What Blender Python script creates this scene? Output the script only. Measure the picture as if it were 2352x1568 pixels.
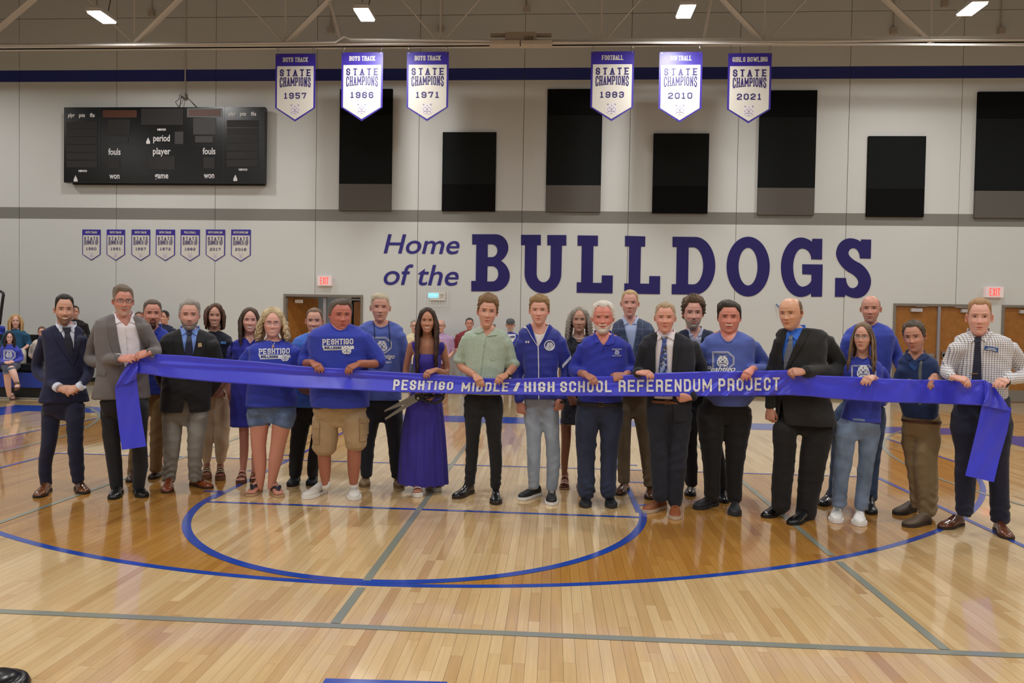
import bpy, bmesh, math, random
import numpy as np
from mathutils import Vector, Matrix
from mathutils.geometry import tessellate_polygon
from mathutils.bvhtree import BVHTree
random.seed(7); RNG = np.random.RandomState(11)
D = bpy.data
for blk in list(D.objects): D.objects.remove(blk)
SC = bpy.context.scene
COL = SC.collection
# ---------------------------------------------------------------- camera
IW, IH = 2352.0, 1568.0
FPX = 1601.92
YAW, PIT, ROL = 0.059740, 0.023322, 0.017064
CAM = np.array([1.0746, -10.0386, 1.5190])
_cy, _sy, _cp, _sp = math.cos(YAW), math.sin(YAW), math.cos(PIT), math.sin(PIT)
CF = np.array([-_sy*_cp, _cy*_cp, -_sp]); _r = np.array([_cy, _sy, 0.0]); _u = np.cross(_r, CF)
CR = math.cos(ROL)*_r + math.sin(ROL)*_u; CU = -math.sin(ROL)*_r + math.cos(ROL)*_u
cam = D.objects.new('camera', D.cameras.new('camera')); COL.objects.link(cam)
cam.data.sensor_width = 36.0; cam.data.lens = FPX*36.0/IW; cam.data.clip_end = 200
cam.matrix_world = Matrix(((CR[0], CU[0], -CF[0], CAM[0]), (CR[1], CU[1], -CF[1], CAM[1]), (CR[2], CU[2], -CF[2], CAM[2]), (0, 0, 0, 1)))
SC.camera = cam
# ---------------------------------------------------------------- exposure, world, lamps
SC.view_settings.view_transform = 'Standard'; SC.view_settings.look = 'None'
SC.view_settings.gamma = 1.0; SC.view_settings.use_curve_mapping = False
SC.view_settings.exposure = 0.0
wd = D.worlds.new('world'); SC.world = wd; wd.use_nodes = True
wd.node_tree.nodes['Background'].inputs[0].default_value = (0.9, 0.93, 1.0, 1)
wd.node_tree.nodes['Background'].inputs[1].default_value = 0.05
LAMP_POWER = 96.0
LAMP_COL = (1.0, 0.985, 0.955)

def ray(px, py):
    return CF + (px-IW/2)/FPX*CR - (py-IH/2)/FPX*CU
def P(px, py, Y):
    "point of the plane y = Y seen at that pixel of the photograph"
    d = ray(px, py); t = (Y-CAM[1])/d[1]
    return CAM + t*d
def G(px, py, z=0.0):
    d = ray(px, py); t = (z-CAM[2])/d[2]
    return CAM + t*d
def mpp(Y):
    "metres per photo pixel at depth Y near the picture centre"
    return (Y-CAM[1])/FPX

LAMPY, LAMPZ = 3.26, 7.45
LAMPX = []
for _px, _py in ((234, 48), (837, 26), (1575, 25), (2232, 40)):
    LAMPX.append(P(_px, _py, LAMPY)[0])
_sx = (LAMPX[3]-LAMPX[0])/3.0
LAMP_XS = [LAMPX[0]-_sx] + LAMPX + [LAMPX[3]+_sx]
LAMP_YS = [3.26, -1.4, -6.1, -10.8, -15.4]
for _j, _ly in enumerate(LAMP_YS):
    for _i, _lx in enumerate(LAMP_XS):
        l = D.lights.new('lamp_light', 'AREA'); l.shape = 'RECTANGLE'; l.size = 0.26; l.size_y = 0.48
        l.energy = LAMP_POWER; l.color = LAMP_COL; l.spread = math.radians(172)
        lo = D.objects.new('lamp_light', l); COL.objects.link(lo); lo.location = (_lx, _ly, LAMPZ-0.075)

# ---------------------------------------------------------------- materials
def srgb(c):
    c = np.array(c[:3], float)/255.0
    c = np.where(c <= 0.04045, c/12.92, ((c+0.055)/1.055)**2.4)
    return (float(c[0]), float(c[1]), float(c[2]), 1.0)
MATS = {}
def mat(name, col, rough=0.6, metal=0.0, noise=0.0, nscale=30.0, bump=0.0, bscale=200.0, coat=0.0, sheen=0.0, emit=None, est=0.0, vcol=None, spec=0.5, trans=0.0, alpha=1.0):
    if name in MATS: return MATS[name]
    m = D.materials.new(name); m.use_nodes = True; MATS[name] = m
    nt = m.node_tree; b = nt.nodes['Principled BSDF']
    c = srgb(col) if max(col) > 1.0 else (col[0], col[1], col[2], 1)
    b.inputs['Base Color'].default_value = c; b.inputs['Roughness'].default_value = rough
    b.inputs['Metallic'].default_value = metal; b.inputs['Specular IOR Level'].default_value = spec
    if coat: b.inputs['Coat Weight'].default_value = coat; b.inputs['Coat Roughness'].default_value = 0.1
    if sheen: b.inputs['Sheen Weight'].default_value = sheen; b.inputs['Sheen Roughness'].default_value = 0.5
    if emit is not None:
        b.inputs['Emission Color'].default_value = srgb(emit); b.inputs['Emission Strength'].default_value = est
    if trans: b.inputs['Transmission Weight'].default_value = trans
    if alpha < 1: b.inputs['Alpha'].default_value = alpha
    src = None
    if vcol:
        a = nt.nodes.new('ShaderNodeVertexColor'); a.layer_name = vcol; src = a.outputs[0]
    tc = nt.nodes.new('ShaderNodeTexCoord')
    if noise:
        n = nt.nodes.new('ShaderNodeTexNoise'); n.inputs['Scale'].default_value = nscale; n.inputs['Detail'].default_value = 4
        nt.links.new(tc.outputs['Object'], n.inputs['Vector'])
        hs = nt.nodes.new('ShaderNodeMapRange'); hs.inputs[1].default_value = 0.3; hs.inputs[2].default_value = 0.7
        hs.inputs[3].default_value = 1-noise; hs.inputs[4].default_value = 1+noise
        nt.links.new(n.outputs['Fac'], hs.inputs[0])
        mx = nt.nodes.new('ShaderNodeVectorMath'); mx.operation = 'SCALE'
        if src: nt.links.new(src, mx.inputs[0])
        else: mx.inputs[0].default_value = c[:3]
        nt.links.new(hs.outputs[0], mx.inputs['Scale']); src = mx.outputs[0]
    if src: nt.links.new(src, b.inputs['Base Color'])
    if bump:
        n = nt.nodes.new('ShaderNodeTexNoise'); n.inputs['Scale'].default_value = bscale; n.inputs['Detail'].default_value = 3
        nt.links.new(tc.outputs['Object'], n.inputs['Vector'])
        bp = nt.nodes.new('ShaderNodeBump'); bp.inputs['Strength'].default_value = bump; bp.inputs['Distance'].default_value = 0.02
        nt.links.new(n.outputs['Fac'], bp.inputs['Height']); nt.links.new(bp.outputs[0], b.inputs['Normal'])
    return m

# ---------------------------------------------------------------- mesh helpers
class MB:
    def __init__(s): s.v = []; s.f = []; s.m = []
    def add(s, v, f, m=0):
        n = len(s.v); s.v += [tuple(map(float, q)) for q in v]; s.f += [tuple(i+n for i in g) for g in f]; s.m += [m]*len(f)
        return s
    def box(s, a, b, m=0):
        x0, y0, z0 = [min(p, q) for p, q in zip(a, b)]; x1, y1, z1 = [max(p, q) for p, q in zip(a, b)]
        v = [(x0,y0,z0),(x1,y0,z0),(x1,y1,z0),(x0,y1,z0),(x0,y0,z1),(x1,y0,z1),(x1,y1,z1),(x0,y1,z1)]
        return s.add(v, [(0,3,2,1),(4,5,6,7),(0,1,5,4),(1,2,6,5),(2,3,7,6),(3,0,4,7)], m)
    def tube(s, pts, r, n=8, m=0, cap=True, closed=False):
        pts = [np.array(p, float) for p in pts]; k = len(pts)
        rs = r if hasattr(r, '__len__') else [r]*k
        v = []; prev = None
        for i in range(k):
            t = pts[min(i+1, k-1)]-pts[max(i-1, 0)]
            if closed: t = pts[(i+1) % k]-pts[i-1]
            t = t/(np.linalg.norm(t)+1e-12)
            if prev is None:
                a = np.array([0, 0, 1.0]) if abs(t[2]) < 0.9 else np.array([0, 1.0, 0])
                u = np.cross(t, a)
            else: u = prev-t*np.dot(prev, t)
            u = u/(np.linalg.norm(u)+1e-12); prev = u; w = np.cross(t, u)
            for j in range(n):
                an = 2*math.pi*j/n
                v.append(pts[i]+rs[i]*(math.cos(an)*u+math.sin(an)*w))
        f = []
        for i in range(k if closed else k-1):
            i2 = (i+1) % k
            for j in range(n):
                j2 = (j+1) % n
                f.append((i*n+j, i*n+j2, i2*n+j2, i2*n+j))
        if cap and not closed:
            f.append(tuple(reversed(range(n)))); f.append(tuple((k-1)*n+j for j in range(n)))
        return s.add(v, f, m)
    def prism(s, poly, to3, d, m=0):
        "extrude 2D polygon; to3(x,y) -> 3D front point, d -> 3D vector to the back"
        n = len(poly); fr = [np.array(to3(*q)) for q in poly]; bk = [q+np.array(d) for q in fr]
        tri = tessellate_polygon([[Vector((q[0], q[1], 0)) for q in poly]])
        f = [tuple(t) for t in tri] + [tuple(i+n for i in reversed(t)) for t in tri] + [(i, (i+1) % n, (i+1) % n+n, i+n) for i in range(n)]
        return s.add(fr+bk, f, m)
    def obj(s, name, mats, parent=None, smooth=False, loc=None):
        me = D.meshes.new(name)
        v = np.array(s.v, float)
        me.from_pydata([tuple(q) for q in v], [], s.f)
        if not isinstance(mats, (list, tuple)): mats = [mats]
        for m in mats: me.materials.append(m)
        if len(mats) > 1: me.polygons.foreach_set('material_index', s.m)
        if smooth: me.polygons.foreach_set('use_smooth', [True]*len(s.f))
        me.validate(); me.update()
        o = D.objects.new(name, me); COL.objects.link(o)
        if parent is not None: o.parent = parent; o.matrix_parent_inverse = Matrix.Translation(-Vector(parent_loc(parent)))
        return o
def parent_loc(p):
    q = Vector(p.location)
    while p.parent is not None:
        p = p.parent; q = q
    return q
def fixn(o):
    bm = bmesh.new(); bm.from_mesh(o.data); bmesh.ops.recalc_face_normals(bm, faces=bm.faces); bm.to_mesh(o.data); bm.free(); return o
def thing(name, label, cat, loc=(0, 0, 0), group=None):
    o = D.objects.new(name, None); COL.objects.link(o); o.location = loc; o.empty_display_size = 0.1
    o['label'] = label; o['category'] = cat
    if group: o['group'] = group
    return o
def tag(o, label, cat, group=None):
    o['label'] = label; o['category'] = cat
    if group: o['group'] = group
    return o
def ell(A, C, B, n=16):
    A, C, B = map(np.array, (A, C, B)); out = []
    for i in range(1, n+1):
        t = math.pi/2*i/n; out.append(tuple(A+(C-A)*math.sin(t)+(B-C)*(1-math.cos(t))))
    return out
def flat_poly(mb, loops, to3, m=0):
    flat = [q for L in loops for q in L]
    tri = tessellate_polygon([[Vector((q[0], q[1], 0)) for q in L] for L in loops])
    mb.add([to3(*q) for q in flat], [tuple(t) for t in tri], m)
# ---------------------------------------------------------------- stroke font (own lettering)
C1, C2 = 0.30, 0.17
GL = {
 'A': ([[(0,0),(.5,1),(1,0)], [(.2,.33),(.8,.33)]], [(0,0),(1,0)]),
 'B': ([[(0,0),(0,1),(.7,1),(1,.87),(1,.64),(.75,.52),(0,.52)], [(.75,.52),(1,.4),(1,.13),(.7,0),(0,0)]], [(0,0),(0,1)]),
 'C': ([[(1,.72),(1,1-C2),(1-C1,1),(C1,1),(0,1-C2),(0,C2),(C1,0),(1-C1,0),(1,C2),(1,.28)]], []),
 'D': ([[(0,0),(0,1),(1-C1,1),(1,1-C2),(1,C2),(1-C1,0),(0,0)]], [(0,0),(0,1)]),
 'E': ([[(1,1),(0,1),(0,0),(1,0)], [(0,.5),(.8,.5)]], [(0,0),(0,1)]),
 'F': ([[(1,1),(0,1),(0,0)], [(0,.5),(.8,.5)]], [(0,0),(0,1)]),
 'G': ([[(1,.70),(1,1-C2),(1-C1,1),(C1,1),(0,1-C2),(0,C2),(C1,0),(1-C1,0),(1,C2),(1,.42),(.55,.42)]], []),
 'H': ([[(0,0),(0,1)], [(1,0),(1,1)], [(0,.5),(1,.5)]], [(0,0),(0,1),(1,0),(1,1)]),
 'I': ([[(.0,0),(.0,1)]], [(0,0),(0,1)]),
 'J': ([[(1,1),(1,C2),(1-C1,0),(C1,0),(0,C2),(0,.3)]], [(1,1)]),
 'K': ([[(0,0),(0,1)], [(1,1),(.05,.42)], [(.35,.6),(1,0)]], [(0,0),(0,1),(1,0),(1,1)]),
 'L': ([[(0,1),(0,0),(1,0)]], [(0,1),(0,0)]),
 'M': ([[(0,0),(0,1),(.5,.25),(1,1),(1,0)]], [(0,0),(1,0)]),
 'N': ([[(0,0),(0,1),(1,0),(1,1)]], [(0,0),(1,1)]),
 'O': ([[(C1,0),(1-C1,0),(1,C2),(1,1-C2),(1-C1,1),(C1,1),(0,1-C2),(0,C2),(C1,0)]], []),
 'P': ([[(0,0),(0,1),(1-C1,1),(1,1-C2),(1,.56),(1-C1,.44),(0,.44)]], [(0,0),(0,1)]),
 'R': ([[(0,0),(0,1),(1-C1,1),(1,1-C2),(1,.6),(1-C1,.48),(0,.48)], [(.6,.48),(1,.36),(1,0)]], [(0,0),(0,1),(1,0)]),
 'S': ([[(1,.72),(1,1-C2),(1-C1,1),(C1,1),(0,1-C2),(0,.66),(.2,.55),(.8,.44),(1,.34),(1,C2),(1-C1,0),(C1,0),(0,C2),(0,.28)]], []),
 'T': ([[(0,1),(1,1)], [(.5,1),(.5,0)]], [(.5,0)]),
 'U': ([[(0,1),(0,C2),(C1,0),(1-C1,0),(1,C2),(1,1)]], [(0,1),(1,1)]),
 'V': ([[(0,1),(.5,0),(1,1)]], [(0,1),(1,1)]),
 'W': ([[(0,1),(.25,0),(.5,.9),(.75,0),(1,1)]], [(0,1),(1,1)]),
 'X': ([[(0,0),(1,1)], [(0,1),(1,0)]], []),
 'Y': ([[(0,1),(.5,.45),(1,1)], [(.5,.45),(.5,0)]], [(0,1),(1,1),(.5,0)]),
 '0': ([[(C1,0),(1-C1,0),(1,C2),(1,1-C2),(1-C1,1),(C1,1),(0,1-C2),(0,C2),(C1,0)]], []),
 '1': ([[(.15,.82),(.5,1),(.5,0)], [(.1,0),(.9,0)]], []),
 '2': ([[(0,.75),(0,1-C2),(C1,1),(1-C1,1),(1,1-C2),(1,.6),(0,.2),(0,0),(1,0)]], []),
 '3': ([[(0,.8),(0,1-C2),(C1,1),(1-C1,1),(1,1-C2),(1,.62),(.8,.52),(.35,.52)], [(.8,.52),(1,.42),(1,C2),(1-C1,0),(C1,0),(0,C2),(0,.25)]], []),
 '5': ([[(1,1),(0,1),(0,.58),(1-C1,.58),(1,.46),(1,C2),(1-C1,0),(C1,0),(0,C2)]], []),
 '6': ([[(1,.8),(1,1-C2),(1-C1,1),(C1,1),(0,1-C2),(0,C2),(C1,0),(1-C1,0),(1,C2),(1,.4),(1-C1,.54),(0,.54)]], []),
 '7': ([[(0,.85),(0,1),(1,1),(.45,0)]], []),
 '8': ([[(.2,.53),(0,.64),(0,1-C2),(C1,1),(1-C1,1),(1,1-C2),(1,.64),(.8,.53),(.2,.53),(0,.42),(0,C2),(C1,0),(1-C1,0),(1,C2),(1,.42),(.8,.53)]], []),
 '9': ([[(0,.2),(0,C2),(C1,0),(1-C1,0),(1,C2),(1,1-C2),(1-C1,1),(C1,1),(0,1-C2),(0,.6),(C1,.46),(1,.46)]], []),
 '-': ([[(0,.5),(1,.5)]], []), '/': ([[(0,0),(1,1)]], []),
}
WID = {'I': 0.0, 'M': 1.35, 'W': 1.45, '-': 0.6, '/': 0.7, '1': .8}
def lettering(text, h, w, gap, sw, space=None, serif=0.0, arch=0.0, step=0.0):
    """stroke lettering -> (quads in 2D, total width). h cap height, w letter width, sw stroke width"""
    quads = []; x = 0.0; space = space if space is not None else w*0.9
    hh = h-sw
    for ch in text:
        if ch == ' ': x += space; continue
        lw = w*WID.get(ch, 1.0) if ch != 'I' else sw
        st, ser = GL[ch]; iw = max(lw-sw, 1e-6)
        if ch == 'I': iw = 0.0
        for pl in st:
            pts = [np.array((x+sw/2+q[0]*iw, sw/2+q[1]*hh)) for q in pl]
            for i in range(len(pts)-1):
                a, b = pts[i], pts[i+1]; L = np.linalg.norm(b-a)
                if L < 1e-9: continue
                t = (b-a)/L; nrm = np.array((-t[1], t[0]))*sw/2
                a2 = a-t*(sw*0.5 if abs(t[0]) < .02 or abs(t[1]) < .02 else sw*0.2); b2 = b+t*(sw*0.5 if abs(t[0]) < .02 or abs(t[1]) < .02 else sw*0.2)
                k = max(1, int(np.linalg.norm(b2-a2)/step)) if step else 1
                for q in range(k):
                    c = a2+(b2-a2)*q/k; d = a2+(b2-a2)*(q+1)/k
                    quads.append([c-nrm, d-nrm, d+nrm, c+nrm])
        if serif:
            for q in ser:
                cx = x+sw/2+q[0]*iw; y0 = 0 if q[1] < .5 else h-sw*0.75
                quads.append([np.array((cx-sw/2-serif, y0)), np.array((cx+sw/2+serif, y0)), np.array((cx+sw/2+serif, y0+sw*.75)), np.array((cx-sw/2-serif, y0+sw*.75))])
        x += lw+gap
    W = x-gap
    if arch:
        for Q in quads:
            for p in Q:
                s = (p[0]/W-0.5)*2; p[1] = p[1]*(1+arch*s*s)-arch*s*s*h*1.0
    return quads, W
def put_letters(mb, text, h, w, gap, sw, to3, cx=0.0, y0=0.0, m=0, width=None, shear=0.0, **k):
    q, W = lettering(text, h, w, gap, sw, **k)
    sx = 1.0 if width is None else width/W
    for k_, Q in enumerate(q):
        v = np.array([to3(cx+(p[0]-W/2)*sx+shear*p[1], y0+p[1]) for p in Q], float); n_ = np.cross(v[1]-v[0], v[3]-v[0]); L_ = np.linalg.norm(n_)
        if L_ > 1e-12:
            n_ /= L_; fl_ = np.dot(n_, v[0]-CAM) > 0; v = v+(-n_ if fl_ else n_)*((k_ % 11)*.0003)
            mb.add(v, [(3, 2, 1, 0) if fl_ else (0, 1, 2, 3)], m)
    return W*sx
def font_mesh(mb, text, size, to3, shear=0.0, align='CENTER', m=0, bold=0.0, width=None, sub=0):
    cu = D.curves.new('txt', 'FONT'); cu.body = text; cu.size = size; cu.shear = shear; cu.align_x = align; cu.offset = bold; cu.resolution_u = 8 if size > .3 else 3
    ob = D.objects.new('txt', cu); COL.objects.link(ob)
    dg = bpy.context.evaluated_depsgraph_get(); me = D.meshes.new_from_object(ob.evaluated_get(dg))
    co = np.array([v.co[:] for v in me.vertices]) if len(me.vertices) else np.zeros((0, 3))
    if width and len(co):
        cxm = (co[:, 0].max()+co[:, 0].min())/2; sc = width/(co[:, 0].max()-co[:, 0].min()); co[:, 0] = (co[:, 0]-cxm)*sc
    mb.add([to3(q[0], q[1]) for q in co], [tuple(p.vertices) for p in me.polygons], m)
    D.objects.remove(ob); D.curves.remove(cu); D.meshes.remove(me)
# simple bulldog-head emblem built of small polygons, unit box, x right y up
EMB_RING = [(.14,.86),(.08,.98),(.28,.98),(.5,.94),(.72,.98),(.92,.98),(.86,.86),(.90,.66),(.98,.46),(1.0,.26),(.86,.08),(.66,.02),(.5,.05),(.34,.02),(.14,.08),(.0,.26),(.02,.46),(.10,.66)]
EMB_MARKS = [[(.10,.96),(.26,.95),(.17,.80)], [(.90,.96),(.74,.95),(.83,.80)], [(.26,.67),(.42,.62),(.38,.57),(.28,.60)], [(.74,.67),(.58,.62),(.62,.57),(.72,.60)],
             [(.40,.52),(.60,.52),(.55,.42),(.45,.42)], [(.49,.42),(.51,.42),(.52,.30),(.48,.30)], [(.14,.22),(.30,.33),(.50,.31),(.50,.27),(.31,.28),(.18,.17)], [(.86,.22),(.70,.33),(.50,.31),(.50,.27),(.69,.28),(.82,.17)],
             [(.36,.14),(.64,.14),(.58,.10),(.42,.10)], [(.16,.56),(.20,.56),(.16,.38),(.12,.38)], [(.84,.56),(.80,.56),(.84,.38),(.88,.38)], [(.46,.84),(.54,.84),(.52,.72),(.48,.72)]]
def emblem(mb, to3, cx, cy, s, m_face=0, m_mark=1, lift=None, face=True):
    f = lambda x, y: to3(cx+(x-.5)*s, cy+(y-.5)*s)
    g = (lambda x, y: lift(cx+(x-.5)*s, cy+(y-.5)*s)) if lift else f
    if face: flat_poly(mb, [EMB_RING], f, m_face)
    for q in EMB_MARKS: flat_poly(mb, [q], g, m_mark)
# ================================================================ SETTING
YW = 5.98
def wp(px, py, off=0.0): return P(px, py, YW-off)
white_wall = None
def wall_material():
    m = mat('painted_wall', (203, 205, 203), rough=0.55, bump=0.03, bscale=60)
    nt = m.node_tree; b = nt.nodes['Principled BSDF']
    g = nt.nodes.new('ShaderNodeNewGeometry'); sp = nt.nodes.new('ShaderNodeSeparateXYZ'); nt.links.new(g.outputs['Position'], sp.inputs[0])
    cr = nt.nodes.new('ShaderNodeValToRGB'); cr.color_ramp.interpolation = 'CONSTANT'
    mr = nt.nodes.new('ShaderNodeMath'); mr.operation = 'DIVIDE'; mr.inputs[1].default_value = 10.0; nt.links.new(sp.outputs[2], mr.inputs[0]); nt.links.new(mr.outputs[0], cr.inputs[0])
    W_ = srgb((203, 205, 203)); S_ = srgb((122, 121, 116)); B_ = srgb((34, 46, 124))
    els = [(0.0, W_), (.3835, S_), (.411, W_), (.7105, B_), (.738, W_)]
    r = cr.color_ramp
    r.elements[0].position = 0; r.elements[0].color = W_
    r.elements[1].position = els[1][0]; r.elements[1].color = S_
    for p_, c_ in els[2:]:
        e = r.elements.new(p_); e.color = c_
    nt.links.new(cr.outputs[0], b.inputs['Base Color'])
    return m
M_WALL = wall_material()
M_PLAIN = mat('plain_wall', (150, 148, 146), rough=0.7)
M_JOINT = mat('joint_sealant', (110, 106, 98), rough=0.8)
M_TRIMG = mat('door_frame_paint', (122, 114, 104), rough=0.45)
M_STEEL = mat('steel', (175, 175, 178), rough=0.3, metal=0.9)
M_BLACKM = mat('black_metal', (18, 18, 20), rough=0.35)
M_RUB = mat('black_rubber', (25, 26, 28), rough=0.7)
# ---- door openings in the back wall
DOORS = {1: (wp(652, 676)[0], wp(834, 678)[0], 2.16), 2: (wp(2052, 698)[0], wp(2243, 700)[0], 2.15), 3: (wp(2301, 705)[0], wp(2301, 705)[0]+2.0, 2.15)}
DOORS[2] = (DOORS[2][0], DOORS[2][0]+1.98, 2.15)
# ---- back wall: cast panels as parts of the wall
def structure(o): o['kind'] = 'structure'; return o
wb = MB(); 
core = []
xs = [-16.6, -14.16]+[-11.75+2.41*k for k in range(12)]
back = MB()
def rects_minus(x0, x1, z0, z1, holes):
    cuts = sorted(set([x0, x1]+[min(max(h[0], x0), x1) for h in holes]+[min(max(h[1], x0), x1) for h in holes])); out = []
    for a, b in zip(cuts[:-1], cuts[1:]):
        if b-a < 1e-4: continue
        top = z0
        for h in holes:
            if a >= h[0]-1e-6 and b <= h[1]+1e-6: top = h[2]
        out.append((a, b, top, z1))
    return out
HOL = list(DOORS.values())
for a, b, z0, z1 in rects_minus(-16.6, 16.6, 0, 9.6, HOL): back.box((a, YW+0.012, z0), (b, YW+0.22, z1))
wall_back = structure(back.obj('wall_back', M_JOINT))
for i in range(len(xs)-1):
    for zz in ((0.0, 8.585), (8.6, 9.6)):
        p = MB()
        for a, b, z0, z1 in rects_minus(xs[i]+0.006, xs[i+1]-0.006, zz[0], zz[1], HOL if zz[0] == 0 else []):
            if b-a > 0.02 and z1-z0 > 0.02: p.box((a, YW, z0), (b, YW+0.0118, z1))
        p.obj('wall_panel', M_WALL, wall_back)
structure(MB().box((-16.8, -16.2, 0), (-16.6, YW+.2, 9.6)).obj('wall_left', M_PLAIN))
structure(MB().box((16.6, -16.2, 0), (16.8, YW+.2, 9.6)).obj('wall_right', M_PLAIN))
structure(MB().box((-16.8, -16.4, 0), (16.8, -16.2, 9.6)).obj('wall_front', M_PLAIN))
structure(MB().box((-16.8, -16.4, 9.6), (16.8, YW+.3, 9.7)).obj('ceiling', mat('roof_deck', (120, 117, 112), rough=.8)))
bb = MB()
segs = [(-16.6, DOORS[1][0]-.06), (DOORS[1][1]+.06, DOORS[2][0]-.06), (DOORS[2][1]+.06, DOORS[3][0]-.06)]
for a, b in segs: bb.box((a, YW-0.012, 0.001), (b, YW-0.0005, 0.1))
structure(bb.obj('baseboard_back', M_RUB))
# ---- floor
def wood_material(planks):
    m = D.materials.new('maple_strip_floor' + ('' if planks else '_far')); m.use_nodes = True; nt = m.node_tree; b = nt.nodes['Principled BSDF']
    N = nt.nodes.new; L = nt.links.new
    g = N('ShaderNodeNewGeometry'); sp = N('ShaderNodeSeparateXYZ'); L(g.outputs['Position'], sp.inputs[0])
    def math_(op, a, b_=None, c_=None):
        n = N('ShaderNodeMath'); n.operation = op
        for k, v in enumerate((a, b_, c_)):
            if v is None: continue
            if isinstance(v, (int, float)): n.inputs[k].default_value = v
            else: L(v, n.inputs[k])
        return n.outputs[0]
    X, Y = sp.outputs[0], sp.outputs[1]
    PW = 0.0572
    col = math_('FLOOR', math_('DIVIDE', X, PW))
    if planks:
        a = N('ShaderNodeAttribute'); a.attribute_name = 'tone'; rnd = a.outputs['Fac']
    else:
        wn = N('ShaderNodeTexWhiteNoise'); wn.noise_dimensions = '1D'; L(col, wn.inputs['W'])
        row = math_('FLOOR', math_('ADD', math_('DIVIDE', Y, 0.82), math_('MULTIPLY', wn.outputs[0], 7.3)))
        cb = N('ShaderNodeCombineXYZ'); L(col, cb.inputs[0]); L(row, cb.inputs[1])
        w2 = N('ShaderNodeTexWhiteNoise'); w2.noise_dimensions = '2D'; L(cb.outputs[0], w2.inputs['Vector']); rnd = w2.outputs[0]
    cr = N('ShaderNodeValToRGB'); r = cr.color_ramp
    r.elements[0].position = 0.0; r.elements[0].color = srgb((186, 146, 98))
    r.elements[1].position = 1.0; r.elements[1].color = srgb((220, 190, 142))
    for p_, c_ in ((.09, (200, 163, 112)), (.35, (209, 175, 124)), (.65, (214, 181, 131))):
        e = r.elements.new(p_); e.color = srgb(c_)
    L(rnd, cr.inputs[0])
    # grain
    mp = N('ShaderNodeCombineXYZ'); L(math_('MULTIPLY', X, 60.0), mp.inputs[0]); L(math_('MULTIPLY', Y, 2.6), mp.inputs[1]); L(math_('MULTIPLY', rnd, 37.0), mp.inputs[2])
    n = N('ShaderNodeTexNoise'); n.inputs['Scale'].default_value = 1.0; n.inputs['Detail'].default_value = 5; L(mp.outputs[0], n.inputs['Vector'])
    gr = N('ShaderNodeMapRange'); gr.inputs[1].default_value = .25; gr.inputs[2].default_value = .75; gr.inputs[3].default_value = .90; gr.inputs[4].default_value = 1.07; L(n.outputs['Fac'], gr.inputs[0])
    v = N('ShaderNodeVectorMath'); v.operation = 'SCALE'; L(cr.outputs[0], v.inputs[0]); L(gr.outputs[0], v.inputs['Scale'])
    # amber stain inside the three-point line (own colour of the boards)
    R2 = math_('SQRT', math_('ADD', math_('MULTIPLY', X, X), math_('MULTIPLY', Y, Y)))
    inarc = math_('LESS_THAN', R2, 6.05); neg = math_('LESS_THAN', Y, 0.0)
    inx = math_('LESS_THAN', math_('ABSOLUTE', X), 5.82); top = math_('LESS_THAN', Y, 0.7)
    arc_a = math_('MULTIPLY', inarc, neg); arc_b = math_('MULTIPLY', inx, math_('MULTIPLY', top, math_('GREATER_THAN', Y, -1.8)))
    zone = math_('MAXIMUM', math_('MULTIPLY', arc_a, inx), arc_b)
    key = math_('MULTIPLY', math_('LESS_THAN', math_('ABSOLUTE', X), 1.80), math_('GREATER_THAN', Y, -4.3))
    yc = math_('ADD', Y, 4.2); rc = math_('SQRT', math_('ADD', math_('MULTIPLY', X, X), math_('MULTIPLY', yc, yc)))
    circ = math_('LESS_THAN', rc, 1.81)
    inner = math_('MULTIPLY', math_('LESS_THAN', math_('ABSOLUTE', X), 4.45), math_('GREATER_THAN', Y, -2.59))
    no = math_('MAXIMUM', math_('MAXIMUM', key, circ), inner)
    st = math_('MULTIPLY', zone, math_('SUBTRACT', 1.0, no))
    mx = N('ShaderNodeMix'); mx.data_type = 'RGBA'; mx.blend_type = 'MULTIPLY'; L(st, mx.inputs['Factor']); L(v.outputs[0], mx.inputs['A'])
    mx.inputs['B'].default_value = (0.72, 0.50, 0.21, 1)
    L(mx.outputs['Result'], b.inputs['Base Color'])
    b.inputs['Roughness'].default_value = 0.16; b.inputs['Specular IOR Level'].default_value = 0.5
    b.inputs['Coat Weight'].default_value = 0.7; b.inputs['Coat Roughness'].default_value = 0.05
    if not planks:
        fx = math_('FRACT', math_('DIVIDE', X, PW)); 
    return m
M_FLOORP = wood_material(True); M_FLOORF = wood_material(False)
NEARY0, NEARY1 = -7.9, -1.2
fl = MB()
def flq(x0, y0, x1, y1, z): fl.add([(x0, y0, z), (x1, y0, z), (x1, y1, z), (x0, y1, z)], [(0, 1, 2, 3)])
NX0, NX1 = -7.5, 8.6
flq(-16.6, -16.2, 16.6, NEARY0, 0); flq(-16.6, NEARY1, 16.6, YW+3.2, 0)
flq(-16.6, NEARY0, NX0, NEARY1, 0); flq(NX1, NEARY0, 16.6, NEARY1, 0)
fl.add([(NX0, NEARY0, -.0035), (NX1, NEARY0, -.0035), (NX1, NEARY1, -.0035), (NX0, NEARY1, -.0035)], [(0, 1, 2, 3)], 1)
floor = structure(fl.obj('floor', [M_FLOORF, mat('floor_joint', (116, 82, 48), rough=.6)]))
PW = 0.0572
boards = []
ix0, ix1 = int(math.ceil(NX0/PW)), int(math.floor(NX1/PW))
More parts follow.
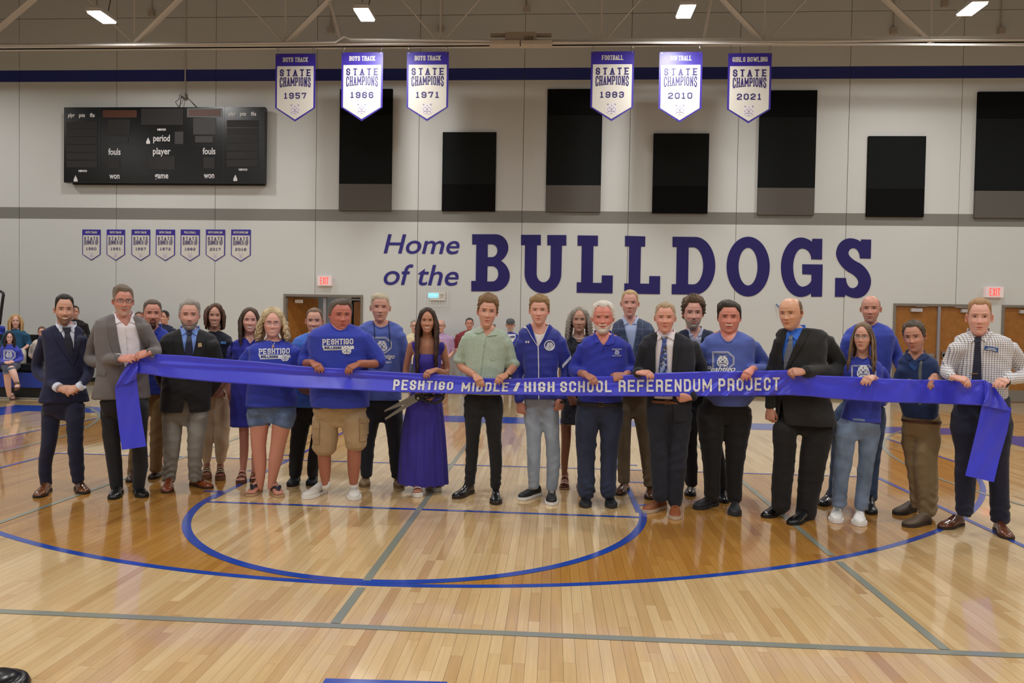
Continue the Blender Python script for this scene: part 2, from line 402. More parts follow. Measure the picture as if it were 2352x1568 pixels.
for ix in range(ix0, ix1):
    x0 = ix*PW
    y = NEARY0 - RNG.rand()*0.8
    while y < NEARY1:
        L_ = 0.35+RNG.rand()*0.95
        a, b = max(y, NEARY0), min(y+L_, NEARY1); y += L_
        if b-a < .02: continue
        cx, cy = x0+PW/2, (a+b)/2
        # in the camera's field?
        d = np.array((cx, cy, 0))-CAM; zf = d@CF
        u = d@CR/max(zf, .1)*FPX
        dist = max(cy-CAM[1], .5)
        if abs(u) > 1176+140: vis = False
        else: vis = True
        boards.append((vis, dist, x0, a, b))
edge = fl = None
parts = sorted([q for q in boards if q[0]], key=lambda q: -((q[4]-q[3])*PW/((q[1])**3)) if q[1] > 2.75 else 0)[:300]
pset = set(id(q) for q in parts)
def plank_geo(x0, a, b, z=0.0):
    e = 0.0006; x1 = x0+PW-e; x0 += e; a += e; b -= e
    v = [(x0, a, -.0035), (x1, a, -.0035), (x1, b, -.0035), (x0, b, -.0035), (x0, a, z), (x1, a, z), (x1, b, z), (x0, b, z)]
    return v, [(4, 5, 6, 7), (0, 1, 5, 4), (1, 2, 6, 5), (2, 3, 7, 6), (3, 0, 4, 7)]
rest = MB(); tones = []
for q in boards:
    t = RNG.rand(); t = t*0.9+.1 if RNG.rand() < .93 else RNG.rand()*.15
    v, f = plank_geo(q[2], q[3], q[4])
    if id(q) in pset:
        o = MB().add(v, f).obj('plank', M_FLOORP, floor)
        at = o.data.attributes.new('tone', 'FLOAT', 'POINT'); at.data.foreach_set('value', [t]*8)
    else:
        rest.add(v, f); tones += [t]*8
o = rest.obj('planks', M_FLOORP, floor); o['kind'] = 'stuff'
at = o.data.attributes.new('tone', 'FLOAT', 'POINT'); at.data.foreach_set('value', tones)
# ---- painted court lines (flat paint on the boards)
PZ = 0.0012
M_BLUEL = mat('blue_court_paint', (30, 70, 168), rough=.17, coat=.3, spec=.6)
M_GREYL = mat('grey_court_paint', (136, 140, 128), rough=.17, coat=.3, spec=.6)
def line_obj(name, mb, m, z=None): 
    o = mb.obj(name, m, floor); return o
ZC = [0]
def seg(mb, x0, y0, x1, y1, w=.05, z=PZ):
    ZC[0] += 1; z += ZC[0]*.00007
    a = np.array((x0, y0)); b = np.array((x1, y1)); t = (b-a)/np.linalg.norm(b-a); n = np.array((-t[1], t[0]))*w/2
    q = [a-n, b-n, b+n, a+n]; mb.add([(p[0], p[1], z) for p in q], [(0, 1, 2, 3)])
def arcl(mb, cx, cy, r, a0, a1, w=.05, n=96, z=PZ):
    ZC[0] += 1; z += ZC[0]*.00007
    v = []
    for i in range(n+1):
        t = math.radians(a0+(a1-a0)*i/n)
        for rr in (r-w/2, r+w/2): v.append((cx+rr*math.cos(t), cy+rr*math.sin(t), z))
    mb.add(v, [(2*i, 2*i+1, 2*i+3, 2*i+2)[::-1] for i in range(n)])
m_ = MB(); aa = math.degrees(math.asin(1.75/6.075))
arcl(m_, 0, 0, 6.075, 180+aa-0.5, 360-aa+.5); seg(m_, -5.82, -1.8, -5.82, .68); seg(m_, 5.82, -1.8, 5.82, .68); line_obj('three_point_line', m_, M_BLUEL)
m_ = MB(); arcl(m_, 0, -4.2, 1.83, 180, 360, .062, z=PZ+.0004); seg(m_, -1.82, -4.4, 1.82, -4.44, .045); seg(m_, -1.80, -4.3, -1.80, .68); seg(m_, 1.80, -4.3, 1.80, .68)
arcl(m_, 0, -4.2, 1.83, 175, 180, .062); line_obj('free_throw_lines', m_, M_BLUEL)
m_ = MB()
for yy in (-4.05, -3.17, -2.32): seg(m_, -2.0, yy, -1.83, yy); seg(m_, 1.83, yy, 2.02, yy)
line_obj('lane_marks', m_, M_BLUEL)
m_ = MB(); seg(m_, -4.47, -2.58, 4.47, -2.58, .04); seg(m_, -4.45, -2.6, -4.45, -12, .05, PZ+.0003); seg(m_, 4.46, -2.6, 4.46, -12, .05, PZ+.0003); line_obj('cross_court_line', m_, M_BLUEL)
m_ = MB(); seg(m_, -11, -6.64, 11, -6.64, .05, .0008)
for xx in (0, 2.975, -2.975): seg(m_, xx, -6.61, xx, -6.13 if xx == 0 else -6.2, .05, .0009); seg(m_, xx, -6.02 if xx == 0 else -5.24 if xx > 0 else -5.24, xx, .68, .05, .0009)
for xx in (2.975, -2.975): seg(m_, xx, -6.2, xx, -5.36, .05, .0009)
line_obj('volleyball_lines', m_, M_GREYL)
m_ = MB(); arcl(m_, 10.0, -2.4, 4.9, 100, 260, .045, z=.0008); arcl(m_, -10.0, -2.4, 4.9, -80, 80, .045, z=.0008); line_obj('far_court_arcs', m_, M_GREYL)
m_ = MB(); m_.add([(-8.15, 1.42, .0016), (7.95, 1.42, .0016), (7.95, .7, .0016), (-8.15, .7, .0016)], [(0, 3, 2, 1)])
m_.add([(-8.15, .7, .0016), (-7.4, .7, .0016), (-7.4, -11, .0016), (-8.15, -11, .0016)], [(0, 3, 2, 1)]); m_.add([(7.4, .7, .0016), (8.15, .7, .0016), (8.15, -11, .0016), (7.4, -11, .0016)], [(0, 3, 2, 1)])
line_obj('boundary_band', m_, M_BLUEL)
m_ = MB(); m_.add([(.13, -7.15, PZ), (.65, -7.13, PZ), (.65, -8.2, PZ), (.13, -8.2, PZ)], [(0, 3, 2, 1)]); line_obj('centre_mark', m_, M_BLUEL)

# ---- doors
M_WOODD = mat('oak_door', (150, 98, 42), rough=.4, noise=.12, nscale=9)
M_DARK = mat('dark_glass', (20, 22, 24), rough=.1)
M_WHITEP = mat('white_plastic', (222, 220, 216), rough=.4)
def closer(parent, x, z, y, flip=1):
    c = MB().box((x-.17*0.5-.02, y-.07, z-.095), (x+.17*.5+.05, y-.005, z-.02)).obj('door_closer', mat('closer_silver', (196, 192, 196), rough=.4, metal=.3), parent)
    MB().tube([(x, y-.05, z-.02), (x-.01, y-.09, z+.015), (x+.24*flip, y-.04, z+.02)], .009, 6).obj('closer_arm', M_STEEL, c)
def frame(n, x0, x1, H):
    f = MB(); t = .055
    f.box((x0-.0, YW-.02, 0), (x0+t, YW+.16, H)); f.box((x1-t, YW-.02, 0), (x1, YW+.16, H)); f.box((x0+t, YW-.02, H-t), (x1-t, YW+.16, H))
    return structure(f.obj('door_%d' % n, M_TRIMG))
def leaf(par, x0, x1, y, H, hinge=None, ang=0, side=1):
    d = D.objects.new('door_leaf', None)
    def rot(v):
        if not ang: return v
        hx = hinge; a = math.radians(ang); dx, dy = v[0]-hx, v[1]-y
        return (hx+dx*math.cos(a)-dy*math.sin(a), y+dx*math.sin(a)+dy*math.cos(a), v[2])
    m = MB().box((x0, y, .01), (x1, y+.045, H)); m.v = [rot(v) for v in m.v]; lf = m.obj('door_leaf', M_WOODD, par)
    k = MB().box((x0+.01, y-.004, .02), (x1-.01, y, .27)); k.v = [rot(v) for v in k.v]; k.obj('kick_plate', mat('kick_steel', (142, 138, 132), rough=.4, metal=.5), lf)
    s = MB().box((x0+.06, y-.06, .98), (x1-.06, y-.02, 1.05)); s.box((x0+.05, y-.06, .95), (x0+.12, y, 1.1)); s.v = [rot(v) for v in s.v]; s.obj('push_bar', M_STEEL, lf)
    return lf
for n in (2, 3):
    x0, x1, H = DOORS[n]; f = frame(n, x0, x1, H); mid = (x0+x1)/2
    MB().box((mid-.03, YW-.01, 0), (mid+.03, YW+.1, H-.055)).obj('mullion', mat('mullion_steel', (158, 154, 160), rough=.4, metal=.4), f)
    for a, b, sg in ((x0+.06, mid-.032, 1), (mid+.032, x1-.06, -1)):
        lf = leaf(f, a, b, YW+.03, H-.06); closer(lf, a+.42 if sg > 0 else b-.36, H-.085, YW+.03, sg)
x0, x1, H = DOORS[1]; f1 = frame(1, x0, x1, H)
lf = leaf(f1, x0+.06, x0+.94, YW+.12, H-.06, hinge=x0+.06, ang=58); 
MB().box((x0+.19, YW+.2, H-.2), (x0+.36, YW+.27, H-.12)).obj('door_closer', M_WHITEP, lf)
lf = leaf(f1, x1-.94, x1-.06, YW+.12, H-.14, hinge=x1-.06, ang=-62)
MB().box((x1-.42, YW+.16, H-.12), (x1-.08, YW+.2, H-.08)).obj('door_closer', M_STEEL, lf)
MB().box(((x0+x1)/2-.02, YW+.05, 0), ((x0+x1)/2+.05, YW+.12, H-.055)).obj('mullion', mat('mullion_steel', (158, 154, 160)), f1)
# lobby behind the open door
lb = MB(); lb.box((x0-1.2, YW+3.0, 0), (x1+1.2, YW+3.1, 2.7)); lb.box((x0-1.3, YW+.23, 0), (x0-1.2, YW+3.1, 2.7)); lb.box((x1+1.2, YW+.23, 0), (x1+1.3, YW+3.1, 2.7)); lb.box((x0-1.3, YW+.23, 2.7), (x1+1.3, YW+3.1, 2.8))
structure(lb.obj('wall_lobby', mat('lobby_wall', (120, 125, 128), rough=.6)))
ld = MB(); ld.box((x0+.2, YW+2.93, 0), (x0+.75, YW+2.99, 2.1)); lo_ = structure(ld.obj('door_4', M_WOODD))
MB().box((x0+.75, YW+2.94, 0), (x1-.2, YW+2.99, 2.35)).obj('door_glass', M_DARK, lo_)
MB().box((x0+1.15, YW+2.9, 0), (x0+1.24, YW+2.93, 2.35)).obj('mullion', M_STEEL, lo_)
l = D.lights.new('lobby_light', 'AREA'); l.size = .8; l.energy = 35; l.color = (1, .95, .88); lo = D.objects.new('lobby_light', l); COL.objects.link(lo); lo.location = ((x0+x1)/2, YW+1.6, 2.65)

# ---- high bay lamps
M_LAMP = mat('led_diffuser', (255, 250, 240), rough=.5, emit=(255, 250, 240), est=22.0)
M_LAMPH = mat('lamp_housing', (205, 205, 205), rough=.5)
first = None; k = 0
names = {1: 'bright rectangular high bay lamp, leftmost of the four in view', 2: 'bright rectangular high bay lamp above the 1966 banner', 3: 'bright rectangular high bay lamp above the softball banner', 4: 'bright rectangular high bay lamp, rightmost of the four in view'}
for _j, _ly in enumerate(LAMP_YS):
    for _i, _lx in enumerate(LAMP_XS):
        if _j > 0 and _i in (0, 5): pass
        vis = _j == 0 and _i in names
        if not vis: continue
        t = thing('high_bay_lamp', names[_i] if vis else 'rectangular high bay lamp out of view over the court', 'lamp', (_lx, _ly, LAMPZ), 'high bay lamps over the court')
        MB().box((_lx-.145, _ly-.26, LAMPZ-.03), (_lx+.145, _ly+.26, LAMPZ+.04)).box((_lx-.1, _ly-.2, LAMPZ+.04), (_lx+.1, _ly+.2, LAMPZ+.1)).obj('lamp_housing', M_LAMPH, t)
        MB().box((_lx-.13, _ly-.24, LAMPZ-.06), (_lx+.13, _ly+.24, LAMPZ-.031)).obj('diffuser', M_LAMP, t)
        c = MB(); c.tube([(_lx, _ly-.15, LAMPZ+.1), (_lx, _ly-.15, 9.6)], .006, 5); c.tube([(_lx+.02, _ly+.15, LAMPZ+.1), (_lx+.1, _ly+.15, LAMPZ+.5), (_lx+.04, _ly+.15, 9.6)], .01, 5); c.obj('hanging_wire', mat('wire', (70, 68, 66)), t)
# ---- roof truss
TY = 4.36
M_TRUSS = mat('truss_paint', (212, 206, 198), rough=.5)
def tp(px, py, dy=0): return P(px, py, TY+dy)
zc = tp(1176, 99)[2]
tr = thing('roof_truss', 'pale painted steel roof truss crossing above the banners', 'truss', (0, TY, zc))
ch = MB(); ch.box((-16.4, TY-.12, zc-.05), (16.4, TY-.02, zc-.035)); ch.box((-16.4, TY-.035, zc-.05), (16.4, TY-.02, zc+.06)); ch.box((-16.4, TY+.02, zc-.05), (16.4, TY+.12, zc-.035)); ch.box((-16.4, TY+.02, zc-.05), (16.4, TY+.035, zc+.06))
ch.obj('bottom_chord', M_TRUSS, tr)
MB().box((-16.4, TY-.12, zc+2.0), (16.4, TY+.12, zc+2.02)).box((-16.4, TY-.02, zc+1.9), (16.4, TY+.02, zc+2.0)).obj('top_chord', M_TRUSS, tr)
def web(a, b, r, dbl=False):
    A = tp(*a); B = tp(*b); d = B-A; B = A+d*((zc+1.95-A[2])/d[2]) if b[1] <= 2 else B
    m = MB()
    for s in ((-1, 1) if dbl else (0,)): m.tube([A+np.array((0, s*.035, 0)), B+np.array((0, s*.035, 0))], r, 4)
    m.obj('web_member', M_TRUSS, tr)
for j, (a, b, th) in {308: (205, 410, 1), 655: (560, 755, 1), 1012: (925, 1100, 0), 1382: (1300, 1470, 0), 1757: (1662, 1850, 2), 2140: (2035, 2245, 2)}.items():
    web((j-3, 98), (a, 0), .045 if th == 2 else .016, th == 2); web((j, 98), (j, 0), .02); web((j+3, 98), (b, 0), .045 if th == 1 else .016, th == 1)
web((-40, 98), (75, 0), .045, True); web((780, 88), (757, 0), .03); web((1617, 88), (1633, 0), .03)
web((2400, 98), (2480, 0), .04)
# pipe running on the truss
pp = MB(); pp.tube([P(-300, 105, TY-.2), P(300, 103, TY-.2), P(770, 97, TY-.2), P(790, 84, TY-.2), P(805, 90, TY-.2), P(1130, 94, TY-.2)], .022, 6); pp.tube([P(1260, 97, TY-.2), P(2700, 106, TY-.2)], .022, 6)
tag(pp.obj('conduit', mat('pale_pipe', (200, 198, 196), rough=.4)), 'thin pale conduit running along the roof truss', 'pipe')
# hoist unit on truss
h = thing('hoist_unit', 'pale winch box with flat plates fixed to the truss centre', 'hoist', P(1196, 107, TY-.2))
def hb(n, a, b, d0, d1, m): 
    p = P(a[0], a[1], TY-.2); q = P(b[0], b[1], TY-.2); return MB().box((p[0], TY-.2-d0, p[2]), (q[0], TY-.2+d1, q[2])).obj(n, m, h)
M_HO = mat('hoist_paint', (196, 184, 172), rough=.5)
hb('lower_plate', (1125, 98), (1194, 106), .12, .1, M_HO); hb('lower_plate', (1197, 98), (1268, 106), .12, .1, M_HO); g_ = hb('motor_box', (1161, 77), (1231, 98), .08, .1, mat('hoist_box', (160, 146, 132), rough=.5))
hb('upper_plate', (1126, 74), (1160, 81), -.05, .1, mat('hoist_box', (0, 0, 0))); hb('upper_plate', (1232, 74), (1267, 81), -.05, .1, mat('hoist_box', (0, 0, 0)))
p = P(1213, 88, TY-.3); vm = MB()
for i in range(5):
    for j in range(3): vm.box((p[0]-.08+i*.04, p[1]-.003, p[2]-.05+j*.035), (p[0]-.06+i*.04, p[1]+.02, p[2]-.03+j*.035))
vm.obj('vent_grille', mat('vent_dark', (110, 96, 80)), g_)
# small junction boxes with drops on the upper wall
for i, (px, py) in enumerate([(348, 30), (759, 68), (1012, 66), (1210, 20), (2053, 70), (2170, 8), (2300, 70)]):
    p = P(px, py, YW-.05)
    o = MB().box((p[0]-.06, YW-.09, p[2]-.07), (p[0]+.06, YW-.001, p[2]+.06)).tube([(p[0], YW-.03, p[2]+.06), (p[0], YW-.03, 9.6)], .012, 5).obj('junction_box', mat('box_beige', (176, 166, 154), rough=.5))
    tag(o, ['beige junction box between the leftmost lamp and the 1957 banner', 'beige junction box just left of the lamp over the 1966 banner', 'beige junction box above the 1971 banner', 'beige junction box above the winch box', 'beige junction box above and right of the girls bowling banner', 'beige junction box just left of the rightmost lamp', 'beige junction box below and right of the rightmost lamp'][i], 'junction box', 'junction boxes high on the back wall')
o = MB().tube([(wp(427, 100)[0], YW-.02, 9.6), (wp(427, 100)[0], YW-.02, wp(427, 214)[2])], .017, 6).obj('conduit', mat('pale_pipe', (0, 0, 0)))
tag(o, 'vertical wall conduit above the scoreboard', 'pipe')
sb_ = thing('cable_box', 'small wall box trailing loose cables above the scoreboard', 'cable box', wp(425, 222, .05))
p = wp(425, 222); MB().box((p[0]-.04, YW-.12, p[2]-.06), (p[0]+.06, YW-.001, p[2]+.06)).obj('box_body', mat('box_grey', (150, 148, 140)), sb_)
for pts in ([(420, 224), (413, 216), (411, 228), (403, 234), (410, 246)], [(421, 222), (416, 222), (415, 232), (413, 246)], [(430, 224), (440, 234), (451, 246)]):
    MB().tube([P(a, b, YW-.14) for a, b in pts], .008, 5).obj('cable', M_BLACKM, sb_)

# ---- acoustic panels
M_AC1 = mat('acoustic_black', (17, 17, 18), rough=.95, spec=.1); M_AC2 = mat('acoustic_charcoal', (27, 29, 29), rough=.95, spec=.1); M_AC3 = mat('acoustic_grey', (96, 92, 88), rough=.95, spec=.1)
def acoustic(x0, x1, y0, y1, splits, label, mats):
    A = wp(x0, y0, .06); B = wp(x1, y1, .06)
    t = thing('acoustic_panel', label, 'wall panel', ((A[0]+B[0])/2, YW-.03, B[2]), 'acoustic panels on the back wall')
    zs = [A[2]]+[wp((x0+x1)/2, s, .06)[2] for s in splits]+[B[2]]
    for i in range(len(zs)-1):
        MB().box((A[0], YW-.06, zs[i+1]+.003), (B[0], YW-.001, zs[i]-.003)).obj('fabric_section', mats[i], t)
T3 = [M_AC1, M_AC2, M_AC3]; T2 = [M_AC2, M_AC1]
acoustic(781, 898, 204, 484, [264, 422], 'tall black and grey acoustic panel behind the 1966 banner', T3)
acoustic(1258, 1379, 204, 487, [264, 425], 'tall black and grey acoustic panel behind the football banner', T3)
acoustic(1747, 1870, 207, 494, [268, 431], 'tall black and grey acoustic panel behind the girls bowling banner', T3)
acoustic(2248, 2372, 210, 501, [272, 438], 'tall black and grey acoustic panel cut by the right picture edge', T3)
acoustic(1017, 1137, 303, 485, [424], 'short black acoustic panel right of the 1971 banner', T2)
acoustic(1502, 1625, 306, 490, [428], 'short black acoustic panel below the softball banner', T2)
acoustic(1996, 2122, 312, 498, [434], 'short black acoustic panel above the final letters of the wall sign', T2)

# ---- scoreboard
SY = YW-.22
t = thing('scoreboard', 'wide black electronic scoreboard with white lettering on the left wall', 'scoreboard', P(376, 422, SY))
A = P(147, 249, SY); B = P(607, 421, SY); zt = P(376, 246, SY)[2]
M_SB = mat('scoreboard_black', (8, 10, 12), rough=.3, spec=.4)
MB().box((A[0], SY, B[2]), (B[0], SY+.13, zt)).obj('cabinet', M_SB, t)
MB().box((A[0]+.12, SY+.13, B[2]-.02), (B[0]-.05, YW-.001, zt-.1)).obj('wall_mount', M_BLACKM, t)
fr_ = MB()
for xx in (230, 515): q = P(xx, 300, SY); fr_.box((q[0]-.006, SY-.004, B[2]), (q[0]+.006, SY, zt))
q = P(376, 333, SY); fr_.box((P(230, 333, SY)[0], SY-.003, q[2]-.004), (P(515, 333, SY)[0], SY, q[2]+.004)); fr_.obj('panel_seam', M_BLACKM, t)
M_DISP = mat('led_panel', (30, 28, 28), rough=.7); M_DISPL = mat('led_panel_light', (48, 47, 48), rough=.6); M_DISPR = mat('led_panel_red', (78, 42, 28), rough=.7); M_DISPF = mat('display_rim', (92, 94, 96), rough=.5)
def sx(X): return 120+X/3.919
def sy(Y): return 220+Y/3.919
def disp(x0, y0, x1, y1, m, off=.006, par=None):
    a = P(sx(x0), sy(y0), SY-off); b = P(sx(x1), sy(y1), SY-off)
    return MB().box((a[0], SY-off, b[2]), (b[0], SY-.0005, a[2])).obj('display', m, par or t)
for (x0, y0, x1, y1, m) in [(455, 130, 760, 195, M_DISPR), (800, 115, 1178, 262, M_DISP), (500, 212, 702, 352, M_DISP), (528, 372, 682, 422, M_BLACKM), (1270, 200, 1472, 348, M_DISPL), (1286, 362, 1446, 420, M_DISPL), (1103, 322, 1180, 434, M_DISPL), (510, 562, 610, 655, M_DISP), (866, 545, 1102, 665, M_DISP), (1362, 552, 1462, 655, M_DISP)]: disp(x0, y0, x1, y1, m)
q = disp(1214, 112, 1530, 192, M_DISPF); disp(1228, 122, 1516, 182, mat('led_panel_brown', (92, 64, 56)), .009, q)
for i in range(6): disp(128, 234+i*70, 405, 296+i*70, M_DISP)
for i in range(6): disp(1572, 218+i*72, 1855, 280+i*72, M_DISP)
M_SBW = mat('scoreboard_white', (214, 212, 214), rough=.5)
for txt, X, Y, hgt, wd_ in [('plyr', 173, 190, 36, 66), ('pts', 268, 190, 36, 58), ('fls', 360, 190, 36, 48), ('plyr', 1622, 178, 36, 66), ('pts', 1718, 178, 36, 58), ('fls', 1812, 178, 36, 50), ('period', 984, 408, 62, 158), ('fouls', 560, 530, 62, 118), ('player', 985, 525, 62, 168), ('fouls', 1411, 525, 62, 120), ('won', 560, 745, 58, 98), ('game', 983, 742, 58, 130), ('won', 1411, 740, 58, 100), ('NEVCO', 985, 312, 18, 82), ('NEVCO', 275, 684, 18, 82), ('NEVCO', 1718, 672, 18, 82)]:
    c = P(sx(X), sy(Y), SY-.008); mb = MB(); s_ = (SY-CAM[1])/FPX/3.919
    font_mesh(mb, txt, hgt*s_*1.35, lambda x, y: (c[0]+x, SY-.008, c[2]+y), bold=.004, width=wd_*s_)
    mb.obj('lettering', M_SBW, t)
mb = MB()
for X, Y in ((210, 760), (863, 420), (1648, 755)):
    c = P(sx(X), sy(Y), SY-.008); mb.box((c[0]-.045, SY-.01, c[2]-.03), (c[0]+.045, SY-.001, c[2]+.03)); mb.add([(c[0]-.04, SY-.009, c[2]+.03), (c[0]+.04, SY-.009, c[2]+.03), (c[0], SY-.009, c[2]+.12)], [(0, 1, 2)]); mb.obj('sticker', M_SBW, t); mb = MB()

# ---- exit signs
M_RED = mat('exit_red', (255, 90, 80), emit=(255, 60, 50), est=1.0)
for (x0, y0, x1, y1, lab) in [(729, 633, 761, 656, 'white exit sign with red letters above the open left doors'), (2265, 658, 2305, 683, 'white exit sign with red letters above the right wooden doors')]:
    a = wp(x0, y0, .09); b = wp(x1, y1, .09)
    e = thing('exit_sign', lab, 'exit sign', ((a[0]+b[0])/2, YW-.05, b[2]), 'exit signs on the back wall')
    MB().box((a[0], YW-.09, b[2]), (b[0], YW-.001, a[2])).obj('sign_housing', mat('sign_white', (226, 214, 216), rough=.4, emit=(255, 190, 190), est=.12), e)
    mb = MB(); put_letters(mb, 'EXIT', (a[2]-b[2])*.72, .05, .012, .016, lambda x, y: (x, YW-.093, y), cx=(a[0]+b[0])/2, y0=b[2]+(a[2]-b[2])*.14, width=(b[0]-a[0])*.6)
    mb.obj('exit_letters', M_RED, e)
# ---- thermostat in wire guard
a = wp(977, 658, .08); b = wp(1028, 703, .08)
t = thing('thermostat', 'white control panel with glowing blue screen in a wire guard below the wall sign', 'thermostat', ((a[0]+b[0])/2, YW-.04, b[2]))
c = wp(988, 669, .04); d = wp(1022, 690, .04); MB().box((c[0], YW-.04, d[2]), (d[0], YW-.001, c[2])).obj('control_panel', mat('panel_cream', (222, 216, 206), rough=.5), t)
c = wp(984, 672, .045); d = wp(1007, 684, .045); MB().box((c[0], YW-.045, d[2]), (d[0], YW-.04, c[2])).obj('screen', mat('lcd', (150, 225, 245), emit=(140, 220, 245), est=.8), t)
c = wp(1015, 678, .045); MB().tube([(c[0], YW-.04, c[2]), (c[0], YW-.05, c[2])], .04, 12).obj('dial', mat('dial_grey', (180, 176, 168)), t)
mb = MB(); M_WIRE = mat('wire_guard', (226, 224, 220), rough=.4)
for i in range(9):
    x = a[0]+(b[0]-a[0])*i/8; mb.tube([(x, YW-.005, a[2]), (x, YW-.09, a[2]-.01), (x, YW-.09, b[2]+.01), (x, YW-.005, b[2])], .003, 4)
for i in range(7):
    z = b[2]+(a[2]-b[2])*i/6; mb.tube([(a[0], YW-.09, z), (b[0], YW-.09, z)], .003, 4)
mb.obj('wire_guard', M_WIRE, t)

# ---- wall sign
M_SIGN = mat('sign_purple', (36, 29, 98), rough=.6, spec=.3); M_SIGN2 = mat('sign_purple_light', (50, 45, 126), rough=.6, spec=.3)
def L1(o, s=3.92): return lambda X, Y: wp(o[0]+X/s, o[1]+Y/s, .012)
a1 = L1((860, 500)); a2 = L1((1440, 500))
def letter(name, a, loops, ch):
    mb = MB()
    pts = [[tuple(a(x, y)) for x, y in L_] for L_ in loops]
    L2 = [[(p[0], p[2]) for p in L_] for L_ in pts]
    flat_poly(mb, L2, lambda x, y: (x, YW-.012, y))
    for L_ in L2:
        n = len(L_); mb.add([(x, YW-.012, z) for x, z in L_]+[(x, YW-.0005, z) for x, z in L_], [(i, (i+1) % n, (i+1) % n+n, i+n) for i in range(n)])
    o = mb.obj('letter', M_SIGN, WS); o['label'] = 'letter '+ch; return o
WS = thing('wall_sign', 'large dark purple wall lettering reading Home of the Bulldogs', 'sign', wp(1440, 680, .01))
letter('B', a1, [[(880,148),(1090,148)]+ell((1090,148),(1205,148),(1205,270))+ell((1205,270),(1205,350),(1137,387))+ell((1137,387),(1218,425),(1218,520))+ell((1218,520),(1218,661),(1085,661))+[(872,661),(872,568),(912,568),(917,240),(880,240)],
    [(1020,238),(1055,238)]+ell((1055,238),(1107,238),(1107,295))+ell((1107,295),(1107,354),(1055,354))+[(1020,354)], [(1018,435),(1060,435)]+ell((1060,435),(1115,435),(1115,505))+ell((1115,505),(1115,573),(1060,573))+[(1015,573)]], 'B')
letter('U', a1, [[(1320,153),(1498,153),(1498,246),(1464,246),(1460,500)]+ell((1460,500),(1460,580),(1522,580))+ell((1522,580),(1585,580),(1585,500))+[(1588,247),(1557,247),(1557,155),(1728,155),(1728,249),(1689,249),(1683,500)]+ell((1683,500),(1683,679),(1520,679))+ell((1520,679),(1352,679),(1352,500))+[(1356,245),(1320,245)]], 'U')
letter('L', a1, [[(1830,158),(2013,160),(2012,253),(1972,253),(1967,585),(2046,586),(2048,518),(2147,519),(2144,680),(1821,674),(1822,580),(1862,580),(1867,251),(1829,251)]], 'L')
letter('L', a2, [[(-17,162),(166,167),(164,259),(127,259),(120,592),(200,593),(202,524),(300,525),(297,687),(-24,682),(-23,590),(15,590),(20,257),(-17,256)]], 'L')
letter('D', a2, [[(411,170),(615,172)]+ell((615,172),(796,172),(796,430))+ell((796,430),(796,690),(615,690))+[(403,688),(404,597),(443,597),(449,263),(411,262)], [(556,265),(598,265)]+ell((598,265),(687,265),(687,430))+ell((687,430),(687,599),(598,599))+[(551,598)]], 'D')
letter('O', a2, [ell((1092,170),(1286,170),(1286,439))+ell((1286,439),(1286,708),(1092,708))+ell((1092,708),(898,708),(898,439))+ell((898,439),(898,170),(1092,170)), ell((1092,269),(1177,269),(1177,439))+ell((1177,439),(1177,609),(1091,609))+ell((1091,609),(1005,609),(1005,439))+ell((1005,439),(1005,269),(1092,269))], 'O')
letter('G', a2, [[(1672,188),(1760,189),(1757,375),(1661,373)]+ell((1661,373),(1661,276),(1580,276))+ell((1580,276),(1497,276),(1497,445))+ell((1497,445),(1497,620),(1580,620))+ell((1580,620),(1640,620),(1662,565))+[(1663,510),(1580,507),(1580,418),(1763,420),(1757,710),(1659,710),(1659,677)]+ell((1659,677),(1625,712),(1565,712))+ell((1565,712),(1388,712),(1388,445))+ell((1388,445),(1388,177),(1565,177))+ell((1565,177),(1630,177),(1665,217))], 'G')
letter('S', a2, [[(2110,194),(2200,196),(2196,367),(2099,365)]+ell((2099,365),(2099,272),(2040,272))+ell((2040,272),(1995,272),(1995,320))+ell((1995,320),(1995,360),(2080,400))+ell((2080,400),(2198,455),(2198,570))+ell((2198,570),(2198,722),(2070,722))+ell((2070,722),(2005,722),(1968,690))+[(1963,712),(1874,711),(1877,540),(1973,542)]+ell((1973,542),(1973,633),(2030,633))+ell((2030,633),(2085,633),(2085,580))+ell((2085,580),(2085,530),(2010,495))+ell((2010,495),(1885,430),(1885,320))+ell((1885,320),(1885,184),(2010,184))+ell((2010,184),(2075,184),(2107,218))], 'S')
for txt, x0, x1, yb, hh in (('Home', 881, 1055, 581, 46), ('of the', 881, 1053, 653, 49)):
    A = wp(x0, yb, .01); B = wp(x1, yb+1, .01); mb = MB()
    font_mesh(mb, txt, hh*mpp(YW)*1.38, lambda x, y: ((A[0]+B[0])/2+x, YW-.01, A[2]+y), shear=.21, bold=.005, width=B[0]-A[0])
    mb.obj('lettering', M_SIGN2, WS)['label'] = 'slanted words '+txt

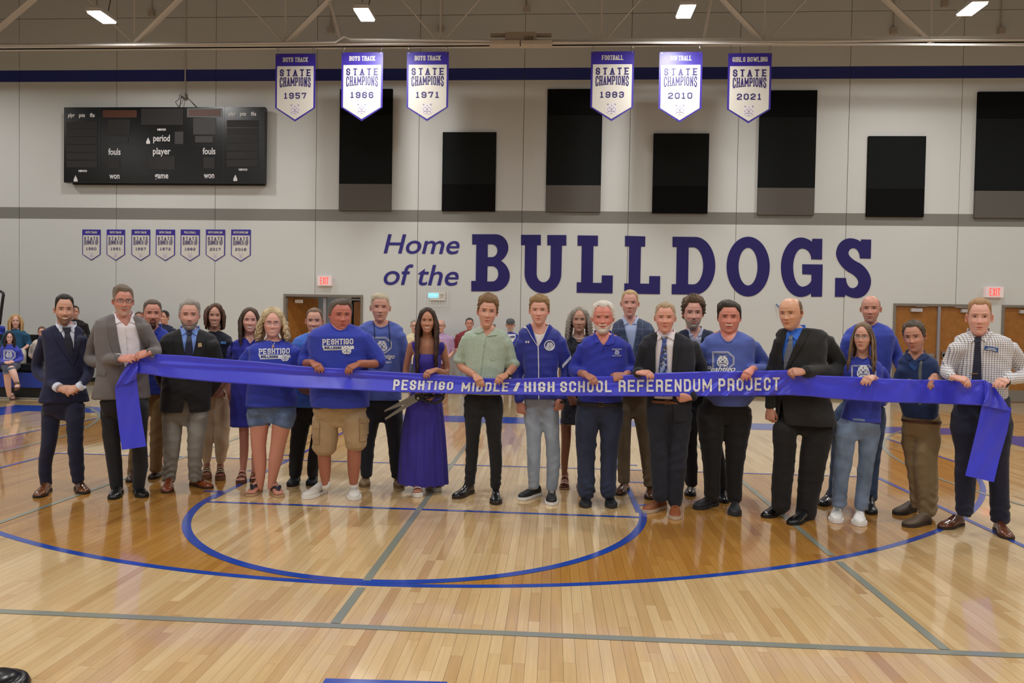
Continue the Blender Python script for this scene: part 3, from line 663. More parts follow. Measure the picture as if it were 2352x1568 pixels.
# ---- banners
M_BP = mat('banner_purple', (56, 42, 146), rough=.4, spec=.4); M_BC = mat('banner_cream', (212, 208, 200), rough=.6, spec=.2); M_BT = mat('banner_text', (44, 34, 104), rough=.5)
M_BL = mat('banner_emblem_line', (150, 144, 176), rough=.6)
def banner(x0, x1, yt, yb, Y, title, word, year, label, group, hooks=True, small=False):
    A = P(x0, yt, Y); B = P(x1, yt, Y); cx = (A[0]+B[0])/2; W = B[0]-A[0]; zt = (A[2]+B[2])/2; zb = P((x0+x1)/2, yb, Y)[2]; H = zt-zb
    t = thing('hanging_banner' if hooks else 'wall_banner', label, 'banner', (cx, Y, zb), group)
    sh = H*.20 if not small else H*.2
    out = [(-W/2, zt), (W/2, zt), (W/2, zb+sh), (0, zb), (-W/2, zb+sh)]
    cl = MB().prism(out, lambda x, z: (cx+x, Y, z), (0, .006, 0)).obj('banner_cloth', M_BP, t)
    e = W*.045
    inn = [(-W/2+e, zt-H*.185), (W/2-e, zt-H*.185), (W/2-e, zb+sh+e*.1), (0, zb+e*1.1), (-W/2+e, zb+sh+e*.1)]
    fr = MB().prism(inn, lambda x, z: (cx+x, Y-.0025, z), (0, .002, 0)).obj('printed_field', M_BC, cl)
    to = lambda x, y: (cx+x, Y-.005, y)
    mb = MB(); put_letters(mb, title, H*.068, W*.055, W*.012, W*.018, to, y0=zt-H*.125, serif=W*.006, width=min(W*.82, W*.062*len(title)), space=W*.03)
    mb.obj('title_lettering', M_BC, cl)
    mb = MB(); put_letters(mb, 'STATE', H*.102, W*.095, W*.065, W*.030, to, y0=zt-H*.335, serif=W*.014, width=W*.77); mb.obj('lettering', M_BT, cl); mb = MB()
    h2 = H*.125
    q = dict(serif=W*.008) if not small else dict(serif=W*.006)
    put_letters(mb, word, h2, W*.07, W*.02, W*.023, to, y0=zt-H*.475, width=W*.77, arch=.22, **q); mb.obj('lettering', M_BT, cl); mb = MB()
    put_letters(mb, year, H*.088, W*.105, W*.04, W*.025, to, y0=zt-H*.665, width=W*.56, serif=0)
    mb.obj('lettering', M_BT, cl)
    mb = MB(); emblem(mb, to, 0, zb+H*.175, W*.26, 0, 1, lift=lambda x, y: (cx+x, Y-.007, y))
    mb.obj('emblem', [mat('emblem_cream', (214, 208, 214), rough=.5), mat('emblem_ink', (128, 120, 156), rough=.5)], cl)
    if hooks:
        for s in (-1, 1):
            hx = cx+s*W*.45; hk = MB()
            hk.tube([(hx, Y-.006, zt-.03), (hx, Y-.012, zt-.03)], .012, 8)
            hk.tube([(hx, Y-.01, zt-.03), (hx, Y, zt+.06)], .004, 5)
            ring = [(hx+.018*math.cos(a), Y, zt+.1+.045*math.sin(a)) for a in np.linspace(0, 2*math.pi, 11)[:-1]]
            hk.tube(ring, .006, 5, closed=True); hk.tube([(hx, Y, zt+.14), (hx, TY, zc+.0)], .004, 5)
            hk.tube([(hx-.02, TY, zc-.03), (hx+.02, TY, zc-.03)], .01, 5)
            hk.obj('carabiner_hook', M_STEEL, t)
BN = [(633, 725, 123, 279, 'BOYS TRACK', '1957'), (785, 880, 120, 278, 'BOYS TRACK', '1966'), (935, 1031, 119, 278, 'BOYS TRACK', '1971'), (1358, 1457, 118, 278, 'FOOTBALL', '1983'), (1515, 1614, 119, 281, 'SOFTBALL', '2010'), (1673, 1773, 122, 283, 'GIRLS BOWLING', '2021')]
BLAB = ['leftmost hanging banner on the truss, purple and cream, reading boys track 1957', 'hanging boys track 1966 banner in front of a tall black wall panel', 'hanging boys track 1971 banner, nearest to the winch box on its left side', 'hanging football banner of 1983, purple and cream', 'hanging softball banner of 2010, brightly lit purple and cream', 'hanging girls bowling banner of 2021, rightmost on the truss']
for (x0, x1, yt, yb, ti, yr), lab in zip(BN, BLAB): banner(x0, x1, yt, yb, TY, ti, 'CHAMPIONS', yr, lab, 'state champions banners hanging from the truss')
SN = [(189, 231, 'BOYS TRACK', '1960'), (245, 287, 'BOYS TRACK', '1961'), (302, 345, 'BOYS TRACK', '1967'), (358, 402, 'BOYS TRACK', '1972'), (415, 459, 'VOLLEYBALL', '1982'), (473, 517, 'BOYS BOWLING', '2017'), (531, 576, 'BOYS BOWLING', '2018')]
SLAB = ['leftmost small wall pennant under the scoreboard, boys track runner-up 1960', 'second small wall pennant from the left, boys track runner-up 1961', 'third small wall pennant from the left, boys track runner-up 1967', 'middle small wall pennant of the seven, boys track runner-up 1972', 'small volleyball runner-up wall pennant under the scoreboard', 'small boys bowling wall pennant of 2017, next to the volleyball one', 'rightmost small wall pennant under the scoreboard, boys bowling 2018']
for i, (x0, x1, ti, yr) in enumerate(SN): banner(x0, x1, 527, 598+i*.4, YW-.012, ti, 'RUNNER-UP', yr, SLAB[i], 'runner-up pennants on the wall', hooks=False, small=True)
# ================================================================ PEOPLE: builders
def cspline(pts, n):
    "Catmull-Rom through rows of pts (k,d) sampled to n"
    p = np.array(pts, float); k = len(p)
    if k == 2: return p[0]+(p[1]-p[0])*np.linspace(0, 1, n)[:, None]
    e = np.vstack([2*p[0]-p[1], p, 2*p[-1]-p[-2]]); out = []
    L = np.r_[0, np.cumsum(np.linalg.norm(np.diff(p[:, :3], axis=0), axis=1)+1e-9)]; L /= L[-1]
    for s in np.linspace(0, 1, n):
        i = min(max(np.searchsorted(L, s, side='right')-1, 0), k-2); t = (s-L[i])/(L[i+1]-L[i])
        a, b, c, d = e[i], e[i+1], e[i+2], e[i+3]
        out.append(0.5*((2*b)+(-a+c)*t+(2*a-5*b+4*c-d)*t*t+(-a+3*b-3*c+d)*t**3))
    return np.array(out)
def ring(cx, cy, cz, a, bf, bb, n=32, p=2.3):
    t = np.linspace(0, 2*math.pi, n, endpoint=False)
    c, s = np.cos(t), np.sin(t)
    x = a*np.sign(c)*np.abs(c)**(2/p); b = np.where(s < 0, bf, bb); y = b*np.sign(s)*np.abs(s)**(2/p)
    return np.stack([cx+x, cy+y, np.full(n, cz)], 1)
def loft(mb, rings, m=0):
    n = len(rings[0]); v = np.vstack(rings); k = len(rings); f = []
    up = rings[-1][:, 2].mean() > rings[0][:, 2].mean()
    for i in range(k-1):
        for j in range(n):
            j2 = (j+1) % n; q = (i*n+j, i*n+j2, (i+1)*n+j2, (i+1)*n+j); f.append(q if up else q[::-1])
    c0 = tuple(reversed(range(n))); c1 = tuple((k-1)*n+j for j in range(n))
    f += [c0, c1] if up else [c0[::-1], c1[::-1]]
    mb.add(v, f, m)
def limb(mb, pts, radii, n=14, k=16, m=0, flat=1.0):
    q = np.column_stack([np.array(pts, float), radii]); s = cspline(q, k)
    P_ = s[:, :3]; R = np.maximum(s[:, 3], .004)
    # rounded ends
    d0 = P_[0]-P_[1]; d0 /= np.linalg.norm(d0)+1e-9; d1 = P_[-1]-P_[-2]; d1 /= np.linalg.norm(d1)+1e-9
    P2 = [P_[0]+d0*R[0]*.5]+list(P_)+[P_[-1]+d1*R[-1]*.4]; R2 = [R[0]*.6]+list(R)+[R[-1]*.6]
    mb.tube(P2, R2, n=n, m=m)
    return P_, R
def remesh(mb, voxel, smooth=3, fac=.5):
    me = D.meshes.new('t'); me.from_pydata([tuple(q) for q in mb.v], [], mb.f); me.update()
    bm = bmesh.new(); bm.from_mesh(me); bmesh.ops.recalc_face_normals(bm, faces=bm.faces); bm.to_mesh(me); bm.free()
    o = D.objects.new('t', me); COL.objects.link(o)
    r = o.modifiers.new('r', 'REMESH'); r.mode = 'VOXEL'; r.voxel_size = voxel
    if smooth:
        s = o.modifiers.new('s', 'SMOOTH'); s.factor = fac; s.iterations = smooth
    dg = bpy.context.evaluated_depsgraph_get(); m2 = D.meshes.new_from_object(o.evaluated_get(dg))
    v = np.empty(len(m2.vertices)*3); m2.vertices.foreach_get('co', v); v = v.reshape(-1, 3)
    f = np.empty(len(m2.loops), int); m2.loops.foreach_get('vertex_index', f); st = np.empty(len(m2.polygons), int); m2.polygons.foreach_get('loop_total', st)
    fs = []; i = 0
    for c in st: fs.append(tuple(int(q) for q in f[i:i+c])); i += c
    D.objects.remove(o); D.meshes.remove(me); D.meshes.remove(m2)
    return v, fs
def vnormals(v, f):
    n = np.zeros_like(v); q = np.array([g[:3] for g in f]); a = np.cross(v[q[:, 1]]-v[q[:, 0]], v[q[:, 2]]-v[q[:, 0]])
    for g in range(3): np.add.at(n, q[:, g], a)
    return n/(np.linalg.norm(n, axis=1)[:, None]+1e-12)
def wrinkle(v, f, amp, seed=0, kx=22, kz=38):
    n = vnormals(v, f); r = np.random.RandomState(seed); a = r.rand(12)*6.28; w = 0
    for i, (kz_, kx_) in enumerate(((26, 10), (34, -14), (17, 24))):
        ph = 1.8*np.sin(v[:, 0]*7+a[i])+1.3*np.sin(v[:, 2]*6+v[:, 1]*8+a[i+3]); s = np.sin(v[:, 2]*kz_+v[:, 0]*kx_+ph+a[i+6])
        mk = np.clip(.35+np.sin(v[:, 0]*9+v[:, 2]*5+a[i+9])*np.sin(v[:, 2]*8+v[:, 1]*9+a[i]), 0, 1)
        w = w+(1-np.abs(s)**.7)*1.3*mk-.35
    return v+n*(amp*w)[:, None]
def vcol(o, cols, name='skin'):
    a = o.data.color_attributes.new(name, 'FLOAT_COLOR', 'POINT'); c = np.ones((len(cols), 4)); c[:, :3] = cols; a.data.foreach_set('color', c.ravel())
def lin(c): return np.array(srgb(c)[:3])
M_SKIN = mat('skin', (1, 1, 1), rough=.42, vcol='skin', spec=.4)
_sb = M_SKIN.node_tree.nodes['Principled BSDF']; _sb.inputs['Subsurface Weight'].default_value = .06; _sb.inputs['Subsurface Radius'].default_value = (.012, .005, .003); _sb.inputs['Subsurface Scale'].default_value = .6
M_HAIR = mat('hair', (1, 1, 1), rough=.55, vcol='skin', spec=.35, noise=.22, nscale=160)

# ---------------------------------------------------------------- head
ZR = np.unique(np.round(np.concatenate([[-.10, -.06, -.03, -.012], np.linspace(0, .14, 10), np.linspace(.15, .66, 42), np.linspace(.69, .93, 10), [.95, .97, .985, .995, 1.0]]), 4))
_zw = [(-.1, .10), (-.03, .11), (0, .135), (.05, .178), (.13, .226), (.25, .277), (.38, .322), (.50, .338), (.66, .335), (.8, .305), (.88, .268), (.94, .195), (.98, .11), (1.0, .012)]
_zf = [(-.1, .05), (-.03, .20), (0, .33), (.05, .375), (.12, .385), (.22, .405), (.35, .405), (.48, .395), (.6, .42), (.72, .41), (.82, .36), (.9, .275), (.96, .17), (1.0, .012)]
_zb = [(-.1, .25), (0, .27), (.12, .31), (.25, .38), (.4, .45), (.55, .49), (.7, .48), (.8, .43), (.88, .35), (.94, .25), (.98, .14), (1.0, .012)]
def itp(tab, z): t = np.array(tab); return np.interp(z, t[:, 0], t[:, 1])
NC = 76
_t = np.linspace(-1, 1, NC, endpoint=False); TH = math.pi*(0.62*_t+0.38*np.sign(_t)*np.abs(_t)**2.2)  # 0 = face front, denser there
def skinc(c):
    c = lin(c); g = c.mean(); return (g+(c-g)*.78)*1.14
def gs(x, s): return np.exp(-(x/s)**2)
def head_grid(fat=0.0, jaw=0.0, grow=0.0, tall=0.0):
    Z, T = np.meshgrid(ZR, TH, indexing='ij')
    w = itp(_zw, Z)*(1+fat*.5)+jaw*gs(Z-.12, .13)+fat*.06*gs(Z-.15, .16); f = itp(_zf, Z); b = itp(_zb, Z)
    s, c = np.sin(T), np.cos(T); pf = 2/2.25
    x = w*np.sign(s)*np.abs(s)**pf; d = np.where(c > 0, f, b); y = -d*np.sign(c)*np.abs(c)**pf
    if grow:
        x = x*(1+grow/.35); y = y*(1+grow/.42)
        Z = np.where(Z > .5, .5+(Z-.5)*(1+grow/.5), Z)
    return x, y, Z, T
def build_head(S):
    """unit head -> verts, faces, colours; S = spec dict"""
    x, y, Z, T = head_grid(S.get('fat', 0), S.get('jaw', 0)); fr = (np.cos(T) > 0).astype(float)*np.clip(np.cos(T)*2.5, 0, 1)
    ax = np.abs(x); dy = np.zeros_like(x); sm = S.get('smile', 0.5)
    dy += fr*(-.036*gs(ax-.145, .075)*gs(Z-.525, .05)+.016*gs(Z-.605, .035)*gs(ax-.12, .12)+.020*gs(ax-.185, .075)*gs(Z-.37, .06)*(1+sm)-.012*gs(ax-.22,.07)*gs(Z-.20,.06)+.012*gs(x,.2)*gs(Z-.74,.1))
    nz = np.clip((.60-Z)/.24, 0, 1); prof = np.where(Z > .355, nz**1.25, np.clip((Z-.295)/.06, 0, 1)**.7)*np.where(Z < .61, 1, 0)
    nw = .030+.022*np.clip((.56-Z)/.2, 0, 1)
    ns = S.get('nose', 1.0)
    dy += fr*(.125*ns*prof*gs(x, nw*1.05)+.045*ns*gs(ax-.05, .024)*gs(Z-.34, .024))
    mz = .212+.030*sm*np.clip(ax/.12, 0, 1)**2
    dy += fr*(.022*gs(Z-mz-.022, .018)*gs(x, .09)+.026*gs(Z-mz+.026, .02)*gs(x, .08)-.016*gs(Z-mz, .009)*gs(x, .1))
    dy += fr*(.02*gs(x, .08)*gs(Z-.06, .045)-.012*gs(Z-.13, .022)*gs(x, .09))
    dy += fr*(-.010*gs(ax-(.095+.35*(.34-Z)), .012)*gs(Z-.29, .05))*(.5+sm)
    eyez = .522; er = .013+.008*S.get('open', .6)
    ex = ax-.142
    dy += fr*.018*gs(ex, .05)*gs(Z-eyez, .026)
    sk = skinc(S['skin']); C = np.ones(x.shape+(3,))*sk
    def blend(mask, col, k=1.0):
        nonlocal C
        m = np.clip(mask*k, 0, 1)[..., None]; C = C*(1-m)+np.array(col)*m
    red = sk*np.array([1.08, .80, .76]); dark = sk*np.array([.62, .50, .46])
    rd = S.get('red', .35)*.8
    blend(fr*(gs(ax-.19, .09)*gs(Z-.36, .08)), red, rd); blend(fr*gs(x, .06)*gs(Z-.35, .05), red, rd*.8+.1)
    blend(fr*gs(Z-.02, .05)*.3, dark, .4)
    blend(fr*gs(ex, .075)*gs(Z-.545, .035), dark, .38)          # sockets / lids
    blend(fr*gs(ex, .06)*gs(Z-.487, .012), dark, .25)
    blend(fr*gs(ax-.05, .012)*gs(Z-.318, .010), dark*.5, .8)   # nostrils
    # beard / stubble
    hair = lin(S.get('hair', (60, 45, 35))); bc = lin(S.get('beardc', S.get('hair', (60, 45, 35))))
    jawm = np.clip((.25+.9*np.clip(ax-.18, 0, .3)-Z)/.05, 0, 1)*np.clip(1.2-np.abs(T)/1.75, 0, 1).clip(0, 1)
    jawm = np.minimum(1, jawm*2)*(Z > -.06)
    mouth = gs(Z-mz, .034)*gs(x, .085)
    bd = S.get('beard', 0); st = S.get('stubble', 0)
    up = np.clip((Z-.245)/.01, 0, 1)*np.clip((.305-Z)/.012, 0, 1)*(ax < .135+.0*Z)
    full = np.clip(jawm*(Z < .205+np.clip(ax-.11, 0, 1)*1.5)+up, 0, 1)*(1-np.clip(mouth*1.3-.25, 0, 1))
    if st: blend(full, bc, st)
    if bd:
        blend(full, bc, .93 if bd > .3 else .7)
        nse = .5+.5*np.sin(x*90+Z*40)*np.sin(Z*120+x*30)
        dy += np.cos(T).clip(0, 1)*full*bd*(.035+.025*nse)*np.where(Z < .12, 1.3, .7); x = x*(1+full*bd*.05)
        Z = Z-full*bd*.02*(Z < .06)
    if S.get('mustache'):
        mm = np.clip((Z-.238)/.01, 0, 1)*np.clip((.300-Z)/.012, 0, 1)*(ax < .115)*fr
        blend(mm, lin(S.get('mustc', S.get('beardc', S.get('hair', (60, 45, 35))))), .92); dy += mm*.022
    if S.get('goatee'):
        gm = np.clip(fr*((np.clip((.20-Z)/.02, 0, 1)*(ax < .10))+np.clip((Z-.24)/.01, 0, 1)*np.clip((.30-Z)/.012, 0, 1)*(ax < .12)+((ax > .085)&(ax < .125)&(Z < .27))), 0, 1)*(1-np.clip(mouth*1.3-.25, 0, 1))
        blend(gm, bc, .85); dy += gm*.012
    lip = S.get('lipc', (sk*np.array([.90, .44, .44])))
    blend(fr*np.clip(1.25-(((Z-mz)/.036)**2+(x/(.105+.025*sm))**2)**.5*1.25, 0, 1)*3, lip, .75)
    if S.get('teeth'):
        blend(fr*np.clip(1.2-(((Z-mz-.001)/(.017+.006*min(1, S['teeth'])))**2+(x/.098)**2), 0, 1)*3, lin((236, 228, 220)), .95)
        blend(fr*np.clip(1.2-(((Z-mz+.020)/.005)**2+(x/.07)**2), 0, 1)*2, dark*.4, .5)
    else: blend(fr*np.clip(gs(Z-mz, .0085)*gs(x, .10+.02*sm)*1.2, 0, 1), dark*.3, .95)
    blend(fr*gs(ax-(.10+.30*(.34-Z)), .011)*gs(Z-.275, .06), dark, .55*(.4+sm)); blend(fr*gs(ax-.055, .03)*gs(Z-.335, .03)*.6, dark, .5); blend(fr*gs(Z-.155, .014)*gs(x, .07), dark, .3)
    # eyes
    in_eye = np.clip(1.3-(((Z-eyez)/er)**2+(ex/.052)**2), 0, 1)*3*fr
    blend(in_eye, lin((196, 186, 180)), .7)
    gx = S.get('gaze', 0.0)
    side = np.sign(x); blend(fr*np.clip(1.25-(((Z-eyez)/(er*1.25))**2+((ax-.142-gx*side)/.030)**2), 0, 1)*3, lin(S.get('iris', (44, 32, 28)))*.8, .97)
    lz = eyez+er*1.0-.9*(ex)**2*4
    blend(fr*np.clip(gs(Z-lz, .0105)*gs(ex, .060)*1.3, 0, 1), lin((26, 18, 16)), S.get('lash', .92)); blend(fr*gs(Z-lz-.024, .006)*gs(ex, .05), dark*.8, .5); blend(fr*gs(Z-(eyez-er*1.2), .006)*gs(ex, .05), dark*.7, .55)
    # brows
    bz = .598+S.get('browz', 0)-.16*np.clip(ax-.15, 0, 1)-.10*np.clip(.11-ax, 0, 1)
    bw = np.clip((ax-.045)/.02, 0, 1)*np.clip((.225-ax)/.03, 0, 1)*np.clip(gs(Z-bz, .0155*S.get('browt', 1))*1.35, 0, 1)*fr
    blend(bw, lin(S.get('brow', S.get('hair', (60, 45, 35)))), S.get('brows', .85)); dy += bw*.006
    # scalp under cropped hair
    y = y-dy
    # ears
    V = np.stack([x, y, Z], -1).reshape(-1, 3); CC = C.reshape(-1, 3)
    nr = len(ZR); F = []
    for i in range(nr-1):
        for j in range(NC):
            j2 = (j+1) % NC; F.append((i*NC+j, i*NC+j2, (i+1)*NC+j2, (i+1)*NC+j))
    F.append(tuple(reversed(range(NC)))); F.append(tuple((nr-1)*NC+j for j in range(NC)))
    es = S.get('ear', 1.0)
    for sd in (-1, 1):
        n0 = len(V); ev = []; a_, b_ = 14, 7
        for i in range(a_):
            an = 2*math.pi*i/a_
            for j in range(b_):
                bt = 2*math.pi*j/b_
                R_ = .078*es; r_ = .020
                ez = .49+math.cos(an)*(R_*1.15+r_*math.cos(bt)) ; ey = .045+math.sin(an)*(R_*.62+r_*math.cos(bt))-.25*(ez-.49)*0
                exx = .345+.045*es*(.55+.45*math.sin(an))+r_*math.sin(bt)
                if ez < .43: ey -= (.43-ez)*.35
                ev.append((sd*exx, ey, ez))
        V = np.vstack([V, ev]); CC = np.vstack([CC, np.ones((len(ev), 3))*(sk*np.array([1.02, .80, .75]))])
        for i in range(a_):
            for j in range(b_):
                q = (n0+i*b_+j, n0+i*b_+(j+1) % b_, n0+((i+1) % a_)*b_+(j+1) % b_, n0+((i+1) % a_)*b_+j); F.append(q if sd < 0 else q[::-1])
        n0 = len(V)   # concha disc
        ev = [(sd*.355, .045, .49)]+[(sd*(.352+.02*math.sin(an)), .045+math.sin(an)*.052*es, .49+math.cos(an)*.082*es) for an in np.linspace(0, 2*math.pi, 11)[:-1]]
        V = np.vstack([V, ev]); CC = np.vstack([CC, np.ones((11, 3))*(sk*np.array([.75, .52, .48]))])
        for i in range(10): q = (n0, n0+1+i, n0+1+(i+1) % 10); F.append(q if sd > 0 else q[::-1])
    return V, F, CC
def hairline(S, T):
    "lowest z that carries hair at angle T (0 front)"
    a = np.abs(T); front = S.get('front', .86); temple = S.get('temple', .80)
    if S.get('long'):
        fr_ = S.get('front', .9); return np.interp(a, [0, .2, .45, .7, .95, 1.2, 1.5, 2.0, 3.2], [fr_+.02, fr_, fr_-.06, fr_-.17, .56, .42, .30, .2, S.get('nape', .12)])
    hl = np.interp(a, [0, .3, .58, .85, 1.06, 1.2, 1.33, 1.45, 1.62, 1.85, 2.1, 3.2], [front-.005, front+S.get('peak', .0), front+.015+S.get('recede', 0), temple-.015, .70, .60, .50, .46, .46, .60, .28, S.get('nape', .12)])
    return hl
    hl = np.interp(a, [0, .35, .7, 1.0, 1.22, 1.45, 1.62, 1.85, 2.1, 3.2], [front, front+S.get('peak', .0), front-.01+S.get('recede', 0), temple, .66, .47, .46, .60, .28, S.get('nape', .12)])
    return hl
def build_hair(S):
    """cap of hair; unit coords"""
    vol = S.get('vol', .05); x, y, Z, T = head_grid(S.get('fat', 0)); x0, y0, z0 = x.copy(), y.copy(), Z.copy()
    hl = hairline(S, T)
    m = (Z-hl)
    if S.get('bald'):    # horseshoe of hair: none on the top
        top = np.interp(np.abs(T), [0, 1.1, 1.5, 2.2, 3.2], [-1, -1, S.get('baldz', .78), S.get('baldz', .78)+.04, S.get('baldz', .78)+.06])
        m = np.minimum(m, top-Z)
    if S.get('bald_top'):
        m = np.minimum(m, .0+1.0*(np.hypot(x, y+.02)-S['bald_top']))
    edge = np.clip(m/.05, 0, 1)
    r = np.random.RandomState(S.get('seed', 1)); ph = r.rand(8)*6.28
    k = S.get('curl', 0.0)
    ns = .5*np.sin(T*14+Z*9+ph[0])*np.sin(Z*26+ph[1])+.3*np.sin(T*29+Z*31+ph[2])
    cu = np.sin(T*11+3*np.sin(Z*17+ph[3])+ph[4])*np.sin(Z*30+2.5*np.sin(T*7+ph[5])+ph[6])
    up = np.clip((Z-.62)/.25, 0, 1)
    t = (vol*(.35+.65*up*S.get('topvol', 1.0))*(1-S.get('sides', .0)*(1-up))+.010)*(.25+.75*edge)
    t = t*(1+.18*ns)+k*.05*cu*edge
    pf = S.get('part', 0)
    if pf: t += vol*.5*np.clip(np.sign(pf)*(x)/.2, -.6, 1)*up*edge
    fw = S.get('fringe', 0)
    t = np.maximum(t, .004)
    nx, ny, nz = x/.35, y/.42, np.clip((Z-.5)/.5, -.25, 1); L = np.sqrt(nx**2+ny**2+nz**2)+1e-6
    x = x+nx/L*t; y = y+ny/L*t; Z = Z+nz/L*t*1.15
    Z = Z+S.get('top_up', 0)*np.clip((z0-.8)/.2, 0, 1)*edge
    keep = m > -.004
    nr = len(ZR); idx = -np.ones((nr, NC), int); V = []; C = []; F = []
    h = lin(S['hair']); h2 = lin(S.get('hair2', S['hair'])); hs = lin(S.get('hairside', S['hair']))
    for i in range(nr):
        for j in range(NC):
            if keep[i, j] or (i+1 < nr and keep[i+1, j]) or keep[i-1 if i else 0, j] or keep[i, j-1] or keep[i, (j+1) % NC]:
                idx[i, j] = len(V)
                if keep[i, j]: V.append((x[i, j], y[i, j], Z[i, j]))
                elif i+1 < nr and keep[i+1, j] and not S.get('bald') and z0[i+1, j] > z0[i, j]:
                    fq = float(np.clip((hl[i, j]-z0[i, j])/(z0[i+1, j]-z0[i, j]), 0, 1)); V.append((x0[i, j]+(x0[i+1, j]-x0[i, j])*fq, (y0[i, j]+(y0[i+1, j]-y0[i, j])*fq)*1.004, z0[i, j]+(z0[i+1, j]-z0[i, j])*fq))
                else: V.append((x0[i, j]*.995, y0[i, j]*.995, z0[i, j]))
                w = .5+.5*math.sin(T[i, j]*37+Z[i, j]*21+ph[7]); c = h*(1-w)+h2*w; s_ = float(1-up[i, j]); c = c*(1-s_)+hs*s_*(.85+.3*w); C.append(c)
    for i in range(nr-1):
        for j in range(NC):
            q = (idx[i, j], idx[i, (j+1) % NC], idx[i+1, (j+1) % NC], idx[i+1, j])
            if min(q) >= 0: F.append(tuple(int(a) for a in q))
    tp_ = [int(a) for a in idx[nr-1]]
    if min(tp_) >= 0: F.append(tuple(tp_))
    return np.array(V), F, np.array(C)
def long_strands(S, rs):
    """hanging locks, unit coords: list of (pts, radii, colour)"""
    out = []; n = S.get('locks', 46); ln = S['long']; h = lin(S['hair']); h2 = lin(S.get('hair2', S['hair']))
    wv = S.get('wave', .03); wid = S.get('hw', .42); fwd = S.get('forward', .1); cur = S.get('curlf', 9)
    asym = S.get('asym', 0)
    for i in range(n):
        sd = -1 if i % 2 else 1; u = rs.rand()
        a = .95+u*1.9           # from temple to the back
        z0 = .97-.20*rs.rand()
        L = ln*(.85+.25*rs.rand())*(1+asym*sd)
        pts = []; K = 16; ph = rs.rand()*6.28; back = math.cos(a)
        for k in range(K):
            s = k/(K-1); z = z0-L*s
            spread = wid*(.62+.38*min(1, s*3.0))+S.get('flare', 0)*max(0, s-.3)
            if z > .55:
                q = max(0.0, 1-((z-.5)/.55)**2)**.5; spread = min(spread, .40*q+.06)
            cx = sd*math.sin(min(a, 2.4))*spread*(1+.07*math.sin(u*30)); cy = -math.cos(a)*.40*min(1, .5+s)+.02
            cy -= fwd*max(0, s-.35)*(1 if a < 1.9 else -.2)
            am = wv*(.2+.8*s)
            pts.append((cx+am*math.sin(cur*s*3.2+ph), cy+am*math.cos(cur*s*2.9+ph*1.7)*.8, z))
        r0 = S.get('lockr', .034)*(.7+.6*rs.rand())
        rad = [r0*(.5+.7*min(1, 4*k/(K-1)))*(1-.62*(k/(K-1))**2.2) for k in range(K)]
        w = rs.rand(); out.append((pts, rad, (h*(1-w)+h2*w)*(.8+.4*rs.rand())))
    return out
def head_xf(S, Y):
    "returns function unit->world, scale"
    top, chin, cx = S['top'], S['chin'], S['cx']
    a = P(cx, chin, Y); b = P(cx, top, Y); H = (b[2]-a[2])
    yaw = math.radians(S.get('yaw', 0))+math.atan2(CAM[0]-P(S['cx'], S['chin'], Y)[0], Y-CAM[1]); roll = math.radians(S.get('roll', 0)); pit = math.radians(S.get('pitch', 0))
    Rz = np.array([[math.cos(yaw), -math.sin(yaw), 0], [math.sin(yaw), math.cos(yaw), 0], [0, 0, 1]])
    Ry = np.array([[math.cos(roll), 0, math.sin(roll)], [0, 1, 0], [-math.sin(roll), 0, math.cos(roll)]])
    Rx = np.array([[1, 0, 0], [0, math.cos(pit), -math.sin(pit)], [0, math.sin(pit), math.cos(pit)]])
    M = Ry@Rz@Rx; wd_ = S.get('wide', 1.0)*.97; ca_ = math.cos(face_angle(P(S['cx'], S['chin'], Y)[0], Y)); c = np.array((0, 0.0, .5))
    H = H/S.get('hs', 1.03)
    org = np.array((a[0], Y, a[2]+.5*H))
    def f(v): v = np.array(v, float)-c; v = v*np.array((wd_*ca_**.8, ca_**.6, 1)); return org+H*(v@M.T)
    return f, H
def glasses(S, f, par, H):
    m = mat('glasses_%d_%d_%d' % tuple(S['glasses']), S['glasses'], rough=.35); t = MB(); r = .0085 if not S.get('thinrim') else .005
    for sd in (-1, 1):
        pts = []
        for k in range(14):
            an = 2*math.pi*k/14; c, s = math.cos(an), math.sin(an)
            pts.append(f((sd*.152+.105*np.sign(c)*abs(c)**.6, -.465+.03*abs(sd*.152+.1*c), .512+.062*np.sign(s)*abs(s)**.7)))
        t.tube(pts, r*H, 5, closed=True); 
        t.tube([f((sd*.255, -.43, .54)), f((sd*.33, -.34, .54)), f((sd*.375, .02, .53))], r*H*.9, 5)
    t.tube([f((-.05, -.475, .525)), f((0, -.49, .53)), f((.05, -.475, .525))], r*H, 5)
    g = t.obj('glasses', m, par)
    l = MB()
    for sd in (-1, 1):
        v = [f((sd*.152+.10*math.cos(a), -.463+.03*abs(sd*.152+.1*math.cos(a)), .512+.055*math.sin(a))) for a in np.linspace(0, 2*math.pi, 13)[:-1]]; l.add(v, [tuple(range(12))])
    l.obj('lens', mat('lens_glass', (225, 230, 235), rough=.05, alpha=.13), g)
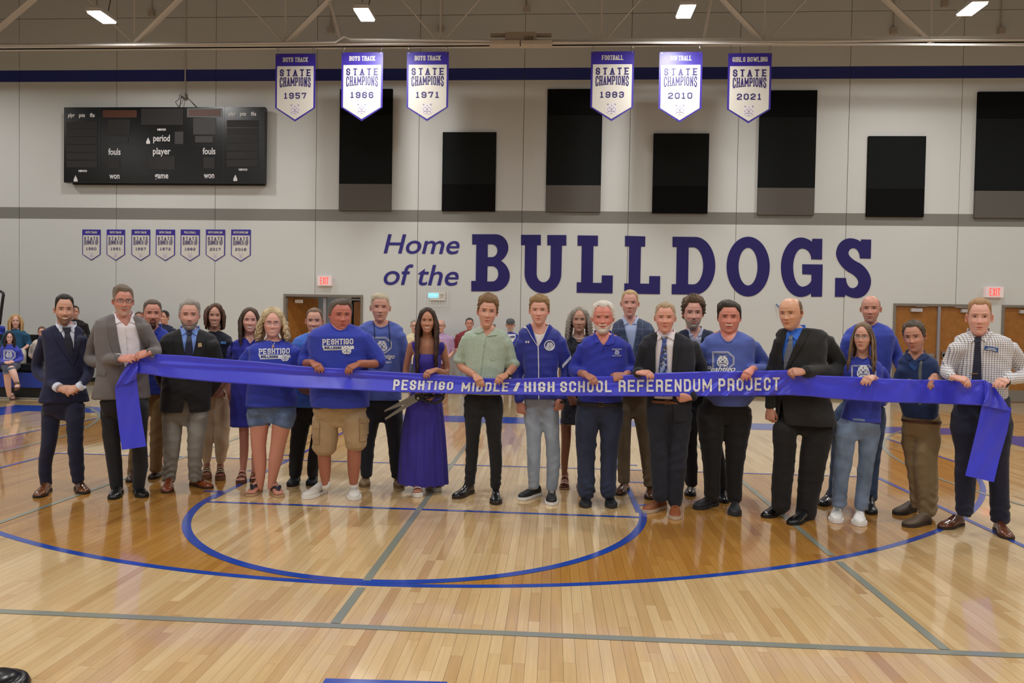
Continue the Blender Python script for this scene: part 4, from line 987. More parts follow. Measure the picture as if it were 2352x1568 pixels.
# ---------------------------------------------------------------- hands
def hand_template(curls, spread=.06, thumb=(.55, -.5, -.35), tcurl=.35, relaxed=False):
    """left-right neutral hand: x fingers, y thumb side, z back of hand; wrist at origin"""
    mb = MB()
    rg = []
    for s, w, h, z in ((-.015, .026, .019, 0), (.01, .028, .019, 0), (.035, .036, .019, -.001), (.06, .041, .018, -.001), (.082, .041, .015, 0), (.094, .037, .011, 0)):
        t = np.linspace(0, 2*math.pi, 14, endpoint=False)
        rg.append(np.stack([np.full(14, s), w*np.sign(np.cos(t))*np.abs(np.cos(t))**.8, z+h*np.sin(t)], 1))
    v = np.vstack(rg); n = 14; f = []
    for i in range(5):
        for j in range(n): f.append((i*n+j, i*n+(j+1) % n, (i+1)*n+(j+1) % n, (i+1)*n+j))
    f += [tuple(range(n)), tuple(5*n+j for j in range(n))]
    mb.add(v, f)
    for k, (yb, ln, r) in enumerate(((.030, .072, .0092), (.0105, .080, .0095), (-.0105, .075, .0090), (-.0295, .058, .0080))):
        c = curls[k]; d = 0.0; p = np.array((.082-.004*abs(k-1), yb, 0.0)); pts = [p.copy()]; side = spread*(1.5-k)*.5
        for sg, fr_ in zip(c, (.47, .30, .23)):
            d += sg
            for _ in range(2):
                p = p+np.array((math.cos(d)*math.cos(side), math.sin(side), -math.sin(d)*math.cos(side)))*ln*fr_/2; pts.append(p.copy())
        mb.tube(pts, [r*1.05, r, r, r*.97, r*.93, r*.86, r*.6], n=8)
    # thumb from the side of the palm
    p = np.array((.018, .024, -.006)); d = np.array(thumb, float); d /= np.linalg.norm(d); pts = [p.copy()]; 
    for i, l in enumerate((.040, .032, .028)):
        d2 = d+np.array((.35, -.28, -.10))*tcurl*i; d2 /= np.linalg.norm(d2)
        for _ in range(2): p = p+d2*l/2; pts.append(p.copy())
    mb.tube(pts, [.014, .0135, .012, .011, .0105, .0095, .006], n=8)
    return remesh(mb, .0050, 1, .4)
HT = {}
HT['grip'] = hand_template([(.12, .35, .25), (.15, .4, .28), (.20, .45, .30), (.28, .5, .32)], thumb=(.75, .25, -.75))
HT['hold'] = hand_template([(.65, .5, .25), (.7, .55, .25), (.75, .6, .3), (.8, .65, .3)], thumb=(.75, .25, -.75))
HT['pinch'] = hand_template([(.95, .45, .2), (.85, .75, .35), (.95, .95, .5), (1.0, 1.1, .6)], thumb=(.8, .2, -.75))
HT['hang'] = hand_template([(.22, .35, .2), (.28, .4, .25), (.35, .45, .28), (.42, .5, .3)], thumb=(.85, .35, -.25))
HT['curl'] = hand_template([(.6, .9, .5), (.7, 1.0, .5), (.8, 1.1, .5), (.85, 1.1, .5)], thumb=(.85, .3, -.5))
HT['cover'] = hand_template([(.25, .55, .35), (.28, .6, .35), (.3, .6, .4), (.35, .6, .4)], thumb=(.9, .25, -.4), spread=.03)
def place_hand(pose, W, fwd, up, thumbside, scale=1.0):
    """W wrist; fwd finger direction; up back-of-hand normal; thumbside +1/-1 mirror"""
    v, f = HT[pose]; X = np.array(fwd, float); X /= np.linalg.norm(X); Zv = np.array(up, float); Zv = Zv-X*np.dot(X, Zv); Zv /= np.linalg.norm(Zv); Yv = np.cross(Zv, X)
    v = v*np.array((1, thumbside, 1))*scale
    V = W+v[:, :1]*X+v[:, 1:2]*Yv+v[:, 2:3]*Zv
    if thumbside < 0: f = [g[::-1] for g in f]
    return V, f
# ---------------------------------------------------------------- decals that lie on a garment
class Surf:
    def __init__(s, v, f): s.Y = float(np.mean(np.asarray(v)[:, 1])); s.t = BVHTree.FromPolygons([Vector(q) for q in v], [tuple(g) for g in f]); s.last = None
    def at(s, px, py, off=.003):
        d = ray(px, py); d = d/np.linalg.norm(d); h = s.t.ray_cast(Vector(CAM), Vector(d))
        if h[0] is None:
            q = Vector(P(px, py, s.last if s.last is not None else s.Y)); nr_ = s.t.find_nearest(q)
            return np.array(nr_[0])-d*off*.8 if nr_[0] is not None else np.array(q)
        n = np.array(h[1]); n = n if np.dot(n, d) < 0 else -n; q = np.array(h[0]); s.last = q[1]
        return q+(n*.6-d*.4)*off
def subdiv(tris, V, mx):
    "split triangles of 2D points until edges < mx"
    out = []; st = [tuple(np.array(V[i], float) for i in t) for t in tris]
    while st:
        a, b, c = st.pop(); L = [np.linalg.norm(b-a), np.linalg.norm(c-b), np.linalg.norm(a-c)]; m = int(np.argmax(L))
        if L[m] <= mx or len(out) > 3000: out.append((a, b, c)); continue
        if m == 0: q = (a+b)/2; st += [(a, q, c), (q, b, c)]
        elif m == 1: q = (b+c)/2; st += [(a, b, q), (a, q, c)]
        else: q = (a+c)/2; st += [(a, b, q), (q, b, c)]
    return out
def decal(name, poly, surf, m, par, off=.004, mx=5.0, thick=True, label=None):
    tri = tessellate_polygon([[Vector((q[0], q[1], 0)) for q in poly]])
    T_ = subdiv(tri, poly, mx); key = {}; V2 = []; F = []
    for t in T_:
        g = []
        for p in t:
            k = (round(p[0], 2), round(p[1], 2))
            if k not in key: key[k] = len(V2); V2.append(p)
            g.append(key[k])
        if len(set(g)) == 3: F.append(tuple(g))
    sf = surf.at(*np.mean(poly, axis=0), off)
    V = [surf.at(p[0], p[1], off) for p in V2]; n = len(V); mb = MB()
    mb.add(V, F)
    if thick:
        B = [np.array(p)+ray(*V2[i])*off*.0+np.array((0, off+.001, 0)) for i, p in enumerate(V)]
        ed = {}
        for g in F:
            for a, b in ((g[0], g[1]), (g[1], g[2]), (g[2], g[0])): ed[(a, b)] = 1
        mb.v += [tuple(q) for q in B]
        sd = [(b, a, a+n, b+n) for (a, b) in ed if (b, a) not in ed]; mb.f += sd; mb.m += [0]*len(sd)
    o = fixn(mb.obj(name, m, par, smooth=False))
    if label: o['label'] = label
    return o
def print_text(mb, text, surf, cx, base, h, width, sw, gap=None, w=None, serif=0, slope=0.0, off=.004, m=0, space=None, arch=0, shear=0):
    w = w or h*.62; gap = gap if gap is not None else h*.14
    put_letters(mb, text, h, w, gap, sw, lambda x, y: surf.at(cx+x, base-y+slope*x, off), width=width, serif=serif, m=m, step=h*.7, space=space, arch=arch, shear=shear)
# ---------------------------------------------------------------- shoes
def shoe(par, heel, toe, style, col, solec, L=.29, wscale=1.0, lace=True):
    """heel/toe: floor points under the heel and toe tip"""
    h = np.array(heel, float); t = np.array(toe, float); h[2] = t[2] = 0; d = t-h; d /= np.linalg.norm(d); s = np.array((-d[1], d[0], 0)); h = t-d*L
    hi = {'boot': .035, 'sneaker': .012}.get(style, 0)
    S_ = np.array([0, .04, .12, .22, .32, .45, .6, .75, .88, .96, 1.0])
    W_ = np.array([.018, .03, .035, .035, .034, .038, .047, .049, .042, .028, .010])*wscale
    Hh = np.array([.05, .075, .088, .092, .088, .075, .060, .052, .045, .037, .026])
    if style == 'boot': Hh[:5] += .03
    if style == 'sneaker': Hh = Hh+.012
    base = .022 if style in ('sneaker', 'boot', 'casual') else .014
    up = MB(); rg = []
    for i in range(len(S_)):
        c = h+d*L*S_[i]; t_ = np.linspace(0, math.pi, 9); top = Hh[i]; w = W_[i]
        r = [c+s*w*np.sign(math.cos(a))*abs(math.cos(a))**.7+np.array((0, 0, base+(top-base)*math.sin(a)**.8)) for a in t_]
        rg.append(np.array(r+[c-s*w*.6+np.array((0, 0, base-.004)), c+s*w*.6+np.array((0, 0, base-.004))]))
    n = 11; v = np.vstack(rg); k = len(rg); f = [(i*n+j, i*n+(j+1) % n, (i+1)*n+(j+1) % n, (i+1)*n+j) for i in range(k-1) for j in range(n)]+[tuple(range(n)), tuple((k-1)*n+j for j in range(n))]
    up.add(v, f)
    gl = dict(dress=(.22, .35), boot=(.28, .3), sneaker=(.6, 0), casual=(.6, 0))[style]
    o = fixn(up.obj('shoe', mat('shoe_%d_%d_%d_%s' % (tuple(col)+(style,)), col, rough=gl[0], coat=gl[1]), par, smooth=True))
    so = MB(); out = []; sw = 1.08 if style != 'sneaker' else 1.14
    for i in range(k): out.append(h+d*(L*S_[i]+(.004 if i == k-1 else -.004 if i == 0 else 0))+s*(W_[i]*sw+.001))
    for i in reversed(range(k)): out.append(h+d*(L*S_[i]+(.004 if i == k-1 else -.004 if i == 0 else 0))-s*(W_[i]*sw+.001))
    so.prism([(p[0], p[1]) for p in out], lambda x, y: (x, y, .0022), (0, 0, base+.003))
    fixn(so.obj('sole', mat('sole_%d_%d_%d' % tuple(solec), solec, rough=.6), o))
    if lace and style != 'boot':
        lc = MB()
        for q in (.34, .41, .48, .55):
            c = h+d*L*q; z = np.interp(q, S_, Hh)
            w = .018
            lc.tube([c-s*w+np.array((0, 0, z-.003)), c+np.array((0, 0, z+.004)), c+s*w+np.array((0, 0, z-.003))], .0028, 5)
        lc.obj('laces', mat('laces_%d' % sum(solec if style == 'sneaker' else col), solec if style == 'sneaker' else [max(0, q-20) for q in col], rough=.8), o)
    return o, h, d, s
def sandal(par, heel, toe, col, solec, skin, L=.25, platform=.025, straps=((.55, .0), (.78, 0.)), heelh=0.0, thong=False, slide=False, block=False):
    h = np.array(heel, float); t = np.array(toe, float); h[2] = t[2] = 0; d = t-h; d /= np.linalg.norm(d); s = np.array((-d[1], d[0], 0)); h = t-d*L
    S_ = np.array([0, .05, .15, .3, .5, .68, .82, .93, 1.0]); W_ = np.array([.014, .027, .033, .031, .034, .044, .044, .034, .014])
    lift = lambda q: heelh*max(0, 1-q/.62)
    so = MB(); v = []
    for i in range(len(S_)):
        for sg in (-1, 1):
            c = h+d*L*S_[i]+s*sg*(W_[i]+.004); z = .0022+lift(S_[i]); v.append(c+np.array((0, 0, z if not (block and S_[i] < .31) else .0022))); v.append(c+np.array((0, 0, z+platform)))
    k = len(S_); f = []
    for i in range(k-1):
        a = i*4; b = a+4; f += [(a, a+2, b+2, b), (a+1, b+1, b+3, a+3), (a, b, b+1, a+1), (a+2, a+3, b+3, b+2)]
    f += [(0, 1, 3, 2), ((k-1)*4, (k-1)*4+2, (k-1)*4+3, (k-1)*4+1)]
    so.add(v, f); o = fixn(so.obj('sandal', mat('sandal_%d_%d_%d' % tuple(solec), solec, rough=.6), par))
    # straps
    st = MB()
    if thong:
        for sg in (-1, 1):
            pts = [h+d*L*.78+np.array((0, 0, platform+.030)), h+d*L*.62+s*sg*.018+np.array((0, 0, platform+.062)), h+d*L*.42+s*sg*.040+np.array((0, 0, platform+.030))]
            st.tube(cspline(pts, 7), [.006, .010, .012, .013, .012, .011, .008], 6)
    else:
        for q, w in straps:
            wd_ = np.interp(q, S_, W_)+.005; zt = np.interp(q, [0, .3, .5, .7, .85, 1], [.08, .088, .072, .052, .042, .03])+platform+lift(q)
            v = []; 
            for a in np.linspace(0, math.pi, 9):
                for e in (-.016, .016):
                    v.append(h+d*(L*q+e)+s*wd_*math.cos(a)+np.array((0, 0, platform*.6+lift(q)+(zt-platform*.6-lift(q))*math.sin(a)**.7)))
            st.add(v, [(2*i, 2*i+1, 2*i+3, 2*i+2) for i in range(8)])
            v2 = [p+np.array((0, 0, .003)) for p in v]
    st.obj('strap', mat('strap_%d_%d_%d' % tuple(col), col, rough=.45), o)
    # bare foot geometry (returned, joined into the body)
    mb = MB(); rg = []
    for q, w, z in ((.02, .018, .045), (.08, .030, .075), (.2, .033, .10), (.35, .031, .085), (.5, .036, .062), (.65, .042, .045), (.76, .043, .034), (.80, .040, .028)):
        c = h+d*L*q; zz = platform+lift(q)
        rg.append(np.array([c+s*w*math.cos(a)+np.array((0, 0, zz+z*.5+z*.5*math.sin(a))) for a in np.linspace(0, 2*math.pi, 12, endpoint=False)]))
    n = 12; v = np.vstack(rg); k = len(rg); f = [(i*n+j, i*n+(j+1) % n, (i+1)*n+(j+1) % n, (i+1)*n+j) for i in range(k-1) for j in range(n)]+[tuple(range(n)), tuple((k-1)*n+j for j in range(n))]
    mb.add(v, f)
    for i, (yy, ll, rr) in enumerate(((-.028, .05, .0125), (-.010, .045, .0085), (.005, .040, .008), (.019, .034, .0075), (.031, .026, .007))):
        b = h+d*L*.74+s*yy+np.array((0, 0, platform+rr+.002)); mb.tube([b, b+d*ll*.6, b+d*ll], [rr, rr, rr*.7], 7)
    return o, mb, h+d*L*.2
# ================================================================ PEOPLE: assembly
def inpoly(x, y, poly):
    c = np.zeros(len(x), bool); n = len(poly); j = n-1
    for i in range(n):
        xi, yi = poly[i]; xj, yj = poly[j]
        t = ((yi > y) != (yj > y)) & (x < (xj-xi)*(y-yi)/((yj-yi) or 1e-9)+xi); c ^= t; j = i
    return c
def topix(v):
    d = np.asarray(v)-CAM; z = d@CF; return IW/2+FPX*(d@CR)/z, IH/2-FPX*(d@CU)/z
def carve(v, f, poly, Y, pull=4.5):
    v, f = carve0(v, f, poly, Y)
    e = {}
    for g in f:
        for i in range(len(g)):
            a, b = g[i], g[(i+1) % len(g)]; e[(a, b)] = 1
    bd = sorted(set(i for (a, b) in e if (b, a) not in e for i in (a, b)))
    if not bd: return v, f
    v = v.copy(); px, py = topix(v[bd]); q = np.stack([px, py], 1); best = np.full(len(bd), 1e9); tgt = q.copy(); n = len(poly)
    for i in range(n):
        a = np.array(poly[i], float); b = np.array(poly[(i+1) % n], float); d = b-a; t = np.clip(((q-a)@d)/max(d@d, 1e-9), 0, 1); c = a+t[:, None]*d; ds = np.linalg.norm(q-c, axis=1)
        m = ds < best; best[m] = ds[m]; tgt[m] = c[m]
    m = best < pull; z = (v[bd]-CAM)@CF
    un = [i for k_, i in enumerate(bd) if not m[k_]]; nb = {}
    for (a, b) in e:
        if (b, a) not in e: nb.setdefault(a, []).append(b); nb.setdefault(b, []).append(a)
    for _ in range(8):
        new = {i: (v[nb[i]].mean(0)+v[i])/2 for i in un if len(nb.get(i, [])) >= 2}
        for i, q_ in new.items(): v[i] = q_
    for k_, i in enumerate(bd):
        if m[k_]: dpx = tgt[k_]-q[k_]; v[i] = v[i]+(CR*dpx[0]-CU*dpx[1])*z[k_]/FPX
    return v, f
def carve0(v, f, poly, Y):
    cen = np.array([v[list(g)].mean(0) for g in f]); px, py = topix(cen)
    k = inpoly(px, py, poly) & (cen[:, 1] < Y)
    f = [g for g, q in zip(f, k) if not q]
    used = sorted(set(i for g in f for i in g)); mp = {a: i for i, a in enumerate(used)}
    return v[used], [tuple(mp[i] for i in g) for g in f]
def face_angle(x, Y): return math.atan2(CAM[0]-x, Y-CAM[1])
def rotz(v, c, a):
    v = np.array(v, float); ca, sa = math.cos(a), math.sin(a); d = v[:, :2]-np.array(c); v[:, 0] = c[0]+d[:, 0]*ca-d[:, 1]*sa; v[:, 1] = c[1]+d[:, 0]*sa+d[:, 1]*ca; return v
def torso_rings(T, Y, dr, belly=0, sc=1.0, dsc=1.0, n=34, amin=None, shift=0, bust=0, taper=0):
    T = np.array(T, float); ys = np.linspace(T[0, 0], T[-1, 0], max(12, int((T[-1, 0]-T[0, 0])/7)))
    ys = np.unique(np.concatenate([ys, T[:4, 0]]))
    amax = None; rg = []; A = []
    for y in ys:
        xl = np.interp(y, T[:, 0], T[:, 1]); xr = np.interp(y, T[:, 0], T[:, 2])
        a = P(xl, y, Y); b = P(xr, y, Y); A.append((a, b, (b[0]-a[0])/2))
    am = np.median([q[2] for q in A[len(A)//2:]]); zt, zb = A[0][0][2], A[-1][0][2]
    for i, (a, b, w) in enumerate(A):
        z = (a[2]+b[2])/2; s = (zt-z)/max(zt-zb, .01); D_ = dr*am*min(1.0, (.52+3.2*s) if s < .15 else 1.0)*dsc
        bf = D_*(1+belly*math.exp(-((s-.72)/.26)**2)+bust*math.exp(-((s-.38)/.13)**2)); bb = D_*(1-.08*s)
        if taper: bf *= 1-taper*s*s; bb *= 1-taper*.6*s*s; w *= 1-.10*s*s
        al = face_angle((a[0]+b[0])/2, Y); cxx = (a[0]+b[0])/2
        rg.append(rotz(ring(cxx, Y+shift, z, max(w*sc*math.cos(al), .02), bf, bb, n, 2.4), (cxx, Y), al))
    return rg
def fin(name, v, f, m, par, smooth=True):
    o = MB().add(v, f).obj(name, m, par, smooth=smooth); return o
def cloth(col, kind='cotton', **k):
    d = dict(rough=.85, sheen=.12, bump=.10, bscale=140, noise=.05, nscale=8); d.update(k)
    return mat('%s_%d_%d_%d' % ((kind,)+tuple(col)), col, **d)
def person(S):
    m = None
    if 'Y' in S: Y = S['Y']
    else: Y = float(np.mean([G(*q['toe'])[1] for q in S['feet']]))+S.get('back', .13)
    lo = S.get('lo', False)
    cx = (S['T'][3][1]+S['T'][3][2])/2; X0 = P(cx, 800, Y)[0]; S['Y'] = Y; al = S['al'] = face_angle(X0, Y); k = S['k'] = mpp(Y)*math.cos(al)
    ins = S.get('inset', 0)
    if ins:
        y0 = S['T'][0][0]; y1 = S['T'][-1][0]; T_ = np.array(S['T'], float); ys_ = np.unique(np.concatenate([T_[:, 0], np.arange(y0+16, y1, 10)]))
        wt = lambda y: min(1, max(0, (y-y0-14)/18.))*(1 if S.get('tuck') else min(1, max(0, (y1-y)/55.)))
        S['T'] = [(y, float(np.interp(y, T_[:, 0], T_[:, 1]))+ins*wt(y), float(np.interp(y, T_[:, 0], T_[:, 2]))-ins*wt(y)) for y in ys_]
    root = thing('person', S['label'], 'person', (X0, Y, 0), S.get('group'))
    S['root'] = root; seed = abs(int(cx))+3
    skin = skinc(S['head']['skin']); armskin = skinc(S.get('armskin', S['head']['skin']))
    f, H = head_xf(S['head'], Y+S.get('hdy', -.03)); S['f'] = f; S['H'] = H
    # ---------- body core
    core = MB()
    nw = S.get('neck', .215)*H; nb = P((S['T'][0][1]+S['T'][0][2])/2, S['T'][0][0]+6, Y)
    limb(core, [f((0, .12, .28)), f((0, .13, .08)), nb+np.array((0, .01, -.02))], [nw*.95, nw, nw*1.2], k=8)
    tin = S.get('inner', .88); yc_ = (S['pelvis'][0][0]+6) if S.get('pelvis') else 1e9; cr_ = torso_rings(S['T'], Y, S.get('D', .58), S.get('belly', 0), 1, 1, 20, bust=S.get('bust', 0))
    yc_ = min(yc_, S['shirt'].get('end', 905)-8) if S.get('shirt') else yc_; zlim = P(cx, min(yc_, 2000), Y)[2]; zt_ = cr_[0][0, 2]; kept = []
    for r in cr_:
        if r[0, 2] < zlim and len(kept) > 3: break
        dz_ = zt_-r[0, 2]; q_ = np.interp(dz_, [.02, .14], [tin, min(tin, .85)]); c_ = r.mean(0); kept.append(c_+(r-c_)*np.array((q_, q_, 1)))
    loft(core, kept)
    sleeves = []; hands = []; cuffs = []
    for A in S.get('arms', []):
        A['p'] = [list(q)+[0]*(3-len(q)) for q in A['p']]
        if not lo: A['p'][0][0] += 5 if A['p'][0][0] < cx else -5; A['p'][0][1] -= 2; A['r'] = (A['r'][0]*.98,)+tuple(A['r'][1:])
        h = A.get('hand')
        if h and h.get('pose') == 'grip' and not h.get('keep'):
            h['pose'] = 'hold'; fx, fy = h['f'][0], h['f'][1]; L_ = math.hypot(fx, fy); h['f'] = (fx/L_*.75, fy/L_*.45, -.62); h['up'] = (0, -.5, .9); A['p'][-1][1] -= 3; h['s'] = h.get('s', 1)*.95
        elif h and h.get('keep'): A['p'][-1][2] -= .03
        pts = [P(q[0], q[1], Y+(q[2] if len(q) > 2 else 0)) for q in A['p']]; r = [q*k for q in A['r']]; sl = A.get('sl', 1.0)
        ra = [q*k for q in A.get('ra', (A['r'][0]*.72, A['r'][1]*.72, min(A['r'][2]*.75, 8.5)))]
        W = pts[-1]; 
        limb(core, pts, ra, n=12, k=14)
        # sleeve
        if sl > 0:
            q = cspline(np.column_stack([np.array(pts), r]), 24); kk = max(4, int(round(24*sl)))
            q = q[:kk]
            if sl < 1 and A.get('flare'): q[-3:, 3] *= np.array([1.05, 1.12, 1.2])[:, None].ravel()
            sleeves.append(q)
        if 'hand' in A:
            h = A['hand']; dx, dyp, dep = h['f'] if len(h['f']) == 3 else (h['f'][0], h['f'][1], 0)
            fw = dx*CR*np.array((1, 1, 1))-dyp*np.array((0, 0, 1.0))+np.array((0, dep, 0))
            fwn = fw/np.linalg.norm(fw)
            V, F = place_hand(h.get('pose', 'grip'), W+fwn*h.get('off', .006)-fwn*0, fw, h.get('up', (0, -.85, .5)), h['t'], h.get('s', 1.0))
            hands.append((V, F))
            if h.get('nails'):
                nx = V[np.argsort(-(V-W)@fwn)][:60]
    legs = []
    for L in S.get('legs', []):
        pts = [P(q[0], q[1], Y+(q[3] if len(q) > 3 else 0)) for q in L['p']]; r = [q[2]*k for q in L['p']]
        legs.append((pts, r, L))
        bare = L.get('bare')
        if bare: 
            bp = [P(q[0], q[1], Y+(q[3] if len(q) > 3 else 0)) for q in bare]; limb(core, bp, [q[2]*k for q in bare], n=14, k=18)
            if len(pts): limb(core, [pts[0], bp[0]], [r[0]*.6, bare[0][2]*k], n=10, k=6)
        else: limb(core, pts, [q*.62 for q in r], n=10, k=14)
    if S.get('pelvis'):
        for L in S.get('legs', []):
            if L['p']: q = L['p'][0]; limb(core, [P(cx, S['pelvis'][0][0]-6, Y), P(q[0], q[1]+8, Y+(q[3] if len(q) > 3 else 0)+.01)], [.05, .04], k=6)
    v, fc = remesh(core, .0105 if not lo else .02, 4, .5)
    C = np.ones((len(v), 3))*armskin
    # foot meshes for sandals
    extra = []
    # ---------- feet
    for q in S.get('feet', []):
        st = q.get('st', 'dress'); toe = G(*q['toe']); 
        if 'heel' in q: hp = G(*q['heel'])
        else: hp = toe+np.array((q.get('dx', 0), .3, 0))
        if st in ('sandal', 'flip', 'wedge', 'heel'):
            kw = dict(sandal=dict(platform=.022), flip=dict(platform=.018, thong=True), wedge=dict(platform=.03, heelh=.03, straps=((.5, 0), (.62, 0), (.74, 0)), block=True), heel=dict(platform=.012, heelh=.055, straps=((.45, 0), (.78, 0)), block=False))[st]
            kw.update(q.get('kw', {})); o, fm, ank = sandal(root, hp, toe, q['col'], q['sole'], None, L=q.get('L', .25), **kw); vv, ff = remesh(fm, .005, 2, .4); extra.append((vv, ff))
        else:
            o, h_, d_, s_ = shoe(root, hp, toe, st, q['col'], q['sole'], L=q.get('L', .295), wscale=q.get('w', 1.0), lace=q.get('lace', True))
            if q.get('marks') == 'stripes':
                for sd in (-1, 1):
                    mb = MB()
                    for a in (.38, .45, .52):
                        b = h_+d_*.295*a+s_*sd*.043; mb.add([b+np.array((0, 0, .03)), b+d_*.012+np.array((0, 0, .03)), b+d_*.0-s_*sd*.012+np.array((0, 0, .066))-d_*.005, b-d_*.012-s_*sd*.012+np.array((0, 0, .066))], [(0, 1, 2, 3)])
                    mb.obj('side_stripes', M_BLACKM, o)
    # ---------- join body: core + head + hands
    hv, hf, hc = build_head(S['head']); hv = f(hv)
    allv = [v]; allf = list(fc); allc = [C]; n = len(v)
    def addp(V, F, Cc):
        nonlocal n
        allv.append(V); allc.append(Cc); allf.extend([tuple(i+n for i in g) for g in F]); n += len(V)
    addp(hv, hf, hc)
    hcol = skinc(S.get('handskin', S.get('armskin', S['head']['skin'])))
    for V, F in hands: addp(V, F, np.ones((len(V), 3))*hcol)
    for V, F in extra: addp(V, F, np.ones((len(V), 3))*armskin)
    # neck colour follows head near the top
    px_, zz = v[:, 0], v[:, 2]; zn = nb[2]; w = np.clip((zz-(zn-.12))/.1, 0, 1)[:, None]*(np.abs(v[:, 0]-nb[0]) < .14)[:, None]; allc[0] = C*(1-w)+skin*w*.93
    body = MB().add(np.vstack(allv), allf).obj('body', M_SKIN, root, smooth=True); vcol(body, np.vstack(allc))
    # ---------- hair
    hd = S['head']
    if not hd.get('shaved'):
        V, F, Cc = build_hair(hd); mb = MB().add(f(V), F); cc = [Cc]
        hairo = mb.obj('hair', M_HAIR, root, smooth=True); vcol(hairo, Cc)
    if hd.get('long'):
        rs = np.random.RandomState(seed); mb = MB(); cs = []
        for pts, rad, c in long_strands(hd, rs):
            q = f(pts); n0 = len(mb.v); mb.tube(q, [r_*H for r_ in rad], 6); cs += [c]*(len(mb.v)-n0)
        o = mb.obj('long_hair', M_HAIR, root, smooth=True); vcol(o, cs)
    if hd.get('glasses'): glasses(hd, f, root, H)
    if hd.get('cap'):
        c = MB(); rg = [np.array([f((.37*s_*math.sin(a), -.02-.44*s_*math.cos(a), z)) for a in np.linspace(0, 2*math.pi, 20, endpoint=False)]) for s_, z in ((1.0, .70), (1.02, .8), (.93, .92), (.7, 1.02), (.3, 1.07))]
        loft(c, rg); v_ = []
        for a in np.linspace(-1.15, 1.15, 11): v_ += [f((.37*math.sin(a), -.02-.44*math.cos(a), .71)), f((.36*math.sin(a), -.02-.72*math.cos(a*.9), .66)), f((.36*math.sin(a), -.02-.72*math.cos(a*.9), .64)), f((.37*math.sin(a), -.02-.44*math.cos(a), .69))]
        for i in range(10):
            b = i*4
            c.add([v_[b], v_[b+4], v_[b+5], v_[b+1]], [(0, 1, 2, 3)]); c.add([v_[b+3], v_[b+7], v_[b+6], v_[b+2]], [(3, 2, 1, 0)])
        c.obj('cap', cloth(hd['cap']), root, smooth=True)
    # ---------- top garment
    vox = .010 if not lo else .018
    g = S.get('top', {})
    if g:
        tm = g.get('mat') or cloth(g['col'], g.get('kind', 'cotton'), **g.get('mk', {}))
        mb = MB(); loft(mb, torso_rings(S['T'], Y, S.get('D', .58), S.get('belly', 0), bust=S.get('bust', 0)))
        for q in sleeves: limb(mb, q[:, :3], q[:, 3], n=16, k=24)
        V, F = remesh(mb, vox, 4, .5)
        V = wrinkle(V, F, g.get('wr', .0028)*1.2, seed)
        ht = S['T'][-1][0]
        if g.get('notch'):   # inverted V between the jacket fronts
            nx, nwid, nh = g['notch']; px, py = topix(V); am = np.clip(1-np.abs(px-nx)/nwid, 0, 1); zb = P(nx, ht, Y)[2]
            F0 = F; V, F = carve(V, F, [(nx-nwid*.45, ht+12), (nx, ht-nh), (nx+nwid*.45, ht+12)], Y)
        S['surf0'] = Surf(V, F)
        if g.get('neckline'): V, F = carve(V, F, g['neckline'], Y)
        if g.get('open'): V, F = carve(V, F, g['open'], Y)
        garment = fin(g.get('name', 'shirt'), V, F, tm, root); S['garment'] = garment
        S['surf'] = Surf(V, F)
        if g.get('neckline') and g.get('rib', True):
            nl = g['neckline']; pts = []
            for i in range(len(nl)-1): 
                for t in np.linspace(0, 1, 5)[:-1]: a = np.array(nl[i])*(1-t)+np.array(nl[i+1])*t; pts.append(S['surf0'].at(a[0], a[1], .001))
            pts.append(S['surf0'].at(nl[-1][0], nl[-1][1], .001)); p3 = np.array(pts); 
            for _ in range(3): p3[1:-1] = (p3[:-2]+p3[2:]+2*p3[1:-1])/4
            MB().tube(p3, .0065, 7).obj('neck_rib', g.get('ribmat', tm), garment, smooth=True)
    # ---------- shirt under a jacket
    if S.get('shirt'):
        s = S['shirt']; sm_ = s.get('mat') or cloth(s['col'], s.get('kind', 'cotton'), **s.get('mk', {}))
        se = s.get('end', 905); TT = [q for q in S['T'] if q[0] < se]; e_ = np.array(S['T'], float); TT = TT+[(se, float(np.interp(se, e_[:, 0], e_[:, 1])), float(np.interp(se, e_[:, 0], e_[:, 2])))]
        full = torso_rings(S['T'], Y, S.get('D', .58), S.get('belly', 0), .95, .935); zc_ = P(cx, se, Y)[2]; full = [r for r in full if r[0, 2] > zc_]
        mb = MB(); loft(mb, full); V, F = remesh(mb, vox, 3, .5)
        if s.get('neckline'): V, F = carve(V, F, s['neckline'], Y)
        V = V; V = wrinkle(V, F, .0015, seed+1)
        o = fin('shirt', V, F, sm_, root); S['surfs'] = Surf(V, F); S['shirto'] = o
    if S.get('collar'):
        c = S['collar']; sf = S.get('surfs') or S['surf0']; cm = c.get('mat') or cloth(c['col'], c.get('kind', 'cotton'), **c.get('mk', {})); par = S.get('shirto') or S['garment']
        # collar band round the neck
        q0 = P((S['T'][0][1]+S['T'][0][2])/2, S['T'][0][0]-2, Y); w_ = P(S['T'][0][2], S['T'][0][0], Y)[0]-P(S['T'][0][1], S['T'][0][0], Y)[0]; w_ = w_/2*c.get('bw', .98)
        band = MB(); a = np.linspace(-2.0, 2.0, 25); vv = []
        for t in a:
            back = (1-math.cos(t))/2
            # t=0 is behind, +-pi front
            x = w_*math.sin(t); y = math.cos(t)*w_*1.0
            z0 = q0[2]-.018-(.02 if abs(t) > 1.6 else 0)*(abs(t)-1.6); z1 = z0+c.get('bh', .034)
            vv += [(q0[0]+x*1.04, Y+.01+y*1.04, z0), (q0[0]+x*.97, Y+.01+y*.97, z1), (q0[0]+x*.93, Y+.01+y*.93, z1), (q0[0]+x*.98, Y+.01+y*.98, z0)]
        ff = []
